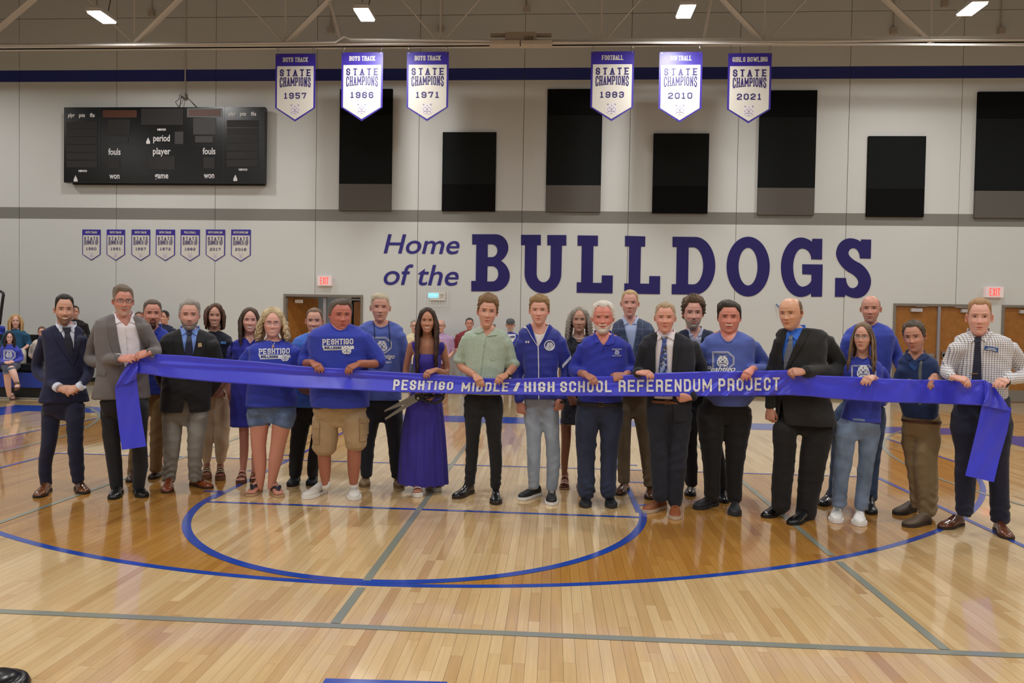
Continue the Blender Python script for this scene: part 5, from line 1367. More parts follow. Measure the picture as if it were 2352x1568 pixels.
        for i in range(24):
            b = i*4; ff += [(b, b+4, b+5, b+1), (b+1, b+5, b+6, b+2), (b+2, b+6, b+7, b+3)]
        band.add(rotz(vv, (q0[0], Y+.01), S['al']), ff); co = fixn(band.obj('collar', cm, par, smooth=True))
        for poly in c['flaps']:
            poly = [(q_[0], max(q_[1], S['T'][0][0]+1)) for q_ in poly]; decal('collar_flap', poly, sf, cm, co, off=c.get('off', .011), mx=4)
    return S
def lapels(S, NL, NR, VB, lw, m, drop=0, bow=(3, 3)):
    """lapel pieces lying over the edges of the opening"""
    for s, N_, bw in ((-1, NL, bow[0]), (1, NR, bow[1])):
        N_ = np.array(N_, float); B = np.array(VB, float); inner = []; outer = []
        for t in np.linspace(0, 1, 9):
            p = N_+(B-N_)*t; p[0] += s*bw*math.sin(math.pi*t); inner.append(tuple(p+np.array((-s*1.0, 0))))
            w = np.interp(t, [0, .16, .22, .28, 1], [lw*.75, lw*1.15, lw*.85, lw*1.25, 1.5]); outer.append((p[0]+s*w, p[1]+(2 if .1 < t < .2 else 0)))
        decal('lapel', inner+outer[::-1], S['surf0'], m, S['garment'], off=.008, mx=5)
def open_poly(NL, NR, VB, bow=(3, 3)):
    a = []; 
    for s, N_, bw in ((-1, NL, bow[0]), (1, NR, bow[1])):
        N_ = np.array(N_, float); B = np.array(VB, float); q = []
        for t in np.linspace(0, 1, 9): p = N_+(B-N_)*t; p[0] += s*(bw*math.sin(math.pi*t)); q.append(tuple(p))
        a.append(q)
    top = min(NL[1], NR[1])-14
    return [(NL[0]-2, top)]+a[0]+a[1][::-1][1:]+[(NR[0]+2, top)]
def trousers(S, col, name='trousers', mk={}, kind='twill', D=None, sc=1.0, m=None, wr=.0025, cuffwr=0):
    Y = S['Y']; k = S['k']; mb = MB(); hem = S['T'][-1][0]; pv = np.array(S['pelvis'], float)
    if not S.get('tuck'):
        rows = []
        for y in np.unique(np.concatenate([np.linspace(pv[0, 0], pv[-1, 0], 10), [hem-3, hem+4]])):
            xl = np.interp(y, pv[:, 0], pv[:, 1]); xr = np.interp(y, pv[:, 0], pv[:, 2]); w = 0 if y > hem+1 else .10*(xr-xl)
            rows.append((y, xl+w, xr-w))
    else: rows = S['pelvis']
    loft(mb, torso_rings(rows, Y, (D or S.get('PD', .62))*(.82 if not S.get('tuck') else .95), taper=.5))
    pc = (S['pelvis'][1][1]+S['pelvis'][1][2])/2; lw = S['pelvis'][-1]; ww = lw[2]-lw[1]
    if S.get('crotch', 1): loft(mb, torso_rings([(lw[0]-14, lw[1]+ww*.12, lw[2]-ww*.12), (lw[0], lw[1]+ww*.2, lw[2]-ww*.2), (lw[0]+9, lw[1]+ww*.34, lw[2]-ww*.34), (lw[0]+15, lw[1]+ww*.43, lw[2]-ww*.43)], Y, .85))
    for L in S['legs']:
        q0 = L['p'][0]; L['p'] = [(q0[0]*.72+pc*.28, max(S['pelvis'][0][0]+6, (hem+3) if not S.get('tuck') and hem < q0[1]-6 else 0), q0[2]*.82, (q0[3] if len(q0) > 3 else 0)+(.03 if not S.get('tuck') else 0))]+[(q0[0], q0[1], q0[2], (q0[3] if len(q0) > 3 else 0)+(.012 if not S.get('tuck') else 0))]+list(L['p'])[1:]
        pts = [P(q[0], q[1], Y+(q[3] if len(q) > 3 else 0)) for q in L['p']]; r = [q[2]*k*sc+.003 for q in L['p']]
        limb(mb, pts, r, n=16, k=24)
    V, F = remesh(mb, .0105 if not S.get('lo') else .02, 5, .5); V = wrinkle(V, F, wr*1.5, int(S['T'][0][0]), kx=16, kz=34)
    if cuffwr:
        z = V[:, 2]; n_ = vnormals(V, F); V = V+n_*(cuffwr*.75*np.exp(-((z-.13)/.10)**2)*np.sin(z*95+2.6*np.sin(V[:, 0]*31+V[:, 1]*17)+1.7*np.sin(V[:, 1]*37+z*20))*np.clip(.55+.6*np.sin(V[:, 0]*19+V[:, 1]*23), 0, 1)*1.4)[:, None]
    m = m or cloth(col, kind, **mk); o = fin(name, V, F, m, S['root']); S['bsurf'] = Surf(V, F); S['bottom'] = o; return o
def tie(S, knot, blade, m, par=None):
    sf = S.get('surfs') or S['surf0']
    o = decal('tie', blade, sf, m, S.get('shirto') or S['garment'], off=.008, mx=5); decal('tie_knot', knot, sf, m, o, off=.014, mx=4); return o
def seam(S, pts, m=None, surf='surf', w=.7, name='seam', par=None, off=.002, r=None):
    sf = S[surf]; q = []
    for i in range(len(pts)-1):
        for t in np.linspace(0, 1, 6)[:-1]: a = np.array(pts[i])*(1-t)+np.array(pts[i+1])*t; q.append(sf.at(a[0], a[1], off))
    q.append(sf.at(pts[-1][0], pts[-1][1], off))
    return MB().tube(q, r or w*mpp(S['Y'])/2, 5).obj(name, m, par or S['garment'])
def belt(S, y, xl, xr, col, h=5.5, buckle=None, slope=0):
    sf = S['bsurf']; Y = S['Y']
    T = [(y-h/2, xl, xr), (y+h/2, xl, xr)]
    rg = torso_rings([(y-h/2-1, xl, xr), (y, xl, xr), (y+h/2, xl, xr), (y+h/2+1, xl, xr)], Y, S.get('PD', .62)*1.0, n=40); 
    a = P(xl-1, y, Y); b = P(xr+1, y, Y); w = (b[0]-a[0])/2; am = S.get('PD', .62)*w; hh = h*mpp(Y)/2; mb = MB()
    al = S['al']; w *= math.cos(al); loft(mb, [rotz(ring((a[0]+b[0])/2, Y, a[2]+q, w*.975, am*.97, am*.93, 40, 2.4), ((a[0]+b[0])/2, Y), al) for q in (-hh, hh)])
    o = mb.obj('belt', mat('leather_%d_%d_%d' % tuple(col), col, rough=.45), S['root'], smooth=False)
    if buckle:
        c = P(buckle, y, Y); yy = Y-am*1.0-.006; q = MB(); s_ = .02
        q.tube([(c[0]-s_, yy, c[2]-.016), (c[0]+s_, yy, c[2]-.016), (c[0]+s_, yy, c[2]+.016), (c[0]-s_, yy, c[2]+.016)], .003, 5, closed=True); q.obj('buckle', mat('buckle_brass', (170, 140, 90), rough=.3, metal=.9), o)
    return o
def cuff(S, p, d, r, col, w=.018):
    p = np.array(p); d = np.array(d, float); d /= np.linalg.norm(d); return MB().tube([p-d*w, p+d*w], r, 14).obj('shirt_cuff', cloth(col), S.get('shirto') or S['root'])
def watch(S, x, y, dy, d, r, col=(20, 20, 22), face=None):
    p = P(x, y, S['Y']+dy); d = np.array(d, float); d /= np.linalg.norm(d)
    o = MB().tube([p-d*.009, p+d*.009], r, 12).obj('wrist_watch', mat('strap_%d' % sum(col), col, rough=.4), S['root'])
    MB().box(p+np.array((-.012, -r-.005, -.012)), p+np.array((.012, -r+.004, .012))).obj('watch_face', M_BLACKM, o)
PLACE = {}
# ================================================================ PEOPLE: who stands where
BLUE = (44, 60, 172); HEATH = (82, 100, 178); WHITEP = (238, 236, 232)
M_PRINT = mat('shirt_print_white', (232, 232, 234), rough=.8); M_PRINTB = mat('shirt_print_blue', (34, 40, 110), rough=.8)
SK = (206, 146, 116); SKL = (222, 168, 142); SKR = (208, 132, 108); SKT = (190, 124, 86)
def hand(f, t, pose='grip', **k): d = dict(f=f, t=t, pose=pose); d.update(k); return d
PP = {}
# 1 navy suit
p = PP[1] = person(dict(label='person in navy suit and dark tie with hands clasped, far left of the row',
  head=dict(cx=148, top=677, chin=745, skin=SK, hair=(32, 24, 20), front=.87, temple=.80, vol=.045, sides=.7, topvol=1.2, beard=.12, beardc=(58, 38, 30), smile=1, teeth=.6, open=.3, yaw=3, wide=.98, brows=.85),
  inset=11, T=[(744,131,170),(751,112,186),(760,93,197),(775,86,204),(800,88,204),(850,92,204),(885,89,206),(924,87,209)], D=.56,
  arms=[dict(p=[(99,780,0),(86,850,.05),(136,892,-.19)], r=(19,15.5,11), hand=hand((1,.12,0), 1, 'cover', up=(.1,-.9,.4))), dict(p=[(194,780,0),(205,848,.05),(184,888,-.22)], r=(17,15,11), hand=hand((-1,.35,-.1), -1, 'cover', up=(0,-.85,.5)))],
  top=dict(name='suit_jacket', col=(28, 32, 66), kind='wool', mk=dict(sheen=.05), open=open_poly((131,744),(171,744),(168,815),(1,1)), wr=.002),
  shirt=dict(col=(216, 222, 240)), collar=dict(col=(216, 222, 240), flaps=[[(130,741),(128,747),(138,763),(148,753),(141,748)], [(170,741),(173,747),(170,764),(158,753),(163,748)]]),
  pelvis=[(905,94,200),(930,92,200),(950,93,198)], legs=[dict(p=[(119,935,26),(113,1010,21,-.02),(104,1065,18,0),(106,1112,15.5,.02)]), dict(p=[(172,935,26),(173,1010,20,-.02),(176,1065,19,0),(180,1105,15.5,.02)])],
  feet=[dict(toe=(86,1144), heel=(108,1128), col=(104, 58, 30), sole=(30, 24, 20)), dict(toe=(196,1135), heel=(176,1118), col=(104, 58, 30), sole=(30, 24, 20))]))
lapels(p, (130,747), (172,747), (168,838), 14, cloth((24, 28, 60), 'wool'), bow=(1, 1)); trousers(p, (24, 28, 58), kind='wool', name='suit_trousers')
tie(p, [(142,752),(163,752),(158,764),(148,764)], [(149,763),(158,763),(165,785),(169,822),(163,815),(146,792)], cloth((20, 20, 42), 'silk', rough=.5))
cuff(p, P(133,889,p['Y']-.185), (.9,-.3,-.4), .040, (216,222,240)); cuff(p, P(186,886,p['Y']-.215), (-.8,-.2,-.6), .038, (216,222,240))
# 2 grey suit, ribbon end
p = PP[2] = person(dict(label='person with glasses in grey suit jacket, at the left end of the ribbon',
  head=dict(cx=283, top=657, chin=726, skin=SKR, hair=(104, 88, 74), hairside=(150, 140, 130), front=.83, temple=.78, vol=.06, part=-1, topvol=1.3, stubble=.45, mustache=1, beardc=(196, 178, 166), mustc=(170, 146, 128), smile=.7, glasses=(50, 44, 46), yaw=6, brows=.5),
  inset=8, T=[(720,262,303),(727,240,326),(737,218,342),(752,208,350),(790,208,352),(830,214,350),(880,212,350),(915,209,349)], D=.56,
  arms=[dict(p=[(226,752,0),(208,826,.05),(270,824,-.2)], r=(20,17.5,15), hand=hand((1,-.08,-.05), 1, 'grip', keep=1, up=(.1,-.75,.65))), dict(p=[(336,752,0),(358,805,.03),(346,808,-.19)], r=(18,16,13), hand=hand((-.9,.25,0), -1, 'grip', keep=1, up=(0,-.8,.6)))],
  top=dict(name='suit_jacket', col=(112, 106, 106), kind='wool', open=open_poly((263,720),(303,720),(302,900),(6,22)), wr=.002),
  shirt=dict(col=(232, 226, 232), neckline=[(264,714),(268,728),(280,741),(290,750),(298,738),(302,716)]), collar=dict(col=(236, 230, 236), flaps=[[(261,714),(262,720),(265,744),(281,738),(270,728)], [(303,716),(305,722),(312,744),(298,739),(300,730)]]),
  pelvis=[(890,226,345),(930,228,346),(952,230,344)], legs=[dict(p=[(256,935,27),(257,1010,21,-.02),(263,1065,20,0),(269,1122,16,.02)]), dict(p=[(317,935,27),(320,1010,20,-.02),(322,1065,20,0),(318,1120,16,.02)])],
  feet=[dict(toe=(259,1148), heel=(276,1128), col=(22, 22, 24), sole=(14, 14, 14), lace=False), dict(toe=(331,1143), heel=(312,1126), col=(22, 22, 24), sole=(14, 14, 14), lace=False)]))
gm = cloth((106, 100, 100), 'wool'); lapels(p, (262,723), (304,724), (300,890), 17, gm, bow=(6, 22)); trousers(p, (24, 24, 30), kind='wool', name='suit_trousers')
decal('pocket_flap', [(219,851),(244,853),(243,863),(220,861)], p['surf0'], gm, p['garment'], off=.005)
cuff(p, P(271,824,p['Y']-.2), (1,0,.02), .046, (236,230,236)); seam(p, [(288,745),(292,800),(291,840)], cloth((200,194,200)), 'surfs', name='placket', par=p['shirto'])
mb = MB()
for y in (774, 798): c = p['surfs'].at(293, y, .004); mb.tube([c, c+np.array((0, -.003, 0))], .006, 8)
mb.obj('shirt_button', M_WHITEP, p['shirto'])
watch(p, 351, 811, -.18, (1, 0, 0), .034, (180, 180, 184))
# 3 back, goatee, blue polo
p = PP[3] = person(dict(label='person with dark goatee in blue polo shirt, standing behind the grey suit jacket',
  head=dict(cx=350, top=689, chin=751, skin=SKR, hair=(92, 74, 60), hairside=(120, 108, 96), front=.86, vol=.045, sides=.6, goatee=1, stubble=.2, beardc=(44, 32, 28), smile=.9, fat=.12, red=.6, yaw=3),
  T=[(749,332,368),(757,318,382),(766,308,392),(778,304,396),(800,308,392),(850,310,390),(905,310,390)],
  arms=[dict(p=[(318,782,0),(312,840,.05),(318,892,.0)], r=(16,13,11), sl=.5), dict(p=[(384,782,0),(390,840,.05),(384,890,.0)], r=(16,13,11), sl=.5)],
  top=dict(name='polo_shirt', col=BLUE, neckline=[(336,748),(346,765),(350,772),(357,765),(364,748)], rib=False), collar=dict(col=BLUE, flaps=[[(333,745),(331,752),(341,768),(349,764),(338,752)], [(367,745),(369,752),(362,768),(352,764),(362,752)]]),
  pelvis=[(890,312,388),(920,312,388),(940,314,386)], legs=[dict(p=[(332,925,20),(316,1000,17),(305,1090,14)]), dict(p=[(366,925,20),(361,1000,18),(358,1080,15)])],
  feet=[dict(toe=(300,1108), heel=(312,1092), col=(74, 52, 40), sole=(30, 26, 22)), dict(toe=(348,1101), heel=(366,1090), col=(52, 38, 32), sole=(30, 26, 22))]))
trousers(p, (122, 96, 60), name='khaki_trousers')
decal('undershirt', [(347,766),(356,766),(353,772),(350,772)], p['surf0'], cloth((20, 22, 40)), p['garment'], off=.003)
# 4 black jacket, grey trousers
p = PP[4] = person(dict(label='person with grey beard in black jacket, light blue shirt and grey trousers',
  head=dict(cx=435, top=690, chin=757, skin=(212, 148, 126), hair=(168, 160, 152), hair2=(120, 112, 104), front=.87, temple=.82, vol=.06, curl=.3, part=1, beard=.5, beardc=(132, 122, 114), open=.0, lash=1, smile=.1, fat=.12, red=.5, brow=(70, 60, 54)),
  T=[(754,414,456),(761,396,478),(770,376,496),(785,366,504),(810,368,500),(850,372,492),(900,369,487),(944,366,485)], D=.62, belly=.1,
  arms=[dict(p=[(380,792,0),(368,858,.08),(392,905,.17)], r=(19,16,12)), dict(p=[(493,792,0),(503,858,.08),(480,905,.17)], r=(19,16,12))],
  top=dict(name='suit_jacket', col=(24, 23, 26), kind='wool', open=open_poly((415,752),(455,752),(434,852),(2,2)), notch=(427,24,34), wr=.002),
  shirt=dict(col=(120, 152, 222), end=890), collar=dict(col=(120, 152, 222), flaps=[[(415,748),(414,755),(417,770),(431,763),(424,757)], [(455,748),(456,755),(452,771),(440,763),(446,757)]]),
  pelvis=[(905,370,484),(940,368,484),(962,370,480)], legs=[dict(p=[(397,955,27),(395,1023,21,-.02),(390,1078,17,0),(388,1103,17,.02)]), dict(p=[(455,955,26),(449,1023,20,-.02),(448,1075,17,0),(450,1100,17,.02)])],
  feet=[dict(toe=(383,1133), heel=(390,1110), col=(132, 62, 30), sole=(60, 36, 24)), dict(toe=(486,1122), heel=(440,1112), col=(132, 62, 30), sole=(60, 36, 24))]))
lapels(p, (414,757), (456,757), (434,872), 17, cloth((20, 19, 22), 'wool')); trousers(p, (140, 136, 128), name='grey_trousers', cuffwr=.008)
tie(p, [(426,762),(441,762),(438,770),(430,770)], [(430,770),(438,770),(442,800),(443,840),(424,840),(425,800)], cloth((22, 24, 54), 'silk', rough=.5))
decal('lapel_pin', [(455,788),(462,787),(463,796),(454,797)], p['surf0'], mat('gold_pin', (240, 214, 150), rough=.3, metal=.6), p['garment'], off=.012)
# 5 back woman, navy top, cream trousers
p = PP[5] = person(dict(label='person with shoulder-length brown hair in navy top and cream trousers, standing in the second row',
  head=dict(cx=493, top=699, chin=751, skin=(200, 138, 110), hair=(62, 42, 32), hair2=(104, 72, 52), front=.90, temple=.9, vol=.07, smile=1, teeth=.5, open=.4, long=.86, hw=.47, lockr=.06, locks=50, wave=.008, wide=.95, forward=.02, part=1, peak=.02),
  T=[(759,482,506),(765,470,520),(773,460,532),(785,458,536),(820,464,528),(860,466,526),(885,462,530)], D=.62,
  arms=[dict(p=[(466,786,0),(458,845,.04),(484,890,-.15)], r=(11,9,8), sl=.4, ra=(8,7.5,6.5), hand=hand((.8,.5,-.1), 1, 'cover')), dict(p=[(528,786,0),(533,845,.04),(508,886,-.15)], r=(11,9,8), sl=.4, ra=(8,7.5,6.5), hand=hand((-.7,.6,-.1), -1, 'cover'))], armskin=(150, 92, 66),
  top=dict(name='top', col=(24, 28, 46), neckline=[(484,756),(490,764),(498,764),(504,756)]),
  pelvis=[(872,466,528),(905,464,532),(925,465,532)], legs=[dict(p=[(482,915,18),(476,985,17),(475,1040,14),(476,1062,9)], bare=[(476,1055,6.5),(476,1085,6)]), dict(p=[(512,915,20),(510,985,20),(508,1040,16),(507,1062,10)], bare=[(507,1055,6.5),(507,1085,6)])],
  feet=[dict(toe=(474,1102), heel=(476,1082), st='wedge', col=(206, 194, 160), sole=(120, 82, 52)), dict(toe=(506,1104), heel=(506,1083), st='wedge', col=(206, 194, 160), sole=(120, 82, 52))]))
trousers(p, (196, 176, 148), name='wide_trousers', wr=.004)
decal('name_badge', [(507,784),(519,785),(519,790),(507,789)], p['surf0'], mat('badge_blue', (90, 150, 220)), p['garment'])
# 6 back woman, blue ruffled dress
p = PP[6] = person(dict(label='person with long brown hair in blue ruffle-sleeved dress, behind the curly blonde hair',
  head=dict(cx=574, top=708, chin=763, skin=(216, 152, 130), hair=(62, 46, 36), hair2=(90, 68, 52), front=.90, temple=.9, vol=.06, smile=1, teeth=.9, open=.3, long=1.45, hw=.44, lockr=.055, locks=44, wave=.01, red=.5, forward=.3, fat=.05),
  T=[(774,560,590),(779,546,604),(786,534,616),(800,528,620),(840,534,614),(880,530,618),(930,528,622),(979,527,624)], D=.6,
  arms=[dict(p=[(534,800,0),(522,865,.04),(530,918,.0)], r=(15,14,12), sl=.4, flare=True, ra=(9,8,6.5), hand=hand((.25,1,0), 1, 'hang', up=(-.5,-.8,0)))], armskin=(196, 128, 104),
  top=dict(name='dress', col=(38, 42, 150), neckline=[(562,774),(569,784),(574,792),(582,784),(588,774)], wr=.004),
  pelvis=[(905,532,618),(930,530,620),(950,530,620)], legs=[dict(p=[], bare=[(560,965,13),(561,1020,11.5),(560,1050,10.5),(558,1088,6.5)]), dict(p=[], bare=[(594,965,13),(590,1020,11),(587,1050,10.5),(584,1085,6.5)])],
  feet=[dict(toe=(553,1112), heel=(560,1092), st='sandal', col=(112, 62, 38), sole=(90, 54, 34), kw=dict(straps=((.28,0),(.5,0),(.75,0)))), dict(toe=(586,1108), heel=(584,1090), st='sandal', col=(112, 62, 38), sole=(90, 54, 34))]))
for q in ([(512,800),(520,778),(534,782),(530,822),(516,824)],): decal('ruffle_sleeve', q, p['surf0'], cloth((38, 42, 150)), p['garment'], off=.02)
# 7 curly blonde
p = PP[7] = person(dict(label='person with curly blonde hair and glasses in blue printed t-shirt and denim shorts',
  head=dict(cx=626, top=711, chin=773, skin=(224, 160, 140), hair=(176, 152, 116), hair2=(214, 194, 158), hairside=(186, 162, 122), front=.90, temple=.88, vol=.09, curl=.8, smile=1, teeth=.5, open=.5, fat=.2, long=.92, hw=.50, lockr=.05, locks=120, wave=.07, curlf=22, flare=.18, forward=.1, glasses=(120, 70, 96), thinrim=1, red=.55, brow=(110, 84, 64)),
  inset=6, T=[(779,607,652),(785,592,668),(792,576,680),(805,567,688),(840,565,688),(870,563,686),(900,562,686),(932,563,686)], D=.66, belly=.08, bust=.2,
  arms=[dict(p=[(577,808,0),(556,852,.03),(590,872,-.13)], r=(20,19,15), sl=.62), dict(p=[(680,808,0),(693,848,.03),(664,872,-.13)], r=(19,18,15), sl=.6)],
  top=dict(name='t_shirt', col=BLUE, neckline=[(612,774),(617,781),(626,786),(636,787),(646,783),(653,774)]), inner=.93,
  pelvis=[(915,566,684),(935,565,685),(955,566,684)], legs=[dict(p=[(593,950,28),(595,976,26)], bare=[(596,972,24),(594,1020,19),(597,1055,16.5),(598,1080,14),(597,1122,8.5)]), dict(p=[(654,950,29),(648,976,26)], bare=[(647,972,24),(639,1020,19),(633,1055,17.5),(628,1085,13),(622,1122,8.5)])], armskin=(206, 130, 100),
  feet=[dict(toe=(572,1141), heel=(603,1122), st='flip', col=(26, 30, 48), sole=(186, 152, 116)), dict(toe=(645,1143), heel=(613,1121), st='flip', col=(26, 30, 48), sole=(186, 152, 116))]))
trousers(p, (92, 112, 148), name='denim_shorts', kind='denim', mk=dict(noise=.3, nscale=14))
seam(p, [(620,782),(627,794),(634,782)], M_STEEL, 'surf0', w=.5, name='necklace', off=.006); decal('necklace_pendant', [(625,793),(629,793),(630,799),(624,799)], p['surf0'], mat('pendant', (190, 150, 130), metal=.7, rough=.3), p['garment'], off=.006)
def tee_print(p, x0, x1, y0, y1, by0, by1, ex, ey, es):
    mb = MB(); sf = p['surf0']; h = y1-y0
    print_text(mb, 'PESHTIGO', sf, (x0+x1)/2, y1, h, x1-x0, h*.20, gap=h*.15, w=h*.70, serif=h*.06, off=.004, slope=-.02)
    mb.obj('print_lettering', M_PRINT, p['garment'])
    bn = decal('print_banner', [(x0-1.5,by0),(x1-10,by0+.5),(x1+1,by0),(x1+2,by1-4),(x1-8,by1-1.5),(x0+3,by1),(x0+1.5,(by0+by1)/2+1)], sf, M_PRINT, p['garment'], off=.003)
    mb = MB(); print_text(mb, 'BULLDOGS', sf, x0+(x1-x0)*.34, by1-3, (by1-by0)*.55, (x1-x0)*.55, (by1-by0)*.12, serif=.4, off=.0055); mb.obj('print_lettering', M_PRINTB, bn)
    mb = MB(); emblem(mb, lambda x, y: sf.at(ex+x, ey-y, .006), 0, 0, es, 0, 1, lift=lambda x, y: sf.at(ex+x, ey-y, .0075)); mb.obj('print_emblem', [M_PRINT, M_PRINTB], bn)
tee_print(p, 595, 665, 800.5, 812.5, 814, 825, 654, 821, 17)
# 8 back woman, light blue shirt
p = PP[8] = person(dict(label='person with tied-back hair in light blue shirt, half hidden in second row',
  head=dict(cx=722, top=707, chin=767, skin=(214, 150, 122), hair=(104, 80, 62), hair2=(130, 104, 82), front=.86, temple=.84, vol=.03, smile=.9, teeth=.8, open=.6, wide=.97, yaw=-4),
  T=[(764,704,742),(770,690,756),(778,676,770),(790,670,776),(820,674,770),(870,676,768),(934,670,772)], D=.6,
  arms=[dict(p=[(680,795,0),(670,855,.04),(694,896,-.16)], r=(14,12,9), sl=.6, hand=hand((1,.1,0), 1, 'cover'))], armskin=(150, 88, 66),
  top=dict(name='shirt', col=(72, 118, 212)),
  pelvis=[(915,672,768),(940,670,770),(960,671,768)], legs=[dict(p=[(694,950,24),(686,1010,20),(680,1060,17),(678,1092,15)]), dict(p=[(744,950,22),(730,1010,18),(720,1060,15),(718,1092,13)])],
  feet=[dict(toe=(668,1118), heel=(684,1100), col=(34, 38, 46), sole=(20, 22, 26), st='casual'), dict(toe=(714,1116), heel=(722,1098), col=(34, 38, 46), sole=(20, 22, 26), st='casual')]))
trousers(p, (20, 20, 24), name='black_trousers')
# 9 big man
p = PP[9] = person(dict(label='person with short brown hair looking down in blue printed t-shirt and khaki cargo shorts',
  head=dict(cx=781, top=687, chin=757, skin=(196, 104, 82), hair=(84, 68, 56), hairside=(108, 92, 80), front=.85, temple=.80, vol=.05, part=1, smile=0, open=.15, yaw=14, pitch=4, fat=.28, jaw=.03, red=.45, wide=1.0),
  T=[(742,756,804),(748,738,824),(757,718,838),(772,707,850),(820,710,848),(870,711,848),(905,711,850),(933,714,849)], D=.68, belly=.22,
  arms=[dict(p=[(724,778,0),(700,828,.02),(718,836,-.23)], r=(23,19,14), ra=(14,11,8.5), sl=.62, hand=hand((.85,.5,-.02), 1)), dict(p=[(838,778,0),(866,830,.02),(824,838,-.24)], r=(23,22,14), ra=(15,12,9), sl=.56, hand=hand((-.75,.6,0), -1))], armskin=(172, 96, 62),
  top=dict(name='t_shirt', col=BLUE, neckline=[(757,739),(762,749),(771,757),(782,761),(793,757),(799,750),(803,740)], wr=.0035), inner=.93,
  pelvis=[(912,718,843),(940,716,845),(965,717,844)], PD=.7, legs=[dict(p=[(748,965,32),(747,1000,31),(746,1034,29)], bare=[(744,1026,17),(746,1070,15.5),(748,1115,9)]), dict(p=[(815,965,32),(817,1000,29),(818,1026,26)], bare=[(814,1020,17),(813,1070,16),(812,1112,10)])],
  feet=[dict(toe=(698,1147), heel=(750,1128), st='sneaker', col=(214, 208, 198), sole=(232, 230, 226), marks='stripes', w=1.1, L=.31), dict(toe=(814,1150), heel=(812,1122), st='sneaker', col=(220, 216, 206), sole=(232, 230, 226), marks='stripes', w=1.1, L=.31)]))
trousers(p, (178, 150, 112), name='cargo_shorts', wr=.004)
tee_print(p, 741, 811, 778, 791, 793.5, 804.5, 796, 803, 21)
km = cloth((168, 140, 102), 'twill')
for q in ([(715,972),(733,974),(733,1021),(716,1019)], [(827,962),(844,960),(844,1012),(826,1014)]): o = decal('cargo_pocket', q, p['bsurf'], km, p['bottom'], off=.012); x0_, y0_ = q[0]; decal('pocket_flap', [(q[0][0]-1,q[0][1]-2),(q[1][0]+1,q[1][1]-2),(q[1][0]+1,q[1][1]+10),(q[0][0]-1,q[0][1]+10)], p['bsurf'], km, o, off=.017)
for q in (748, 812): c = P(q, 1112, p['Y']+.0); MB().tube([c+np.array((0,0,.03)), c+np.array((0,.01,-.04))], [.034,.036], 12).obj('sock', cloth((232,230,228)), p['root'], smooth=True)
# 10 tall old man, lanyard
p = PP[10] = person(dict(label='tall person with grey hair and moustache in heather blue shirt with black neck cord',
  head=dict(cx=873, top=674, chin=738, skin=(206, 140, 116), hair=(196, 184, 158), hair2=(170, 156, 134), front=.82, temple=.80, vol=.05, part=-1, mustache=1, mustc=(186, 170, 152), smile=.1, open=.4, red=.4, ear=1.15, brow=(150, 130, 110)),
  inset=5, T=[(736,851,898),(742,834,914),(752,820,928),(768,812,932),(820,815,926),(870,818,924),(918,822,924)], D=.6, belly=.1,
  arms=[dict(p=[(824,772,0),(812,840,.08),(828,895,.15)], r=(17,14,12)), dict(p=[(922,772,0),(933,835,.08),(915,892,.15)], r=(17,14,12))],
  top=dict(name='t_shirt', col=HEATH, neckline=[(856,736),(860,746),(868,752),(877,753),(887,750),(893,744),(895,736)]), inner=.93,
  pelvis=[(900,826,922),(935,827,924),(955,828,923)], legs=[dict(p=[(853,945,25),(845,1010,18),(842,1060,16),(842,1092,14)]), dict(p=[(902,945,24),(907,1010,18),(909,1060,15),(912,1094,13)])],
  feet=[dict(toe=(836,1119), heel=(842,1096), col=(138, 110, 78), sole=(120, 96, 70), st='casual'), dict(toe=(918,1121), heel=(912,1098), col=(138, 110, 78), sole=(120, 96, 70), st='casual')]))
trousers(p, (26, 28, 40), name='dark_trousers')
BLK = mat('black_cord', (16, 16, 18), rough=.6)
seam(p, [(858,738),(860,756),(861,776)], BLK, 'surf0', w=1.6, name='neck_cord', off=.006); seam(p, [(893,738),(894,756),(896,796)], BLK, 'surf0', w=1.6, name='neck_cord', off=.006)
def crest(p, x0, x1, y0, y1, ex, ey, es, script=None, lab='print_crest'):
    sf = p['surf0']; w = (x1-x0)
    outer = [(x0,y0),(x0+w*.72,y0),(x1,y0+w*.24),(x1,y1-w*.24),(x0+w*.72,y1),(x0,y1)]
    for off_, wd in ((0, 1.3), (2.4, .8)):
        q = [(x0+off_, y1-off_), (x0+off_, y0+off_), (x0+w*.72-off_*.4, y0+off_), (x1-off_, y0+w*.24+off_*.4), (x1-off_, y1-w*.24-off_*.4), (x0+w*.72-off_*.4, y1-off_), (x0+off_, y1-off_)]
        seam(p, q, M_PRINT, 'surf0', w=wd, name=lab, off=.002, r=wd*mpp(p['Y'])*.6)
    mb = MB(); emblem(mb, lambda x, y: sf.at(ex+x, ey-y, .005), 0, 0, es, 0, 1, lift=lambda x, y: sf.at(ex+x, ey-y, .0065)); mb.obj('print_emblem', [M_PRINT, M_PRINTB], p['garment'])
    if script:
        sx0, sx1, sy, sh, txt = script
        mb = MB(); font_mesh(mb, txt, sh*1.25, lambda x, y: sf.at((sx0+sx1)/2+x, sy-y, .0045), shear=.35, bold=sh*.10, width=(sx1-sx0)); mb.obj('print_script', M_PRINTB, p['garment'])
        mb = MB(); font_mesh(mb, txt, sh*1.25, lambda x, y: sf.at((sx0+sx1)/2+x, sy-y, .006), shear=.35, bold=sh*.03, width=(sx1-sx0)); mb.obj('print_script', M_PRINT, p['garment'])
crest(p, 854, 899, 774.5, 810, 877, 794, 25, (862, 906, 823, 12, 'Peshtigo'))
mb = MB(); print_text(mb, 'DISTRICT', p['surf0'], 886, 834, 4, 26, .8, off=.004); mb.obj('print_lettering', M_PRINT, p['garment'])
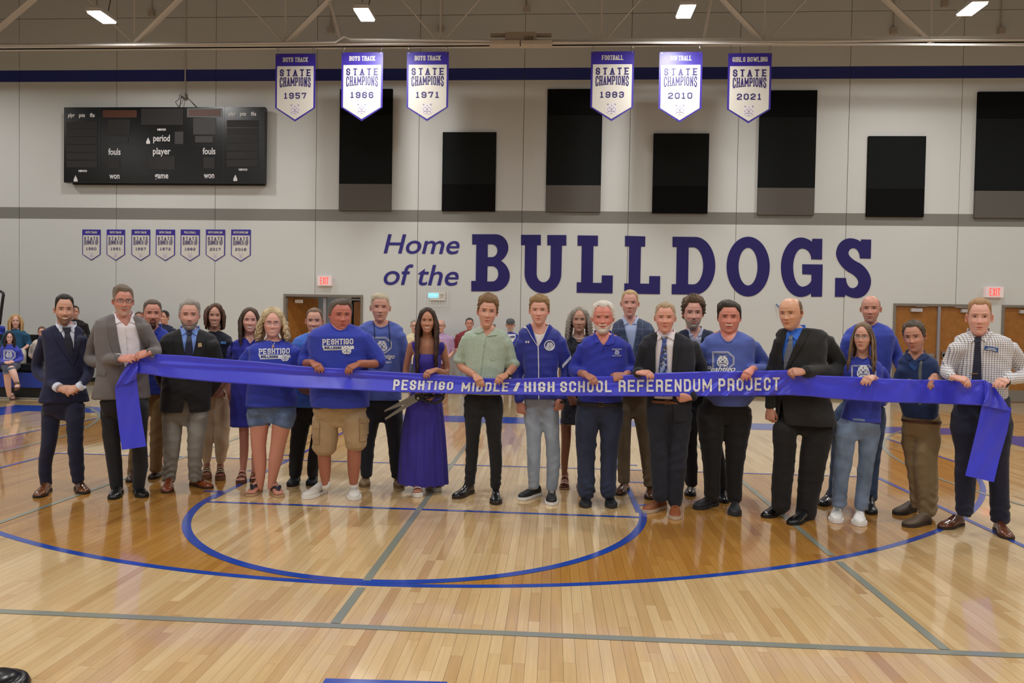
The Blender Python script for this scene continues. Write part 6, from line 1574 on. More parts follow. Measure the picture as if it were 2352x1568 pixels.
# 11 girl with scissors
p = PP[11] = person(dict(label='person with very long dark hair in long purple-blue dress, holding big scissors',
  head=dict(cx=981, top=709, chin=764, skin=(192, 124, 88), hair=(40, 26, 22), hair2=(66, 42, 34), front=.90, temple=.93, vol=.07, smile=1, teeth=1.2, open=.08, lash=1, long=2.45, hw=.46, lockr=.075, locks=64, wave=.035, curlf=10, forward=.42, asym=-.10, wide=.95, peak=.02, brow=(40, 26, 20), red=.2),
  T=[(772,968,996),(780,950,1012),(787,938,1026),(800,941,1022),(830,948,1014),(858,954,1009),(880,951,1011),(905,947,1014)], D=.6, bust=.22, inner=.97, hdy=-.05,
  arms=[dict(p=[(939,794,0),(933,862,.03),(965,905,-.14)], r=(8,7,6), ra=(9,8,6.5), sl=0, hand=hand((.9,.15,-.1), 1, 'curl')), dict(p=[(1022,794,0),(1026,852,.03),(1000,852,-.22)], r=(8,7,6), ra=(9,8.5,6.5), sl=0, hand=hand((-.8,.45,-.05), -1, 'grip', up=(0,-.6,.8), s=.92))], armskin=(184, 116, 80),
  legs=[dict(p=[], bare=[(965,915,16),(962,1000,13),(960,1060,10),(961,1122,7)]), dict(p=[], bare=[(998,915,16),(994,1000,13),(991,1060,10),(990,1112,7)])],
  feet=[dict(toe=(959,1143), heel=(962,1120), st='sandal', col=(232, 228, 222), sole=(226, 222, 214), kw=dict(platform=.035)), dict(toe=(1008,1129), heel=(982,1116), st='sandal', col=(232, 228, 222), sole=(226, 222, 214), kw=dict(platform=.035))]))
Y = p['Y']; DM = cloth((52, 40, 148), 'crepe', rough=.7)
mb = MB(); rg = []
Tb = [(812,953,1011),(820,950,1013),(835,949,1013),(858,953,1010),(872,951,1011),(900,945,1013),(930,936,1016),(985,925,1021),(1040,920,1025),(1109,915,1029)]
Tn = np.array(Tb, float)
ringz = []
for y in np.concatenate([np.linspace(812, 872, 12), np.linspace(880, 1109, 34)]):
    xl = np.interp(y, Tn[:, 0], Tn[:, 1]); xr = np.interp(y, Tn[:, 0], Tn[:, 2]); a = P(xl, y, Y); b = P(xr, y, Y); w = (b[0]-a[0])/2; n = 120
    t = np.linspace(0, 2*math.pi, n, endpoint=False); amp = .028*np.clip((y-880)/120, 0, 1)
    pl = 1+amp*np.sin(t*15+1.5*np.sin(t*2))+amp*.5*np.sin(t*26+2)
    bust = 1+.22*math.exp(-((y-828)/16)**2); dd = w*.62 if y > 880 else .115
    if y > 880: dd = .12+.35*(w-.13)
    ringz.append(np.stack([(a[0]+b[0])/2+(w*1.01)*np.cos(t)*pl, Y+np.where(np.sin(t) < 0, bust, 1)*dd*1.04*np.sin(t)*pl, np.full(n, (a[2]+b[2])/2)+.006*np.sin(t*15)*(y > 1105)], 1))
v = np.vstack(ringz); k_ = len(ringz); mb.add(v, [((i+1)*n+j, (i+1)*n+(j+1) % n, i*n+(j+1) % n, i*n+j) for i in range(k_-1) for j in range(n)])
dr = mb.obj('dress', DM, p['root'], smooth=True); p['garment'] = dr; p['surf0'] = Surf(np.array(mb.v), mb.f)
bs = np.empty(len(p['root'].children[0].data.vertices)*3); 
bod = [c for c in p['root'].children if c.name.startswith('body')][0]; bod.data.vertices.foreach_get('co', bs); bsf = Surf(bs.reshape(-1, 3), [tuple(q.vertices) for q in bod.data.polygons])
for q in ([(1008,815),(1004,800),(1011,786),(1020,785),(1021,800),(1014,815)], [(955,815),(948,800),(946,786),(953,785),(957,800),(962,815)]): decal('strap', q, bsf, DM, dr, off=.006)
seam(p, [(934,884),(980,887),(1016,884)], DM, 'surf0', w=1.2, name='waist_seam')
# 12 mint shirt
p = PP[12] = person(dict(label='young person with wavy brown hair in pale mint short-sleeved shirt and black trousers',
  head=dict(cx=1119, top=680, chin=751, skin=(214, 148, 118), hair=(112, 84, 56), hair2=(146, 114, 78), front=.80, temple=.76, vol=.085, curl=.9, sides=.2, nape=.0, topvol=1.2, smile=.5, open=.5, yaw=2, roll=4, iris=(70, 80, 84), wide=.92, brow=(110, 78, 52)),
  T=[(750,1101,1140),(756,1084,1156),(764,1068,1168),(778,1062,1170),(820,1068,1161),(860,1070,1157),(905,1064,1156)], D=.56,
  arms=[dict(p=[(1070,780,0),(1058,836,.04),(1090,864,-.21)], r=(17,15.5,12), ra=(12,11,7.5), sl=.42, flare=True, hand=hand((.55,.75,-.05), 1)), dict(p=[(1164,784,0),(1178,838,.04),(1166,862,-.21)], r=(17,16,12), ra=(12,11,7.5), sl=.5, flare=True, hand=hand((-.75,.55,-.05), -1))], armskin=(198, 130, 92),
  top=dict(name='short_sleeved_shirt', col=(176, 194, 176), kind='linen', mk=dict(noise=.08, nscale=60), neckline=[(1103,748),(1107,758),(1114,766),(1119,773),(1126,766),(1134,758),(1138,748)], rib=False), inner=.93,
  collar=dict(col=(180, 198, 180), flaps=[[(1100,744),(1098,754),(1092,765),(1100,766),(1112,760),(1106,752)], [(1140,744),(1143,756),(1142,770),(1132,771),(1119,772),(1132,760)]]),
  pelvis=[(890,1066,1156),(920,1064,1156),(938,1066,1155)], legs=[dict(p=[(1088,930,23),(1086,1000,16.5),(1083,1060,14),(1078,1113,12)]), dict(p=[(1134,930,23),(1135,1000,17),(1139,1060,15),(1138,1120,11.5)])],
  feet=[dict(toe=(1043,1146), heel=(1086,1130), col=(20, 20, 22), sole=(48, 34, 26), st='boot'), dict(toe=(1139,1160), heel=(1138,1132), col=(20, 20, 22), sole=(48, 34, 26), st='boot')]))
trousers(p, (18, 18, 20), name='slim_trousers', cuffwr=.004)
MT = cloth((150, 168, 152), 'linen'); seam(p, [(1116,770),(1112,800),(1104,865)], MT, 'surf', name='placket'); 
mb = MB()
for x, y in ((1112, 795), (1109, 822), (1106, 846)): c = p['surf'].at(x, y, .004); mb.tube([c, c+np.array((0, -.003, 0))], .005, 8)
mb.obj('shirt_button', mat('mint_button', (150, 160, 150)), p['garment'])
decal('chest_pocket', [(1124,800),(1144,800),(1143,824),(1133,828),(1124,824)], p['surf'], cloth((176, 194, 176), 'linen'), p['garment'], off=.003)
watch(p, 1167, 861, -.2, (.3, 0, .9), .033)
# 13 track jacket
p = PP[13] = person(dict(label='young person in blue zipped track jacket with white zip and light jeans',
  head=dict(cx=1238, top=681, chin=745, skin=(220, 152, 128), hair=(128, 100, 62), hair2=(160, 128, 84), front=.80, temple=.78, vol=.075, curl=.8, sides=.45, topvol=1.2, smile=.3, open=.6, yaw=-3, fat=.05, red=.45, brow=(140, 104, 74), iris=(80, 86, 90)),
  inset=4, T=[(742,1216,1261),(752,1199,1274),(763,1188,1290),(780,1186,1298),(815,1195,1290),(850,1199,1285),(885,1200,1284),(916,1201,1283)], D=.56, neck=.24,
  arms=[dict(p=[(1196,785,0),(1187,850,.05),(1192,922,-.04)], r=(18,15,11), hand=hand((.25,1,-.05), 1, 'curl', up=(-.35,-.9,0))), dict(p=[(1289,785,0),(1302,852,.05),(1291,914,-.05)], r=(18,16,12), hand=hand((-.3,1,-.05), -1, 'curl', up=(.35,-.9,0)))], handskin=(196, 122, 98),
  top=dict(name='track_jacket', col=(30, 44, 148), kind='polyester', mk=dict(rough=.55, sheen=.3), open=[(1211,738),(1212,752),(1222,775),(1236,796),(1248,775),(1259,750),(1261,738)]),
  shirt=dict(col=(232, 228, 230), neckline=[(1219,742),(1222,758),(1230,766),(1239,769),(1249,766),(1256,757),(1258,742)]), inner=.93,
  pelvis=[(900,1203,1282),(930,1202,1284),(955,1204,1283)], legs=[dict(p=[(1223,945,21),(1226,1000,17.5),(1226,1060,15.5),(1226,1119,12.5)]), dict(p=[(1263,945,21),(1268,1000,17),(1271,1060,16),(1267,1124,13)])],
  feet=[dict(toe=(1193,1149), heel=(1236,1136), col=(16, 16, 18), sole=(230, 230, 228), st='sneaker'), dict(toe=(1266,1161), heel=(1268,1134), col=(16, 16, 18), sole=(230, 230, 228), st='sneaker')]))
trousers(p, (148, 158, 172), name='light_jeans', kind='denim', mk=dict(noise=.16, nscale=7), cuffwr=.002)
TJ = cloth((28, 42, 146), 'polyester'); WP = mat('white_trim', (226, 228, 236), rough=.6)
for q in ([(1209,751),(1207,740),(1216,736),(1222,752),(1234,790),(1226,782)], [(1261,748),(1257,736),(1262,741),(1268,754),(1246,785),(1239,792)]): decal('collar_flap', q, p['surf0'], TJ, p['garment'], off=.010)
seam(p, [(1236,795),(1237,840),(1237.5,916)], WP, 'surf0', w=2.6, name='zip', off=.003); seam(p, [(1210,753),(1222,775),(1236,796)], WP, 'surf0', w=1.3, name='zip', off=.012); seam(p, [(1260,744),(1248,775),(1236,796)], WP, 'surf0', w=1.3, name='zip', off=.012)
decal('sleeve_stripe', [(1292,846),(1291,838),(1311,816),(1312,823)], p['surf0'], WP, p['garment'], off=.003); decal('sleeve_stripe', [(1178,834),(1180,832),(1187,846),(1184,849)], p['surf0'], WP, p['garment'], off=.003)
for q in ([(1199,868),(1203,860),(1205,861),(1202,869)], [(1279,860),(1282,860),(1283,866),(1280,866)]): decal('pocket_zip', q, p['surf0'], WP, p['garment'])
mb = MB()
for q in ([(1207,783),(1209.5,782),(1209.5,788),(1207,787)], [(1213,782),(1215.8,783),(1215.8,787),(1213,788)], [(1209,784.2),(1213.5,784.2),(1213.5,785.8),(1209,785.8)]): flat_poly(mb, [q], lambda x, y: p['surf0'].at(x, y, .003))
mb.obj('chest_mark', WP, p['garment'])
sf = p['surf0']; mb = MB(); mb.tube([sf.at(1262+11.3*math.cos(a), 793+11.3*math.sin(a), .003) for a in np.linspace(0, 2*math.pi, 25)[:-1]], .0045, 5, closed=True); mb.obj('chest_badge', WP, p['garment'])
mb = MB(); emblem(mb, lambda x, y: sf.at(1263+x, 794-y, .003), 0, 0, 17, 0, 1, lift=lambda x, y: sf.at(1263+x, 794-y, .005)); mb.obj('badge_emblem', [WP, M_PRINTB], p['garment'])
watch(p, 1293, 922, -.05, (-.2, 0, 1), .036)
# 14 back woman, grey hair
p = PP[14] = person(dict(label='person with wavy grey hair, pearl necklace and dark patterned dress in the second row',
  head=dict(cx=1330, top=707, chin=762, skin=(196, 138, 108), hair=(126, 116, 104), hair2=(168, 160, 148), front=.93, temple=.92, vol=.06, curl=.3, smile=.5, open=.4, long=1.12, hw=.48, lockr=.05, locks=90, wave=.05, curlf=15, flare=.12, forward=.05, wide=.98),
  T=[(770,1314,1346),(777,1300,1358),(785,1292,1366),(800,1290,1368),(850,1295,1362),(905,1290,1364),(974,1286,1366)], D=.6,
  arms=[dict(p=[(1299,800,0),(1290,860,.04),(1308,905,-.12)], r=(11,10,8), sl=.4, ra=(9,8,6.5), hand=hand((.5,.85,0), 1, 'curl'))], armskin=(140, 84, 56),
  top=dict(name='dress', col=(40, 42, 52), kind='floral', mat=None, neckline=[(1315,768),(1322,784),(1330,788),(1338,784),(1345,768)], mk=dict(noise=.9, nscale=55)), inner=.94,
  legs=[dict(p=[], bare=[(1300,965,13),(1300,1015,11),(1297,1055,9),(1296,1100,6)]), dict(p=[], bare=[(1340,965,13),(1338,1015,11),(1336,1055,9),(1334,1098,6)])],
  feet=[dict(toe=(1296,1125), heel=(1299,1103), st='heel', col=(178, 138, 108), sole=(170, 132, 104), L=.24), dict(toe=(1336,1122), heel=(1336,1100), st='heel', col=(178, 138, 108), sole=(170, 132, 104), L=.24)]))
mb = MB()
for t in np.linspace(-1, 1, 19):
    c = p['surf0'].at(1330+15*t, 779+ -6*t*t, .008); mb.tube([c+np.array((-.003,0,0)), c+np.array((.003,0,0))], .0045, 6)
mb.obj('pearl_necklace', mat('pearl', (236, 230, 222), rough=.25), p['garment'])
# 15 old man polo
p = PP[15] = person(dict(label='person with white hair and beard in royal blue polo shirt and dark jeans',
  head=dict(cx=1384, top=694, chin=765, skin=(216, 120, 98), hair=(226, 218, 208), hair2=(200, 190, 178), front=.86, temple=.84, recede=.04, vol=.07, curl=.3, beard=.55, beardc=(224, 212, 200), smile=.2, open=.3, fat=.1, red=.5, brow=(200, 180, 165)),
  tuck=1, inset=4, T=[(765,1364,1406),(771,1350,1422),(781,1336,1438),(796,1330,1446),(830,1333,1446),(870,1329,1444),(900,1324,1438),(922,1323,1432)], D=.72, belly=.22,
  arms=[dict(p=[(1340,800,0),(1321,850,.04),(1344,862,-.24)], r=(19,17,13), ra=(12,11,8.5), sl=.78, hand=hand((.7,.6,0), 1)), dict(p=[(1438,798,0),(1449,848,.04),(1436,862,-.22)], r=(18,16,12), ra=(12,11,8.5), sl=.8, hand=hand((-1,.15,.15), -1, 'curl'))], armskin=(186, 116, 88),
  top=dict(name='polo_shirt', col=(42, 52, 168), neckline=[(1368,764),(1376,780),(1386,794),(1396,780),(1402,764)], rib=False), inner=.95,
  collar=dict(col=(42, 52, 168), flaps=[[(1366,760),(1363,768),(1367,789),(1377,786),(1370,772)], [(1404,758),(1410,768),(1412,788),(1400,793),(1388,793),(1402,778)]]),
  pelvis=[(905,1326,1430),(930,1322,1433),(955,1322,1433)], PD=.72, legs=[dict(p=[(1349,950,27),(1346,1010,24),(1346,1070,20),(1347,1120,20),(1347,1140,16)]), dict(p=[(1406,950,27),(1401,1010,22),(1398,1070,19),(1397,1120,19),(1398,1138,16)])],
  feet=[dict(toe=(1344,1167), heel=(1346,1146), col=(26, 26, 30), sole=(40, 40, 42), st='casual'), dict(toe=(1405,1168), heel=(1399,1146), col=(26, 26, 30), sole=(40, 40, 42), st='casual')]))
trousers(p, (40, 48, 74), name='dark_jeans', kind='denim', mk=dict(noise=.2, nscale=8), cuffwr=.008); belt(p, 924, 1322, 1433, (28, 22, 20), buckle=1378)
seam(p, [(1386,794),(1384,812)], cloth((26, 32, 140)), 'surf', name='placket')
sf = p['surf0']; mb = MB(); emblem(mb, lambda x, y: sf.at(1417+x, 809-y, .003), 0, 0, 11, 0, 1, lift=lambda x, y: sf.at(1417+x, 809-y, .005)); mb.obj('chest_emblem', [mat('thread_pale', (190, 196, 228)), M_PRINTB], p['garment'])
mb = MB(); print_text(mb, 'PESHTIGO', sf, 1416.5, 803.5, 3.2, 22, .7, off=.004); print_text(mb, 'SCHOOL DISTRICT', sf, 1416.5, 818, 2.6, 21, .6, off=.004); mb.obj('chest_lettering', mat('thread_pale', (0, 0, 0)), p['garment'])
# 16 tall back man blazer
def plaid_mat(name, base, l1, sc, th=.12, rough=.85):
    m = mat(name, base, rough=rough, sheen=.1); nt = m.node_tree; b = nt.nodes['Principled BSDF']; N = nt.nodes.new; L = nt.links.new
    tc = N('ShaderNodeTexCoord'); sp = N('ShaderNodeSeparateXYZ'); L(tc.outputs['Object'], sp.inputs[0])
    def stripe(o):
        a = N('ShaderNodeMath'); a.operation = 'MULTIPLY'; a.inputs[1].default_value = sc; L(o, a.inputs[0]); f = N('ShaderNodeMath'); f.operation = 'FRACT'; L(a.outputs[0], f.inputs[0])
        c = N('ShaderNodeMath'); c.operation = 'LESS_THAN'; c.inputs[1].default_value = th; L(f.outputs[0], c.inputs[0]); return c.outputs[0]
    s = N('ShaderNodeMath'); s.operation = 'ADD'; L(stripe(sp.outputs[0]), s.inputs[0]); L(stripe(sp.outputs[2]), s.inputs[1])
    h = N('ShaderNodeMath'); h.operation = 'MULTIPLY'; h.inputs[1].default_value = .5; L(s.outputs[0], h.inputs[0])
    mx = N('ShaderNodeMix'); mx.data_type = 'RGBA'; L(h.outputs[0], mx.inputs['Factor']); mx.inputs['A'].default_value = srgb(base); mx.inputs['B'].default_value = srgb(l1); L(mx.outputs['Result'], b.inputs['Base Color']); return m
BZ = plaid_mat('blue_plaid', (66, 78, 104), (98, 112, 140), 14, .14)
p = PP[16] = person(dict(label='tall person with short blond hair in blue-grey plaid blazer and pale blue shirt, second row',
  head=dict(cx=1446, top=666, chin=727, skin=(214, 146, 128), hair=(196, 166, 122), hair2=(172, 142, 102), front=.85, temple=.80, recede=.03, vol=.035, smile=.2, open=.4, red=.5, brow=(170, 130, 100), wide=.95),
  T=[(729,1431,1465),(735,1418,1482),(743,1408,1497),(758,1404,1505),(800,1406,1502),(860,1409,1498),(905,1411,1495)], D=.58,
  arms=[dict(p=[(1417,768,0),(1408,840,.08),(1428,895,.15)], r=(15,13,11)), dict(p=[(1492,768,0),(1500,840,.08),(1482,895,.15)], r=(15,13,11))],
  top=dict(name='plaid_blazer', mat=BZ, open=open_poly((1431,732),(1465,728),(1452,812),(2,2))),
  shirt=dict(col=(184, 200, 236), neckline=[(1434,724),(1440,737),(1449,747),(1457,737),(1462,723)]), inner=.9, collar=dict(col=(188, 204, 238), flaps=[[(1431,724),(1430,733),(1432,747),(1444,742),(1437,734)], [(1465,722),(1467,730),(1461,745),(1450,743),(1459,734)]]),
  pelvis=[(890,1414,1490),(925,1412,1492),(945,1413,1492)], legs=[dict(p=[(1432,935,20),(1433,1010,16),(1433,1070,15),(1433,1106,14)]), dict(p=[(1472,935,20),(1480,1010,15),(1487,1070,13.5),(1491,1114,12)])],
  feet=[dict(toe=(1419,1138), heel=(1441,1121), col=(84, 48, 30), sole=(34, 26, 22)), dict(toe=(1494,1148), heel=(1492,1126), col=(84, 48, 30), sole=(34, 26, 22))]))
lapels(p, (1430,734), (1466,732), (1452,815), 13, BZ, bow=(2, 2)); trousers(p, (112, 96, 74), name='brown_trousers', cuffwr=.004)
# 17 dark suit, patterned tie
p = PP[17] = person(dict(label='person smiling in open dark suit with patterned blue tie and belt',
  head=dict(cx=1527, top=696, chin=763, skin=(220, 146, 120), hair=(148, 120, 88), hair2=(180, 156, 124), hairside=(190, 172, 146), front=.85, temple=.80, recede=.04, vol=.045, curl=.3, smile=1, open=.15, red=.5, fat=.05, ear=1.05, brow=(170, 126, 96)),
  tuck=1, inset=7, T=[(761,1509,1551),(768,1491,1570),(777,1474,1588),(792,1467,1602),(830,1470,1604),(880,1474,1602),(930,1478,1594),(966,1479,1592)], D=.58,
  arms=[dict(p=[(1480,795,0),(1470,852,.06),(1465,858,-.17)], r=(18,16,12), hand=hand((.75,-.05,-.25), 1, 'grip', up=(.1,-.5,.85))), dict(p=[(1594,795,0),(1612,862,.06),(1588,912,-.13)], r=(18,16,12), hand=hand((-1,.05,-.1), -1, 'curl', up=(0,-.9,-.3)))],
  top=dict(name='suit_jacket', col=(26, 28, 38), kind='wool', open=[(1507,750),(1509,762),(1505,800),(1505,850),(1502,920),(1496,985),(1550,985),(1545,920),(1543,850),(1546,800),(1551,762),(1553,750)], wr=.002),
  shirt=dict(col=(226, 220, 228), end=916), collar=dict(col=(232, 226, 232), flaps=[[(1510,760),(1509,768),(1510,782),(1521,774),(1514,768)], [(1549,756),(1552,764),(1549,782),(1534,774),(1543,768)]]),
  pelvis=[(912,1484,1588),(945,1482,1590),(965,1484,1588)], legs=[dict(p=[(1511,955,27),(1512,1020,21),(1513,1080,19),(1516,1146,16)]), dict(p=[(1561,955,28),(1558,1020,23),(1554,1080,21),(1550,1158,15.5)])],
  feet=[dict(toe=(1479,1178), heel=(1528,1164), col=(142, 78, 42), sole=(196, 176, 154), st='casual'), dict(toe=(1550,1194), heel=(1551,1168), col=(142, 78, 42), sole=(196, 176, 154), st='casual')]))
for q in ([(1509,760),(1497,768),(1500,773),(1494,776),(1498,830),(1503,870),(1506,850),(1506,800),(1511,768)], [(1551,756),(1564,768),(1561,773),(1567,777),(1556,830),(1546,870),(1543,850),(1546,800),(1550,766)]): decal('lapel', q, p['surf0'], cloth((22, 24, 34), 'wool'), p['garment'], off=.008)
trousers(p, (28, 31, 44), kind='wool', name='suit_trousers')
TP = mat('patterned_tie', (90, 100, 140), rough=.5); nt = TP.node_tree; vn = nt.nodes.new('ShaderNodeTexVoronoi'); vn.inputs['Scale'].default_value = 60; tc = nt.nodes.new('ShaderNodeTexCoord'); nt.links.new(tc.outputs['Object'], vn.inputs['Vector']); rp = nt.nodes.new('ShaderNodeValToRGB'); rp.color_ramp.interpolation = 'CONSTANT'
rp.color_ramp.elements[0].color = srgb((60, 84, 160)); rp.color_ramp.elements[1].position = .35; rp.color_ramp.elements[1].color = srgb((74, 70, 78))
for a, c in ((.55, (150, 170, 210)), (.75, (52, 56, 84)), (.88, (150, 130, 100))): e = rp.color_ramp.elements.new(a); e.color = srgb(c)
sx_ = nt.nodes.new('ShaderNodeSeparateColor'); nt.links.new(vn.outputs['Color'], sx_.inputs[0]); nt.links.new(sx_.outputs[0], rp.inputs[0]); nt.links.new(rp.outputs[0], nt.nodes['Principled BSDF'].inputs['Base Color'])
tie(p, [(1519,773),(1534,773),(1531,784),(1522,784)], [(1522,783),(1531,783),(1532,820),(1533,850),(1531,905),(1524,912),(1515,900),(1513,850),(1516,820)], TP); belt(p, 920, 1486, 1586, (120, 66, 32), buckle=1528)
# 18 back man curly
p = PP[18] = person(dict(label='person with curly brown hair and greying beard in navy blazer and floral shirt, second row',
  head=dict(cx=1591, top=684, chin=754, skin=(212, 146, 126), hair=(74, 56, 42), hair2=(112, 88, 66), front=.85, temple=.74, vol=.10, curl=1.4, sides=-.5, beard=.5, beardc=(150, 138, 128), mustc=(90, 70, 60), smile=.6, open=.3, red=.5, yaw=4, wide=.95),
  T=[(754,1579,1614),(759,1563,1633),(766,1553,1648),(782,1550,1654),(850,1553,1650),(905,1556,1645)], D=.58,
  arms=[dict(p=[(1563,790,0),(1552,860,.08),(1572,935,.02)], r=(15,13,11), hand=hand((.2,1,0), 1, 'hang')), dict(p=[(1641,790,0),(1650,860,.08),(1640,915,.1)], r=(15,13,11))],
  top=dict(name='navy_blazer', col=(34, 44, 70), kind='wool', open=open_poly((1580,752),(1614,750),(1600,830),(2,2))),
  shirt=dict(col=(180, 184, 210), kind='floral', mk=dict(noise=.5, nscale=90), neckline=[(1582,746),(1587,762),(1597,778),(1606,764),(1611,746)]), inner=.9, collar=dict(col=(186, 190, 214), kind='floral', mk=dict(noise=.5, nscale=90), flaps=[[(1579,746),(1578,756),(1584,774),(1594,768),(1585,758)], [(1613,744),(1616,754),(1612,770),(1603,774),(1607,758)]]),
  pelvis=[(890,1560,1642),(925,1558,1643),(945,1559,1642)], legs=[dict(p=[(1581,935,22),(1584,1010,17),(1587,1070,15),(1588,1112,14)]), dict(p=[(1624,935,22),(1640,1010,17),(1652,1070,15),(1658,1128,13)])],
  feet=[dict(toe=(1584,1140), heel=(1590,1118), col=(34, 28, 26), sole=(18, 18, 18)), dict(toe=(1664,1156), heel=(1656,1136), col=(28, 28, 32), sole=(18, 18, 18))]))
lapels(p, (1579,750), (1615,748), (1600,835), 13, cloth((30, 40, 66), 'wool')); trousers(p, (28, 30, 40), name='dark_trousers')
# 19 moustache man
p = PP[19] = person(dict(label='person with dark hair and white moustache in heather blue long-sleeved crest shirt',
  head=dict(cx=1674, top=693, chin=765, skin=(212, 124, 100), hair=(44, 36, 32), hair2=(66, 54, 46), front=.84, temple=.74, vol=.07, part=-1, topvol=1.1, sides=.1, mustache=1, mustc=(222, 208, 196), smile=.2, open=.2, fat=.2, jaw=.02, red=.45),
  inset=5, T=[(759,1651,1697),(766,1634,1714),(776,1616,1732),(790,1609,1741),(830,1609,1738),(870,1606,1740),(908,1612,1738),(930,1632,1718)], D=.78, belly=.25,
  arms=[dict(p=[(1620,798,0),(1605,855,.07),(1616,895,.05)], r=(20,17,13)), dict(p=[(1731,798,0),(1757,846,.03),(1727,850,-.26)], r=(21,18,12), sl=.93, hand=hand((-.65,.65,0), -1))],
  top=dict(name='long_sleeved_shirt', col=HEATH, neckline=[(1652,757),(1655,770),(1662,781),(1671,787),(1682,783),(1691,772),(1696,757)]), inner=.96,
  pelvis=[(905,1602,1728),(935,1598,1728),(958,1599,1726)], PD=.75, legs=[dict(p=[(1631,955,32),(1633,1020,25),(1635,1080,20),(1636,1138,18)]), dict(p=[(1696,955,31),(1691,1020,25),(1687,1080,20),(1687,1148,17)])],
  feet=[dict(toe=(1596,1170), heel=(1648,1158), col=(34, 34, 38), sole=(40, 40, 44), st='sneaker'), dict(toe=(1687,1186), heel=(1688,1158), col=(34, 34, 38), sole=(40, 40, 44), st='sneaker')]))
trousers(p, (18, 18, 20), name='black_trousers'); crest(p, 1637, 1686, 808, 848, 1660, 829, 27, (1622, 1689, 853, 14, 'Peshtigo'))
# 20 bald, black suit
p = PP[20] = person(dict(label='bald person in black suit with bright blue shirt, looking down left',
  head=dict(cx=1815, top=682, chin=754, skin=(216, 152, 112), hair=(112, 84, 60), front=.9, temple=.7, vol=.012, bald=1, baldz=.86, stubble=0, smile=.6, open=.05, lash=.9, yaw=-20, pitch=4, roll=-3, fat=.15, red=.5, ear=1.1, brow=(130, 90, 60)),
  inset=10, T=[(752,1809,1851),(753,1800,1870),(757,1788,1888),(768,1777,1904),(795,1772,1910),(850,1769,1908),(900,1771,1915),(940,1773,1922),(975,1776,1925)], D=.62, belly=.1,
  arms=[dict(p=[(1787,785,0),(1773,855,.06),(1768,936,0)], r=(16,14,12), hand=hand((.05,1,0), 1, 'curl', up=(-.6,-.7,0))), dict(p=[(1900,785,0),(1926,848,.02),(1850,853,-.26)], r=(22,20,15), hand=hand((-1,.0,-.05), -1, 'curl', up=(0,-.7,.7)))], handskin=(202, 134, 104),
  top=dict(name='suit_jacket', col=(30, 29, 29), kind='wool', open=open_poly((1810,758),(1850,742),(1803,852),(9,-3)), notch=(1795,22,60), wr=.003),
  shirt=dict(col=(48, 104, 206), end=895), collar=dict(col=(52, 110, 214), flaps=[[(1809,752),(1807,764),(1807,784),(1816,772),(1811,762)], [(1848,742),(1849,753),(1831,782),(1817,772),(1838,760)]]),
  pelvis=[(940,1777,1920),(965,1776,1922),(985,1777,1918)], legs=[dict(p=[(1803,985,28),(1802,1045,25),(1796,1110,24),(1793,1168,21)]), dict(p=[(1880,985,34),(1869,1045,31),(1860,1110,27),(1850,1186,22)])],
  feet=[dict(toe=(1754,1189), heel=(1800,1174), col=(20, 18, 18), sole=(14, 14, 14)), dict(toe=(1814,1206), heel=(1862,1188), col=(20, 18, 18), sole=(14, 14, 14))]))
lapels(p, (1809,757), (1849,747), (1802,860), 16, cloth((26, 25, 25), 'wool'), bow=(9, -3)); trousers(p, (20, 19, 20), kind='wool', name='suit_trousers')
TG = plaid_mat('grey_tie', (74, 80, 94), (140, 146, 158), 90, .35, rough=.5)
tie(p, [(1812,771),(1822,771),(1820,781),(1813,780)], [(1813,780),(1821,781),(1821,800),(1812,835),(1805,850),(1800,846),(1803,815),(1810,790)], TG)
decal('tie_clip', [(1802,829),(1809,829),(1809,831),(1802,831)], p['surfs'], M_STEEL, p['shirto'], off=.014)
# 21 tall bald behind
p = PP[21] = person(dict(label='tall bald person in plain blue long-sleeved shirt, second row',
  head=dict(cx=1999, top=677, chin=741, skin=(208, 138, 112), hair=(120, 96, 80), front=.9, temple=.75, vol=.010, bald=1, baldz=.80, stubble=.35, beardc=(150, 124, 108), smile=.7, open=.3, red=.5, ear=1.05, yaw=-3, brow=(120, 90, 70)),
  T=[(741,1978,2020),(747,1961,2038),(756,1944,2050),(770,1934,2057),(820,1936,2050),(880,1936,2044),(930,1936,2036)], D=.6,
  arms=[dict(p=[(1945,780,0),(1936,850,.06),(1946,915,.0)], r=(18,15,12)), dict(p=[(2046,780,0),(2064,828,.0),(2080,862,-.27)], r=(19,16,11), hand=hand((.4,.85,-.05), 1 if False else -1))],
  top=dict(name='long_sleeved_shirt', col=(58, 74, 176), neckline=[(1981,740),(1988,748),(1998,751),(2010,748),(2017,740)], wr=.0035), inner=.93,
  pelvis=[(912,1940,2034),(940,1938,2036),(960,1939,2035)], legs=[dict(p=[(1938,960,25),(1930,1030,21),(1924,1090,18),(1915,1140,15)]), dict(p=[(2010,960,25),(2004,1030,20),(2000,1090,18),(1998,1146,16)])],
  feet=[dict(toe=(1885,1162), heel=(1912,1150), col=(26, 26, 28), sole=(18, 18, 18), st='boot'), dict(toe=(2000,1182), heel=(1998,1160), col=(26, 26, 28), sole=(18, 18, 18), st='boot')]))
trousers(p, (56, 76, 110), name='blue_jeans', kind='denim', mk=dict(noise=.2, nscale=8))
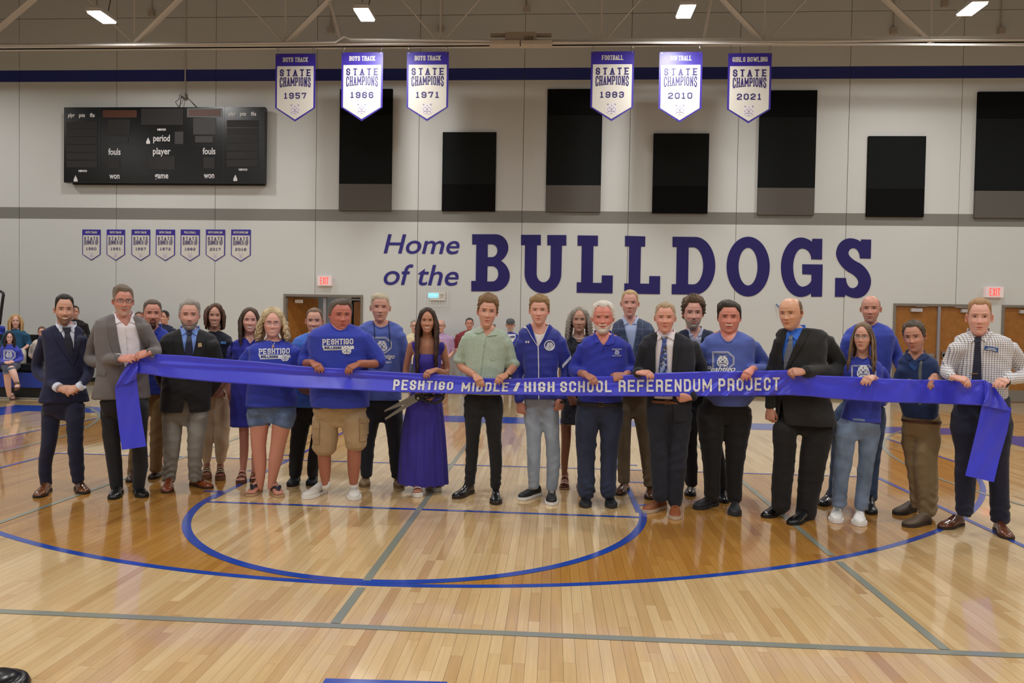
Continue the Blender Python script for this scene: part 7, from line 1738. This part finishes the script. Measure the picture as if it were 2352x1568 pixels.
# 22 woman with glasses
p = PP[22] = person(dict(label='person with long brown hair and glasses looking sideways in blue crest t-shirt and jeans',
  head=dict(cx=1981, top=741, chin=805, skin=(212, 148, 120), hair=(84, 68, 54), hair2=(138, 110, 80), front=.88, temple=.86, vol=.04, smile=-.1, open=.8, gaze=-.012, yaw=-10, long=1.6, hw=.43, lockr=.034, locks=90, wave=.015, curlf=7, flare=.16, forward=.3, glasses=(58, 66, 84), thinrim=1, wide=.94),
  inset=6, T=[(818,1966,1998),(824,1951,2012),(833,1940,2026),(848,1935,2034),(880,1937,2034),(920,1936,2030),(968,1927,2025)], D=.64, bust=.15,
  arms=[dict(p=[(1944,848,0),(1932,885,.04),(1955,895,-.12)], r=(14,14,12), sl=.6), dict(p=[(2027,850,0),(2040,888,.03),(2005,868,-.26)], r=(14,15,10), ra=(9,8,6.5), sl=.45, hand=hand((-.95,.28,0), -1, 'grip', s=.92))],
  top=dict(name='t_shirt', col=(54, 66, 172), neckline=[(1967,815),(1972,823),(1982,827),(1992,823),(1997,815)]), inner=.93,
  pelvis=[(950,1929,2023),(978,1916,2024),(995,1916,2022)], legs=[dict(p=[(1941,990,26),(1938,1048,21),(1930,1110,18),(1928,1160,17)]), dict(p=[(1996,990,26),(1991,1048,19),(1984,1110,17),(1977,1166,16)])],
  feet=[dict(toe=(1919,1202), heel=(1924,1176), col=(228, 226, 222), sole=(234, 232, 230), st='sneaker', L=.27), dict(toe=(1973,1209), heel=(1976,1182), col=(228, 226, 222), sole=(234, 232, 230), st='sneaker', L=.27)]))
trousers(p, (112, 130, 156), name='faded_jeans', kind='denim', mk=dict(noise=.28, nscale=9), cuffwr=.004)
crest(p, 1956, 2012, 839, 880, 1983, 853, 30)
# 23 navy polo, khaki
p = PP[23] = person(dict(label='person leaning in navy polo shirt with grey stripe, khaki trousers and name badge',
  head=dict(cx=2099, top=738, chin=807, skin=(200, 132, 100), hair=(72, 60, 50), hair2=(104, 92, 80), front=.86, temple=.80, vol=.055, curl=.7, smile=.9, open=.5, yaw=-12, roll=-8, red=.4, ear=1.05, stubble=.12),
  tuck=1, inset=4, T=[(810,2083,2125),(817,2072,2142),(828,2062,2156),(845,2058,2163),(885,2057,2164),(925,2058,2161),(960,2070,2160)], D=.66, belly=.12,
  arms=[dict(p=[(2070,850,0),(2060,895,.04),(2082,905,-.1)], r=(16,15,12), sl=.5), dict(p=[(2150,850,0),(2165,888,.0),(2146,866,-.26)], r=(17,17,12), ra=(12,11,8.5), sl=.42, hand=hand((-.45,.85,0), -1))],
  top=dict(name='polo_shirt', col=(30, 52, 98), neckline=[(2087,808),(2094,820),(2101,828),(2110,820),(2121,808)], rib=False), inner=.94,
  collar=dict(col=(30, 52, 98), flaps=[[(2083,802),(2079,812),(2086,828),(2097,824),(2088,812)], [(2126,798),(2138,806),(2124,826),(2106,830),(2118,814)]]),
  pelvis=[(945,2072,2160),(975,2068,2164),(1000,2070,2160)], PD=.7, legs=[dict(p=[(2091,1000,21,.08),(2094,1060,15,.09),(2100,1110,13,.09),(2104,1162,12,.09)]), dict(p=[(2130,1000,30),(2126,1055,27),(2130,1110,25),(2130,1180,20)])],
  feet=[dict(toe=(2056,1182), heel=(2100,1172), col=(76, 60, 48), sole=(40, 34, 30), lace=False, st='casual'), dict(toe=(2077,1210), heel=(2140,1200), col=(92, 74, 58), sole=(50, 42, 36), st='casual', lace=False)]))
trousers(p, (150, 128, 94), name='khaki_trousers', wr=.004, cuffwr=.006); belt(p, 965, 2069, 2163, (82, 44, 30))
decal('name_badge', [(2090,833),(2107,843),(2101,852),(2088,840)], p['surf0'], mat('badge_navy', (40, 78, 140)), p['garment'], off=.006)
decal('grey_stripe', [(2114,826),(2119,824),(2117,850),(2116,930),(2110,930),(2110,850)], p['surf0'], cloth((104, 110, 108)), p['garment'], off=.003)
# 24 gingham
GH = plaid_mat('gingham', (236, 232, 230), (70, 72, 108), 62, .30)
p = PP[24] = person(dict(label='person in white checked shirt, navy tie and name badge at the right ribbon end',
  head=dict(cx=2248, top=687, chin=769, skin=(224, 158, 134), hair=(150, 112, 76), hair2=(180, 142, 100), front=.86, temple=.86, vol=.05, sides=.9, topvol=1.2, recede=.02, smile=.4, open=.45, red=.45, ear=1.2, yaw=2, brow=(180, 134, 104), jaw=.01, wide=.96),
  tuck=1, inset=4, T=[(760,2226,2274),(767,2206,2300),(776,2190,2322),(792,2183,2332),(830,2188,2328),(880,2192,2322),(917,2196,2318)], D=.6,
  arms=[dict(p=[(2195,798,0),(2176,850,.05),(2186,868,-.24)], r=(22,18,12), hand=hand((.85,.32,-.02), 1)), dict(p=[(2322,800,0),(2352,858,.03),(2312,876,-.25)], r=(23,19,13), hand=hand((-1,.0,0), -1, 'grip'))],
  top=dict(name='checked_shirt', mat=GH, neckline=[(2228,757),(2233,768),(2243,777),(2250,777),(2263,768),(2272,757)], rib=False), inner=.93,
  collar=dict(mat=GH, flaps=[[(2227,752),(2225,765),(2231,787),(2243,777),(2234,766)], [(2273,750),(2279,764),(2265,786),(2251,777),(2266,766)]]),
  pelvis=[(905,2192,2320),(945,2183,2326),(968,2184,2325)], PD=.62, legs=[dict(p=[(2217,975,34),(2219,1030,26),(2218,1090,24),(2215,1178,20)]), dict(p=[(2291,975,34),(2292,1030,26),(2294,1090,23),(2297,1196,21)])],
  feet=[dict(toe=(2160,1215), heel=(2226,1200), col=(100, 56, 34), sole=(44, 30, 24)), dict(toe=(2318,1240), heel=(2286,1212), col=(100, 56, 34), sole=(44, 30, 24))]))
trousers(p, (24, 26, 50), name='navy_trousers', cuffwr=.004); belt(p, 922, 2190, 2321, (110, 56, 34))
tie(p, [(2238,775),(2255,775),(2252,786),(2241,786)], [(2241,785),(2252,785),(2254,830),(2255,885),(2247,905),(2232,885),(2237,830)], cloth((24, 28, 52), 'silk', rough=.5))
nb_ = decal('name_badge', [(2263,794),(2293,799),(2292,809),(2262,803)], p['surf0'], mat('badge_navy', (0, 0, 0)), p['garment'], off=.006)
decal('badge_line', [(2270,798),(2286,801),(2286,802.5),(2270,799.5)], p['surf0'], M_PRINT, nb_, off=.012); decal('badge_line', [(2266,801),(2289,804.5),(2289,806),(2266,802.5)], p['surf0'], M_PRINT, nb_, off=.012)
decal('tie_clip', [(2233,857),(2246,857),(2246,859),(2233,859)], p['surf0'], mat('brass_clip', (190, 150, 90), metal=.8, rough=.3), p['garment'], off=.016)
watch(p, 2309, 878, -.25, (1, 0, 0), .036)
# ================================================================ RIBBON, SCISSORS
RT = [(306,828),(318,813),(330,811.5),(422,816),(510,824),(600,831),(684,840),(728,843),(750,844.6),(793,846.5),(821,850),(900,854),(980,858),(1040,862),(1086,866),(1112,868),(1137,868.5),(1167,870),(1200,869),(1282,866),(1370,864.5),(1400,864),(1440,861),(1492,857.6),(1555,855),(1616,853),(1696,852.4),(1717,852),(1770,850.5),(1811,849.5),(1847,857),(1880,862),(1931,864),(1966,865),(2004,868),(2040,869.5),(2070,870),(2100,871.5),(2149,872),(2200,872),(2222,872),(2260,872),(2275,880)]
RB = [(306,856),(318,857),(346,860),(380,866),(422,870.5),(491,877),(534,880),(600,885),(680,890.6),(800,895),(900,900),(980,902),(1086,905),(1200,906.5),(1300,909),(1460,910),(1561,910),(1640,909.5),(1700,909),(1740,908.7),(1811,907.5),(1860,910),(1912,915.4),(1980,920),(2040,924),(2120,926),(2200,928.5),(2255,931),(2275,934)]
_rt = np.array(RT, float); _rb = np.array(RB, float)
_ry = np.array([(300, PP[2]['Y']-.235), (346, PP[2]['Y']-.22), (728, PP[9]['Y']-.30), (810, PP[9]['Y']-.29), (1000, PP[11]['Y']-.24), (1100, PP[12]['Y']-.235), (1160, PP[12]['Y']-.235), (1350, PP[15]['Y']-.27), (1430, PP[15]['Y']-.25), (1480, PP[17]['Y']-.22), (1715, PP[19]['Y']-.29), (1830, PP[20]['Y']-.285), (1990, PP[22]['Y']-.285), (2085, PP[22]['Y']-.29), (2130, PP[23]['Y']-.285), (2205, PP[24]['Y']-.27), (2285, PP[24]['Y']-.275)])
_gx = np.arange(200, 2400, 6.0); _g = np.interp(_gx, _ry[:, 0], _ry[:, 1]); _kk = np.exp(-(np.arange(-12, 13)/6.0)**2); _kk /= _kk.sum(); _g2 = np.convolve(np.pad(_g, 12, mode='edge'), _kk, mode='valid')
def rY(x): return float(np.interp(x, _gx, _g2))+.05
def fold(x, t):
    "depth relief of the satin (t 0 top .. 1 bottom); negative is towards the viewer"
    d = 0.0
    A_ = np.interp(x, [330, 450, 700, 850, 1100, 1400, 1700, 1830, 2275], [.02, .05, .075, .07, .05, .035, .03, .01, .02]); d += -A_*max(0, t-.36)+A_*.5*max(0, .36-t)*-1
    d += .006*math.sin(x*.011+1.0)*(t-.2)
    d -= .012*math.exp(-((t-(.34+.10*math.sin(x*.006)))/.07)**2)*np.interp(x, [330, 420, 900, 1150, 1300, 1600, 2275], [.3, 1, .9, .7, .5, .2, .1])
    if 1560 < x < 1830:
        w = min(1, (x-1560)/60)*min(1, (1830-x)/20); u = (x-1745)*.045+(t-.1)*3.2
        d += w*(.006*math.sin(u*3.1)+.004*math.sin(u*5.3+x*.02))*(.4+t)
    for cx, s in ((1828, 1.0), (2086, .8), (2262, 1.3), (1990, .45), (2130, .6), (2205, .6), (750, .35), (810, .35), (1110, .3), (1715, .6), (318, 1.2)):
        dx = (x-cx)
        if abs(dx) < 120:
            r = math.hypot(dx, t*75+8); a = math.atan2(dx, t*75+8); d += s*.010*math.sin(a*7+cx)*math.exp(-r/60)*min(1, t*5)
    return d
def rib(x, t, off=0.0):
    yt = np.interp(x, _rt[:, 0], _rt[:, 1]); yb = np.interp(x, _rb[:, 0], _rb[:, 1]); return P(x, yt+(yb-yt)*t, rY(x)+fold(x, t)-off)
M_SATIN = mat('blue_satin', (58, 62, 226), rough=.32, spec=.7, sheen=.35, bump=.03, bscale=400)
M_SATIN.node_tree.nodes['Principled BSDF'].inputs['Anisotropic'].default_value = .3
rb = thing('ribbon', 'long wide blue satin ribbon with white lettering, held across the row of people', 'ribbon', (P(1300, 900, -4.4)[0], -4.4, P(1300, 900, -4.4)[2]))
xs_ = np.concatenate([np.arange(306, 1560, 9), np.arange(1560, 1830, 4), np.arange(1830, 2276, 5)]); NT = 16; mb = MB()
V = [rib(x, j/NT) for x in xs_ for j in range(NT+1)]; nn = len(V); V += [np.array(q)+np.array((0, .0015, 0)) for q in V]
F = [(i*(NT+1)+j, i*(NT+1)+j+1, (i+1)*(NT+1)+j+1, (i+1)*(NT+1)+j) for i in range(len(xs_)-1) for j in range(NT)]
F += [tuple(nn+k for k in g[::-1]) for g in F]
for i in range(len(xs_)-1): F += [(i*(NT+1), (i+1)*(NT+1), nn+(i+1)*(NT+1), nn+i*(NT+1)), (i*(NT+1)+NT, nn+i*(NT+1)+NT, nn+(i+1)*(NT+1)+NT, (i+1)*(NT+1)+NT)]
band = mb.add(V, F).obj('ribbon_band', M_SATIN, rb, smooth=True)
M_RL = mat('ribbon_lettering', (236, 234, 232), rough=.6)
for word, x0, x1, b0, b1, t0, t1 in [('PESHTIGO', 902, 1040, 895.5, 895.5, 871, 876.5), ('MIDDLE', 1059, 1167, 899, 899, 878, 878), ('/', 1178, 1193, 899.5, 900, 878, 877), ('HIGH', 1204, 1274, 900, 900, 877, 876.5), ('SCHOOL', 1287, 1405, 900.5, 900.5, 876, 873), ('REFERENDUM', 1421, 1635, 899.8, 899, 872.5, 869.5), ('PROJECT', 1650, 1791, 898, 896, 869, 866)]:
    mb = MB(); w = (x1-x0)/max(1, len(word))
    def lt(x, y, x0=x0, x1=x1, b0=b0, b1=b1, t0=t0, t1=t1):
        s = (x-x0)/(x1-x0); b = b0+(b1-b0)*s; t = t0+(t1-t0)*s; py = b+(t-b)*y/25.0
        yt = np.interp(x, _rt[:, 0], _rt[:, 1]); yb = np.interp(x, _rb[:, 0], _rb[:, 1]); return rib(x, (py-yt)/(yb-yt), .007)
    put_letters(mb, word, 25, w*.72, w*.24, 4.3, lambda x, y: lt((x0+x1)/2+x, y), width=(x1-x0), step=5.0, shear=.10 if x0 < 1200 else 0)
    mb.obj('ribbon_lettering', M_RL, rb)
def tail(name, rows, Y0, amp, label):
    mb = MB(); V = []; n = 14; Vb = []
    for k, (xl, yl, xr, yr, dY) in enumerate(rows):
        for j in range(n+1):
            s = j/n; V.append(P(xl+(xr-xl)*s, yl+(yr-yl)*s, Y0+dY+amp[k]*math.sin(s*math.pi*3+k*.4)))
    R = len(rows); m = len(V); V += [np.array(q)+np.array((0, .0018, 0)) for q in V]
    F = [(i*(n+1)+j, (i+1)*(n+1)+j, (i+1)*(n+1)+j+1, i*(n+1)+j+1) for i in range(R-1) for j in range(n)]; F += [tuple(m+k for k in g[::-1]) for g in F]
    o = mb.add(V, F).obj(name, M_SATIN, rb, smooth=True); o['label'] = label; return o
def lerp_rows(keys, n):
    K = np.array(keys, float); t = np.linspace(0, len(K)-1, n); return [tuple(np.interp(q, range(len(K)), K[:, c]) for c in range(5)) for q in t]
YL = rY(306)
R1 = lerp_rows([(300,826,316,826,-.01), (291,838,317,836,-.015), (280,856,316,850,-.03), (268,880,313,864,-.035), (263,892,313,872,-.03)], 14)
tail('ribbon_fold', R1, YL, [.004+.010*math.sin(min(1, i/9)*2.4) for i in range(14)], 'gathered fold at the left end')
R2 = lerp_rows([(264,889,313,862,-.012), (267,930,319,915,-.01), (273,985,327,970,-.012), (280,1033,336,1025,-.03)], 22)
tail('ribbon_tail', R2, YL, [.003]*22, 'hanging left tail')
YR = rY(2285)
R3 = lerp_rows([(2258,873,2279,882,-.01), (2262,895,2293,900,-.02), (2262,918,2308,920,-.035), (2256,931,2322,944,-.04)], 14)
tail('ribbon_fold', R3, YR, [.004+.012*math.sin(min(1, i/9)*2.4) for i in range(14)], 'gathered fold at the right end')
R4 = lerp_rows([(2256,926,2323,936,-.012), (2246,975,2314,990,-.01), (2231,1035,2296,1052,-.012), (2217,1092,2283,1107,-.03)], 22)
tail('ribbon_tail', R4, YR, [.003]*22, 'hanging right tail')
# scissors
SYs = PP[11]['Y']-.20
sc = thing('scissors', 'oversized ceremonial scissors with long steel blades and black handles', 'scissors', P(961, 912, SYs))
M_BLADE = mat('blade_steel', (150, 150, 152), rough=.28, metal=.95)
for poly, dy, nm in (([(882,946),(884,941),(955,903),(966,906),(958,918)], .0, 'blade'), ([(886,964),(884,960),(952,913),(965,908),(967,917)], -.008, 'blade')):
    MB().prism([(P(a, b, SYs)[0], P(a, b, SYs)[2]) for a, b in poly], lambda x, y, dy=dy: (x, SYs+dy, y), (0, .005, 0)).obj(nm, M_BLADE, sc)
q = lambda a, b, d=0: P(a, b, SYs+d)
M_HND = mat('handle_black', (16, 16, 18), rough=.3)
for pts, r, d in (([(956,910),(975,905),(990,902),(1008,896),(1019,900),(1018,908),(1004,911),(990,907),(976,907)], 3.0, .008), ([(958,914),(972,918),(984,922),(1000,925),(1015,918),(1018,909),(1004,908),(988,912),(974,914)], 3.0, -.008)):
    MB().tube(cspline([q(a, b, d) for a, b in pts], 26), r*mpp(SYs), 8).obj('handle', M_HND, sc, smooth=True)
MB().prism([(q(a, b)[0], q(a, b)[2]) for a, b in [(953,905),(968,902),(976,906),(974,917),(962,921),(954,916)]], lambda x, y: (x, SYs-.014, y), (0, .03, 0)).obj('handle_joint', M_HND, sc)
c = q(961, 914); MB().tube([c+np.array((0, -.02, 0)), c+np.array((0, -.012, 0))], .012, 10).obj('pivot_screw', M_STEEL, sc)

# ================================================================ BLEACHERS AND SPECTATORS
M_SEAT = mat('bleacher_blue', (34, 62, 160), rough=.4); M_BB = mat('bleacher_black', (20, 20, 22), rough=.6)
bx1 = P(102, 880, 2.25)[0]; bl = thing('bleacher', 'blue and black telescopic bleacher at the left behind the court', 'bleacher', (bx1-3, 3.4, 0))
z0 = P(50, 887, 2.25)[2]; z1 = P(50, 856, 2.25)[2]
for r in range(4):
    yy = 2.25+r*.55; zz = z0+r*.27
    MB().box((bx1-7, yy+.03, .012 if r == 0 else zz-.26), (bx1+(.0 if r == 0 else .1), yy+.6, zz)).obj('riser', M_BB, bl)
    for i in range(9):
        a = bx1+(.0 if r == 0 else .1)-.02-i*.5; MB().box((a-.47, yy, zz), (a, yy+.32, zz+(z1-z0)*.4)).box((a-.47, yy-.012, zz-.02), (a, yy+.03, zz+(z1-z0) if r == 0 else zz+.02)).obj('seat', M_SEAT if r == 0 else M_BB, bl)
MB().box((bx1-7, 2.24, .004), (bx1-.0, 2.27, .03)).obj('floor_strip', mat('alu_strip', (190, 188, 180), rough=.4, metal=.6), bl)
rl = MB(); YR_ = 2.9; rl.tube(cspline([P(-14, 668, YR_), P(2, 669, YR_), P(8, 675, YR_), P(6, 690, YR_), P(-1, 745, YR_)], 14), .025, 8)
tag(rl.obj('handrail', M_BLACKM, smooth=True), 'black looped handrail at the left picture edge', 'railing')
def bg(label, head, T, Y, col, group='spectators in the background', legs=None, pelvis=None, arms=[], legcol=(40, 46, 70), **k):
    S = dict(label=label, head=head, T=T, Y=Y, arms=arms, top=dict(name='shirt', col=col), legs=legs or [], lo=True, group=group, D=.6, **k)
    if pelvis: S['pelvis'] = pelvis
    S = person(S)
    if pelvis and legs: trousers(S, legcol)
    return S
def shoes_for(x, y, col=(40, 36, 34), st='casual'): return [dict(toe=(x, y), heel=(x, y-6), col=col, sole=(60, 56, 52), st=st)]
Yw_ = 5.45
def wallstander(label, cx, top, chin, w, col, skin, hair, legcol, hipy=836, **k):
    hd = dict(cx=cx, top=top, chin=chin, skin=skin, hair=hair, vol=.04, smile=.2, open=.4); hd.update(k.pop('hd', {}))
    n = chin; T = [(n+1, cx-6, cx+6), (n+3, cx-w*.5, cx+w*.5), (n+7, cx-w*.85, cx+w*.85), (n+14, cx-w, cx+w), (n+30, cx-w*.92, cx+w*.92), (n+60, cx-w*.85, cx+w*.85), (hipy, cx-w*.85, cx+w*.85)]
    fy = topix(np.array([[P(cx, 800, Yw_)[0], Yw_-.2, 0]]))[1][0]
    legs = [dict(p=[(cx+s*w*.42, hipy+4, w*.42), (cx+s*w*.42, (hipy+fy)/2, w*.33), (cx+s*w*.42, fy-3, w*.26)]) for s in (-1, 1)]
    arms = [dict(p=[(cx-w*.9, n+14, 0), (cx-w*1.12, n+42, .05), (cx-w*.5, n+62, -.15)], r=(w*.3, w*.25, w*.18), sl=.5), dict(p=[(cx+w*.9, n+14, 0), (cx+w*1.15, n+42, .05), (cx+w*.5, n+62, -.15)], r=(w*.3, w*.25, w*.18), sl=.5)]
    return bg(label, hd, T, Yw_, col, legs=legs, pelvis=[(hipy-8, cx-w*.85, cx+w*.85), (hipy, cx-w*.86, cx+w*.86), (hipy+5, cx-w*.84, cx+w*.84)], legcol=legcol, arms=arms, feet=shoes_for(cx-w*.42, fy+1)+shoes_for(cx+w*.42, fy+1), **k)
wallstander('person with sunglasses in cream shirt, beside the very long dark hair', 952, 735, 762, 20, (226, 214, 180), (206, 150, 124), (150, 140, 128), (70, 74, 80), hd=dict(glasses=(24, 24, 26)))
s8 = wallstander('bald person with glasses in lavender shirt against the back wall', 1012, 733, 763, 26, (188, 158, 200), (212, 154, 128), (170, 160, 150), (120, 60, 60), hd=dict(bald=1, baldz=.7, vol=.02, glasses=(60, 50, 50), yaw=-10))
wallstander('person with short dark grey hair in dark red shirt against the back wall', 1078, 730, 757, 27, (128, 42, 52), (196, 128, 104), (66, 64, 64), (126, 146, 172))
s10 = wallstander('person in grey cap and printed blue t-shirt against the back wall', 1172, 732, 761, 22, BLUE, (196, 140, 118), (90, 84, 80), (48, 52, 60), hd=dict(cap=(88, 90, 94), beard=.3, beardc=(170, 164, 158), front=.6))
decal('print_patch', [(1161,768),(1184,767),(1184,776),(1178,785),(1168,784),(1161,775)], s10['surf0'], M_PRINT, s10['garment'], off=.006); 
mb = MB(); print_text(mb, 'BULLDOGS', s10['surf0'], 1172, 776, 5, 20, 1.2, off=.014); mb.obj('print_lettering', M_PRINTB, s10['garment'])
def seated(label, cx, top, chin, w, col, skin, hair, Y, seatpx, legs, arms, legcol=(50, 56, 76), bare=None, feet=[], hd={}, hem=None, **k):
    h = dict(cx=cx, top=top, chin=chin, skin=skin, hair=hair, vol=.05, smile=.4, open=.4); h.update(hd); n = chin
    T = [(n+1, cx-5, cx+5), (n+3, cx-w*.55, cx+w*.55), (n+7, cx-w*.85, cx+w*.85), (n+13, cx-w, cx+w), (n+30, cx-w*.9, cx+w*.9), (seatpx, cx-w*.95, cx+w*.95)]
    S = dict(label=label, head=h, T=T, Y=Y, arms=arms, top=dict(name='shirt', col=col), legs=legs, lo=True, group='spectators in the background', D=.62, feet=feet, **k)
    S['pelvis'] = [(seatpx-8, cx-w*.9, cx+w*.9), (seatpx, cx-w, cx+w), (seatpx+6, cx-w, cx+w)]
    S = person(S); trousers(S, legcol); return S
# woman with dark hair on the front row, legs crossed
Yf = 2.45
s2 = seated('seated person with dark hair, glasses and blue crest sweatshirt, legs crossed', 22, 762, 788, 23, (58, 70, 180), (222, 164, 146), (34, 26, 26), Yf, 842,
  [dict(p=[(12, 840, 11, -.1), (14, 846, 10, -.35), (16, 856, 9.5, -.58)]), dict(p=[(38, 840, 11, -.1), (34, 842, 10.5, -.38), (26, 845, 9, -.66)])],
  [dict(p=[(2, 803, 0), (-2, 826, .03), (12, 832, -.3)], r=(8, 7.5, 6), hand=hand((1, .1, 0), 1, 'cover')), dict(p=[(43, 803, 0), (48, 824, .03), (32, 831, -.3)], r=(8, 7.5, 6), hand=hand((-1, .1, 0), -1, 'cover'))],
  legcol=(40, 50, 74), hd=dict(glasses=(60, 50, 50), thinrim=1, long=1.9, hw=.48, lockr=.08, locks=50, wave=.02, forward=.2), feet=[dict(toe=(30, 919), heel=(23, 911), st='sandal', col=(92, 62, 50), sole=(80, 56, 46))])
for pts, nm in (([(16, 854, -.56), (18, 880, -.5), (21, 909, -.42)], 0), ([(26, 845, -.66), (33, 862, -.68), (40, 881, -.66)], 1)):
    mb = MB(); limb(mb, [P(a, b, Yf+d) for a, b, d in pts], [.058, .052, .033], n=12); o = mb.obj('lower_leg', M_SKIN, s2['root'], smooth=True); vcol(o, np.ones((len(o.data.vertices), 3))*skinc((224, 172, 152)))
    a, b, d = pts[0]; MB().tube([P(a, b-1, Yf+d), P(a+1, b+4, Yf+d)], .068, 12).obj('trouser_cuff', cloth((96, 112, 132)), s2['root'])
a = P(40, 881, Yf-.66); mb = MB(); mb.tube([a, a+np.array((.05, -.06, -.03)), a+np.array((.09, -.14, -.045))], [.035, .04, .028], 8); o = mb.obj('bare_foot', M_SKIN, s2['root'], smooth=True); vcol(o, np.ones((len(o.data.vertices), 3))*skinc((224, 172, 152)))
mb = MB(); mb.tube([a+np.array((-.0, .02, -.05)), a+np.array((.05, -.06, -.075)), a+np.array((.1, -.16, -.08))], [.03, .036, .03], 8); mb.tube([a+np.array((.035, -.04, .01)), a+np.array((.04, -.09, -.02))], .043, 8); mb.obj('sandal', mat('sandal_brown', (92, 62, 50)), s2['root'])
crest(s2, 9, 35, 804, 826, 21, 814, 15)
seated('seated person with long blonde hair in teal t-shirt, upper row of the bleacher', 36, 722, 753, 27, (24, 78, 112), (218, 158, 136), (164, 128, 82), 3.5, 806,
  [dict(p=[(24, 808, 11, -.1), (24, 814, 10, -.4), (22, 842, 8, -.42)]), dict(p=[(50, 808, 11, -.1), (52, 814, 10, -.4), (54, 850, 8, -.42)])],
  [dict(p=[(14, 768, 0), (8, 792, .03), (26, 806, -.25)], r=(8, 8, 6), sl=.5), dict(p=[(60, 768, 0), (66, 790, .03), (48, 806, -.25)], r=(8, 8, 6), sl=.5)], legcol=(186, 178, 170), hd=dict(long=1.35, hw=.52, lockr=.07, locks=50, wave=.02, hair2=(196, 160, 110)))
seated('seated person in beige t-shirt partly hidden by the navy suit at far left', 96, 750, 776, 24, (204, 194, 180), (206, 142, 118), (96, 76, 60), 3.0, 838,
  [dict(p=[(84, 842, 10, -.1), (82, 848, 9.5, -.4), (80, 872, 8, -.42)]), dict(p=[(108, 842, 10, -.1), (108, 848, 9.5, -.4), (108, 872, 8, -.42)])],
  [dict(p=[(76, 792, 0), (72, 816, .03), (86, 830, -.2)], r=(8, 8, 6), sl=.5), dict(p=[(116, 792, 0), (120, 816, .03), (108, 830, -.2)], r=(8, 8, 6), sl=.5)], legcol=(52, 60, 78))
seated('seated person in royal blue sleeve at the left picture edge', -14, 712, 742, 24, (44, 62, 170), (206, 142, 118), (80, 60, 48), 4.05, 788,
  [dict(p=[(-26, 788, 10, -.1), (-26, 792, 9.5, -.4), (-26, 818, 8, -.42)]), dict(p=[(-4, 788, 10, -.1), (-4, 792, 9.5, -.4), (-4, 818, 8, -.42)])],
  [dict(p=[(6, 752, 0), (4, 764, .03), (-12, 780, -.2)], r=(8, 8, 6), sl=.9)], legcol=(52, 60, 78))
def upper(label, cx, top, chin, w, col, skin, hair, Y, hd={}):
    n = chin; T = [(n+1, cx-5, cx+5), (n+3, cx-w*.55, cx+w*.55), (n+7, cx-w*.9, cx+w*.9), (n+14, cx-w, cx+w), (n+30, cx-w*.95, cx+w*.95), (n+64, cx-w, cx+w)]
    return seated(label, cx, top, chin, w, col, skin, hair, Y, n+64, [dict(p=[(cx-w*.5, n+64, w*.4, -.1), (cx-w*.5, n+70, w*.38, -.4)]), dict(p=[(cx+w*.5, n+64, w*.4, -.1), (cx+w*.5, n+70, w*.38, -.4)])],
      [dict(p=[(cx-w*.9, n+14, 0), (cx-w*1.1, n+38, .03), (cx-w*.4, n+54, -.2)], r=(w*.32, w*.3, w*.2), sl=.5), dict(p=[(cx+w*.9, n+14, 0), (cx+w*1.1, n+38, .03), (cx+w*.4, n+54, -.2)], r=(w*.32, w*.3, w*.2), sl=.5)], hd=hd)
wallstander('person in black top against the wall, hidden behind the navy suit head', 172, 702, 731, 26, (20, 20, 22), (206, 146, 120), (60, 46, 38), (30, 32, 38), hipy=815)
wallstander('tanned person against the wall, head just above the grey jacket shoulder', 319, 716, 744, 20, (60, 66, 90), (186, 120, 92), (84, 66, 54), (40, 44, 60), hipy=820)
wallstander('person with short dark hair in navy polo against the wall, beside the goatee', 377, 713, 743, 24, (26, 34, 66), (208, 142, 116), (50, 38, 32), (40, 44, 60), hipy=820, hd=dict(yaw=-30))
o = thing('stand_base', 'black round ridged base at the bottom left corner', 'equipment', G(-14, 1590))
c = G(-16, 1592); mb = MB(); prof = [(.0, .0), (.125, .0), (.128, .018), (.118, .040), (.104, .050), (.098, .046), (.086, .060), (.06, .075), (.0, .080)]; n = 36
for i, (r, z) in enumerate(prof): mb.v += [(c[0]+r*math.cos(t), c[1]+r*math.sin(t), z+.002) for t in np.linspace(0, 2*math.pi, n, endpoint=False)]
for i in range(len(prof)-1): mb.f += [(i*n+j, i*n+(j+1) % n, (i+1)*n+(j+1) % n, (i+1)*n+j) for j in range(n)]
mb.m = [0]*len(mb.f); mb.obj('base_body', mat('glossy_black', (12, 13, 14), rough=.25), o, smooth=True)
o = MB().tube([P(1783, 698, 5.96), P(1797, 714, 5.9)], .012, 6).obj('blue_rod', mat('rod_blue', (40, 84, 160), rough=.4)); tag(o, 'thin blue rod sticking up behind the bald head in the black suit', 'rod')
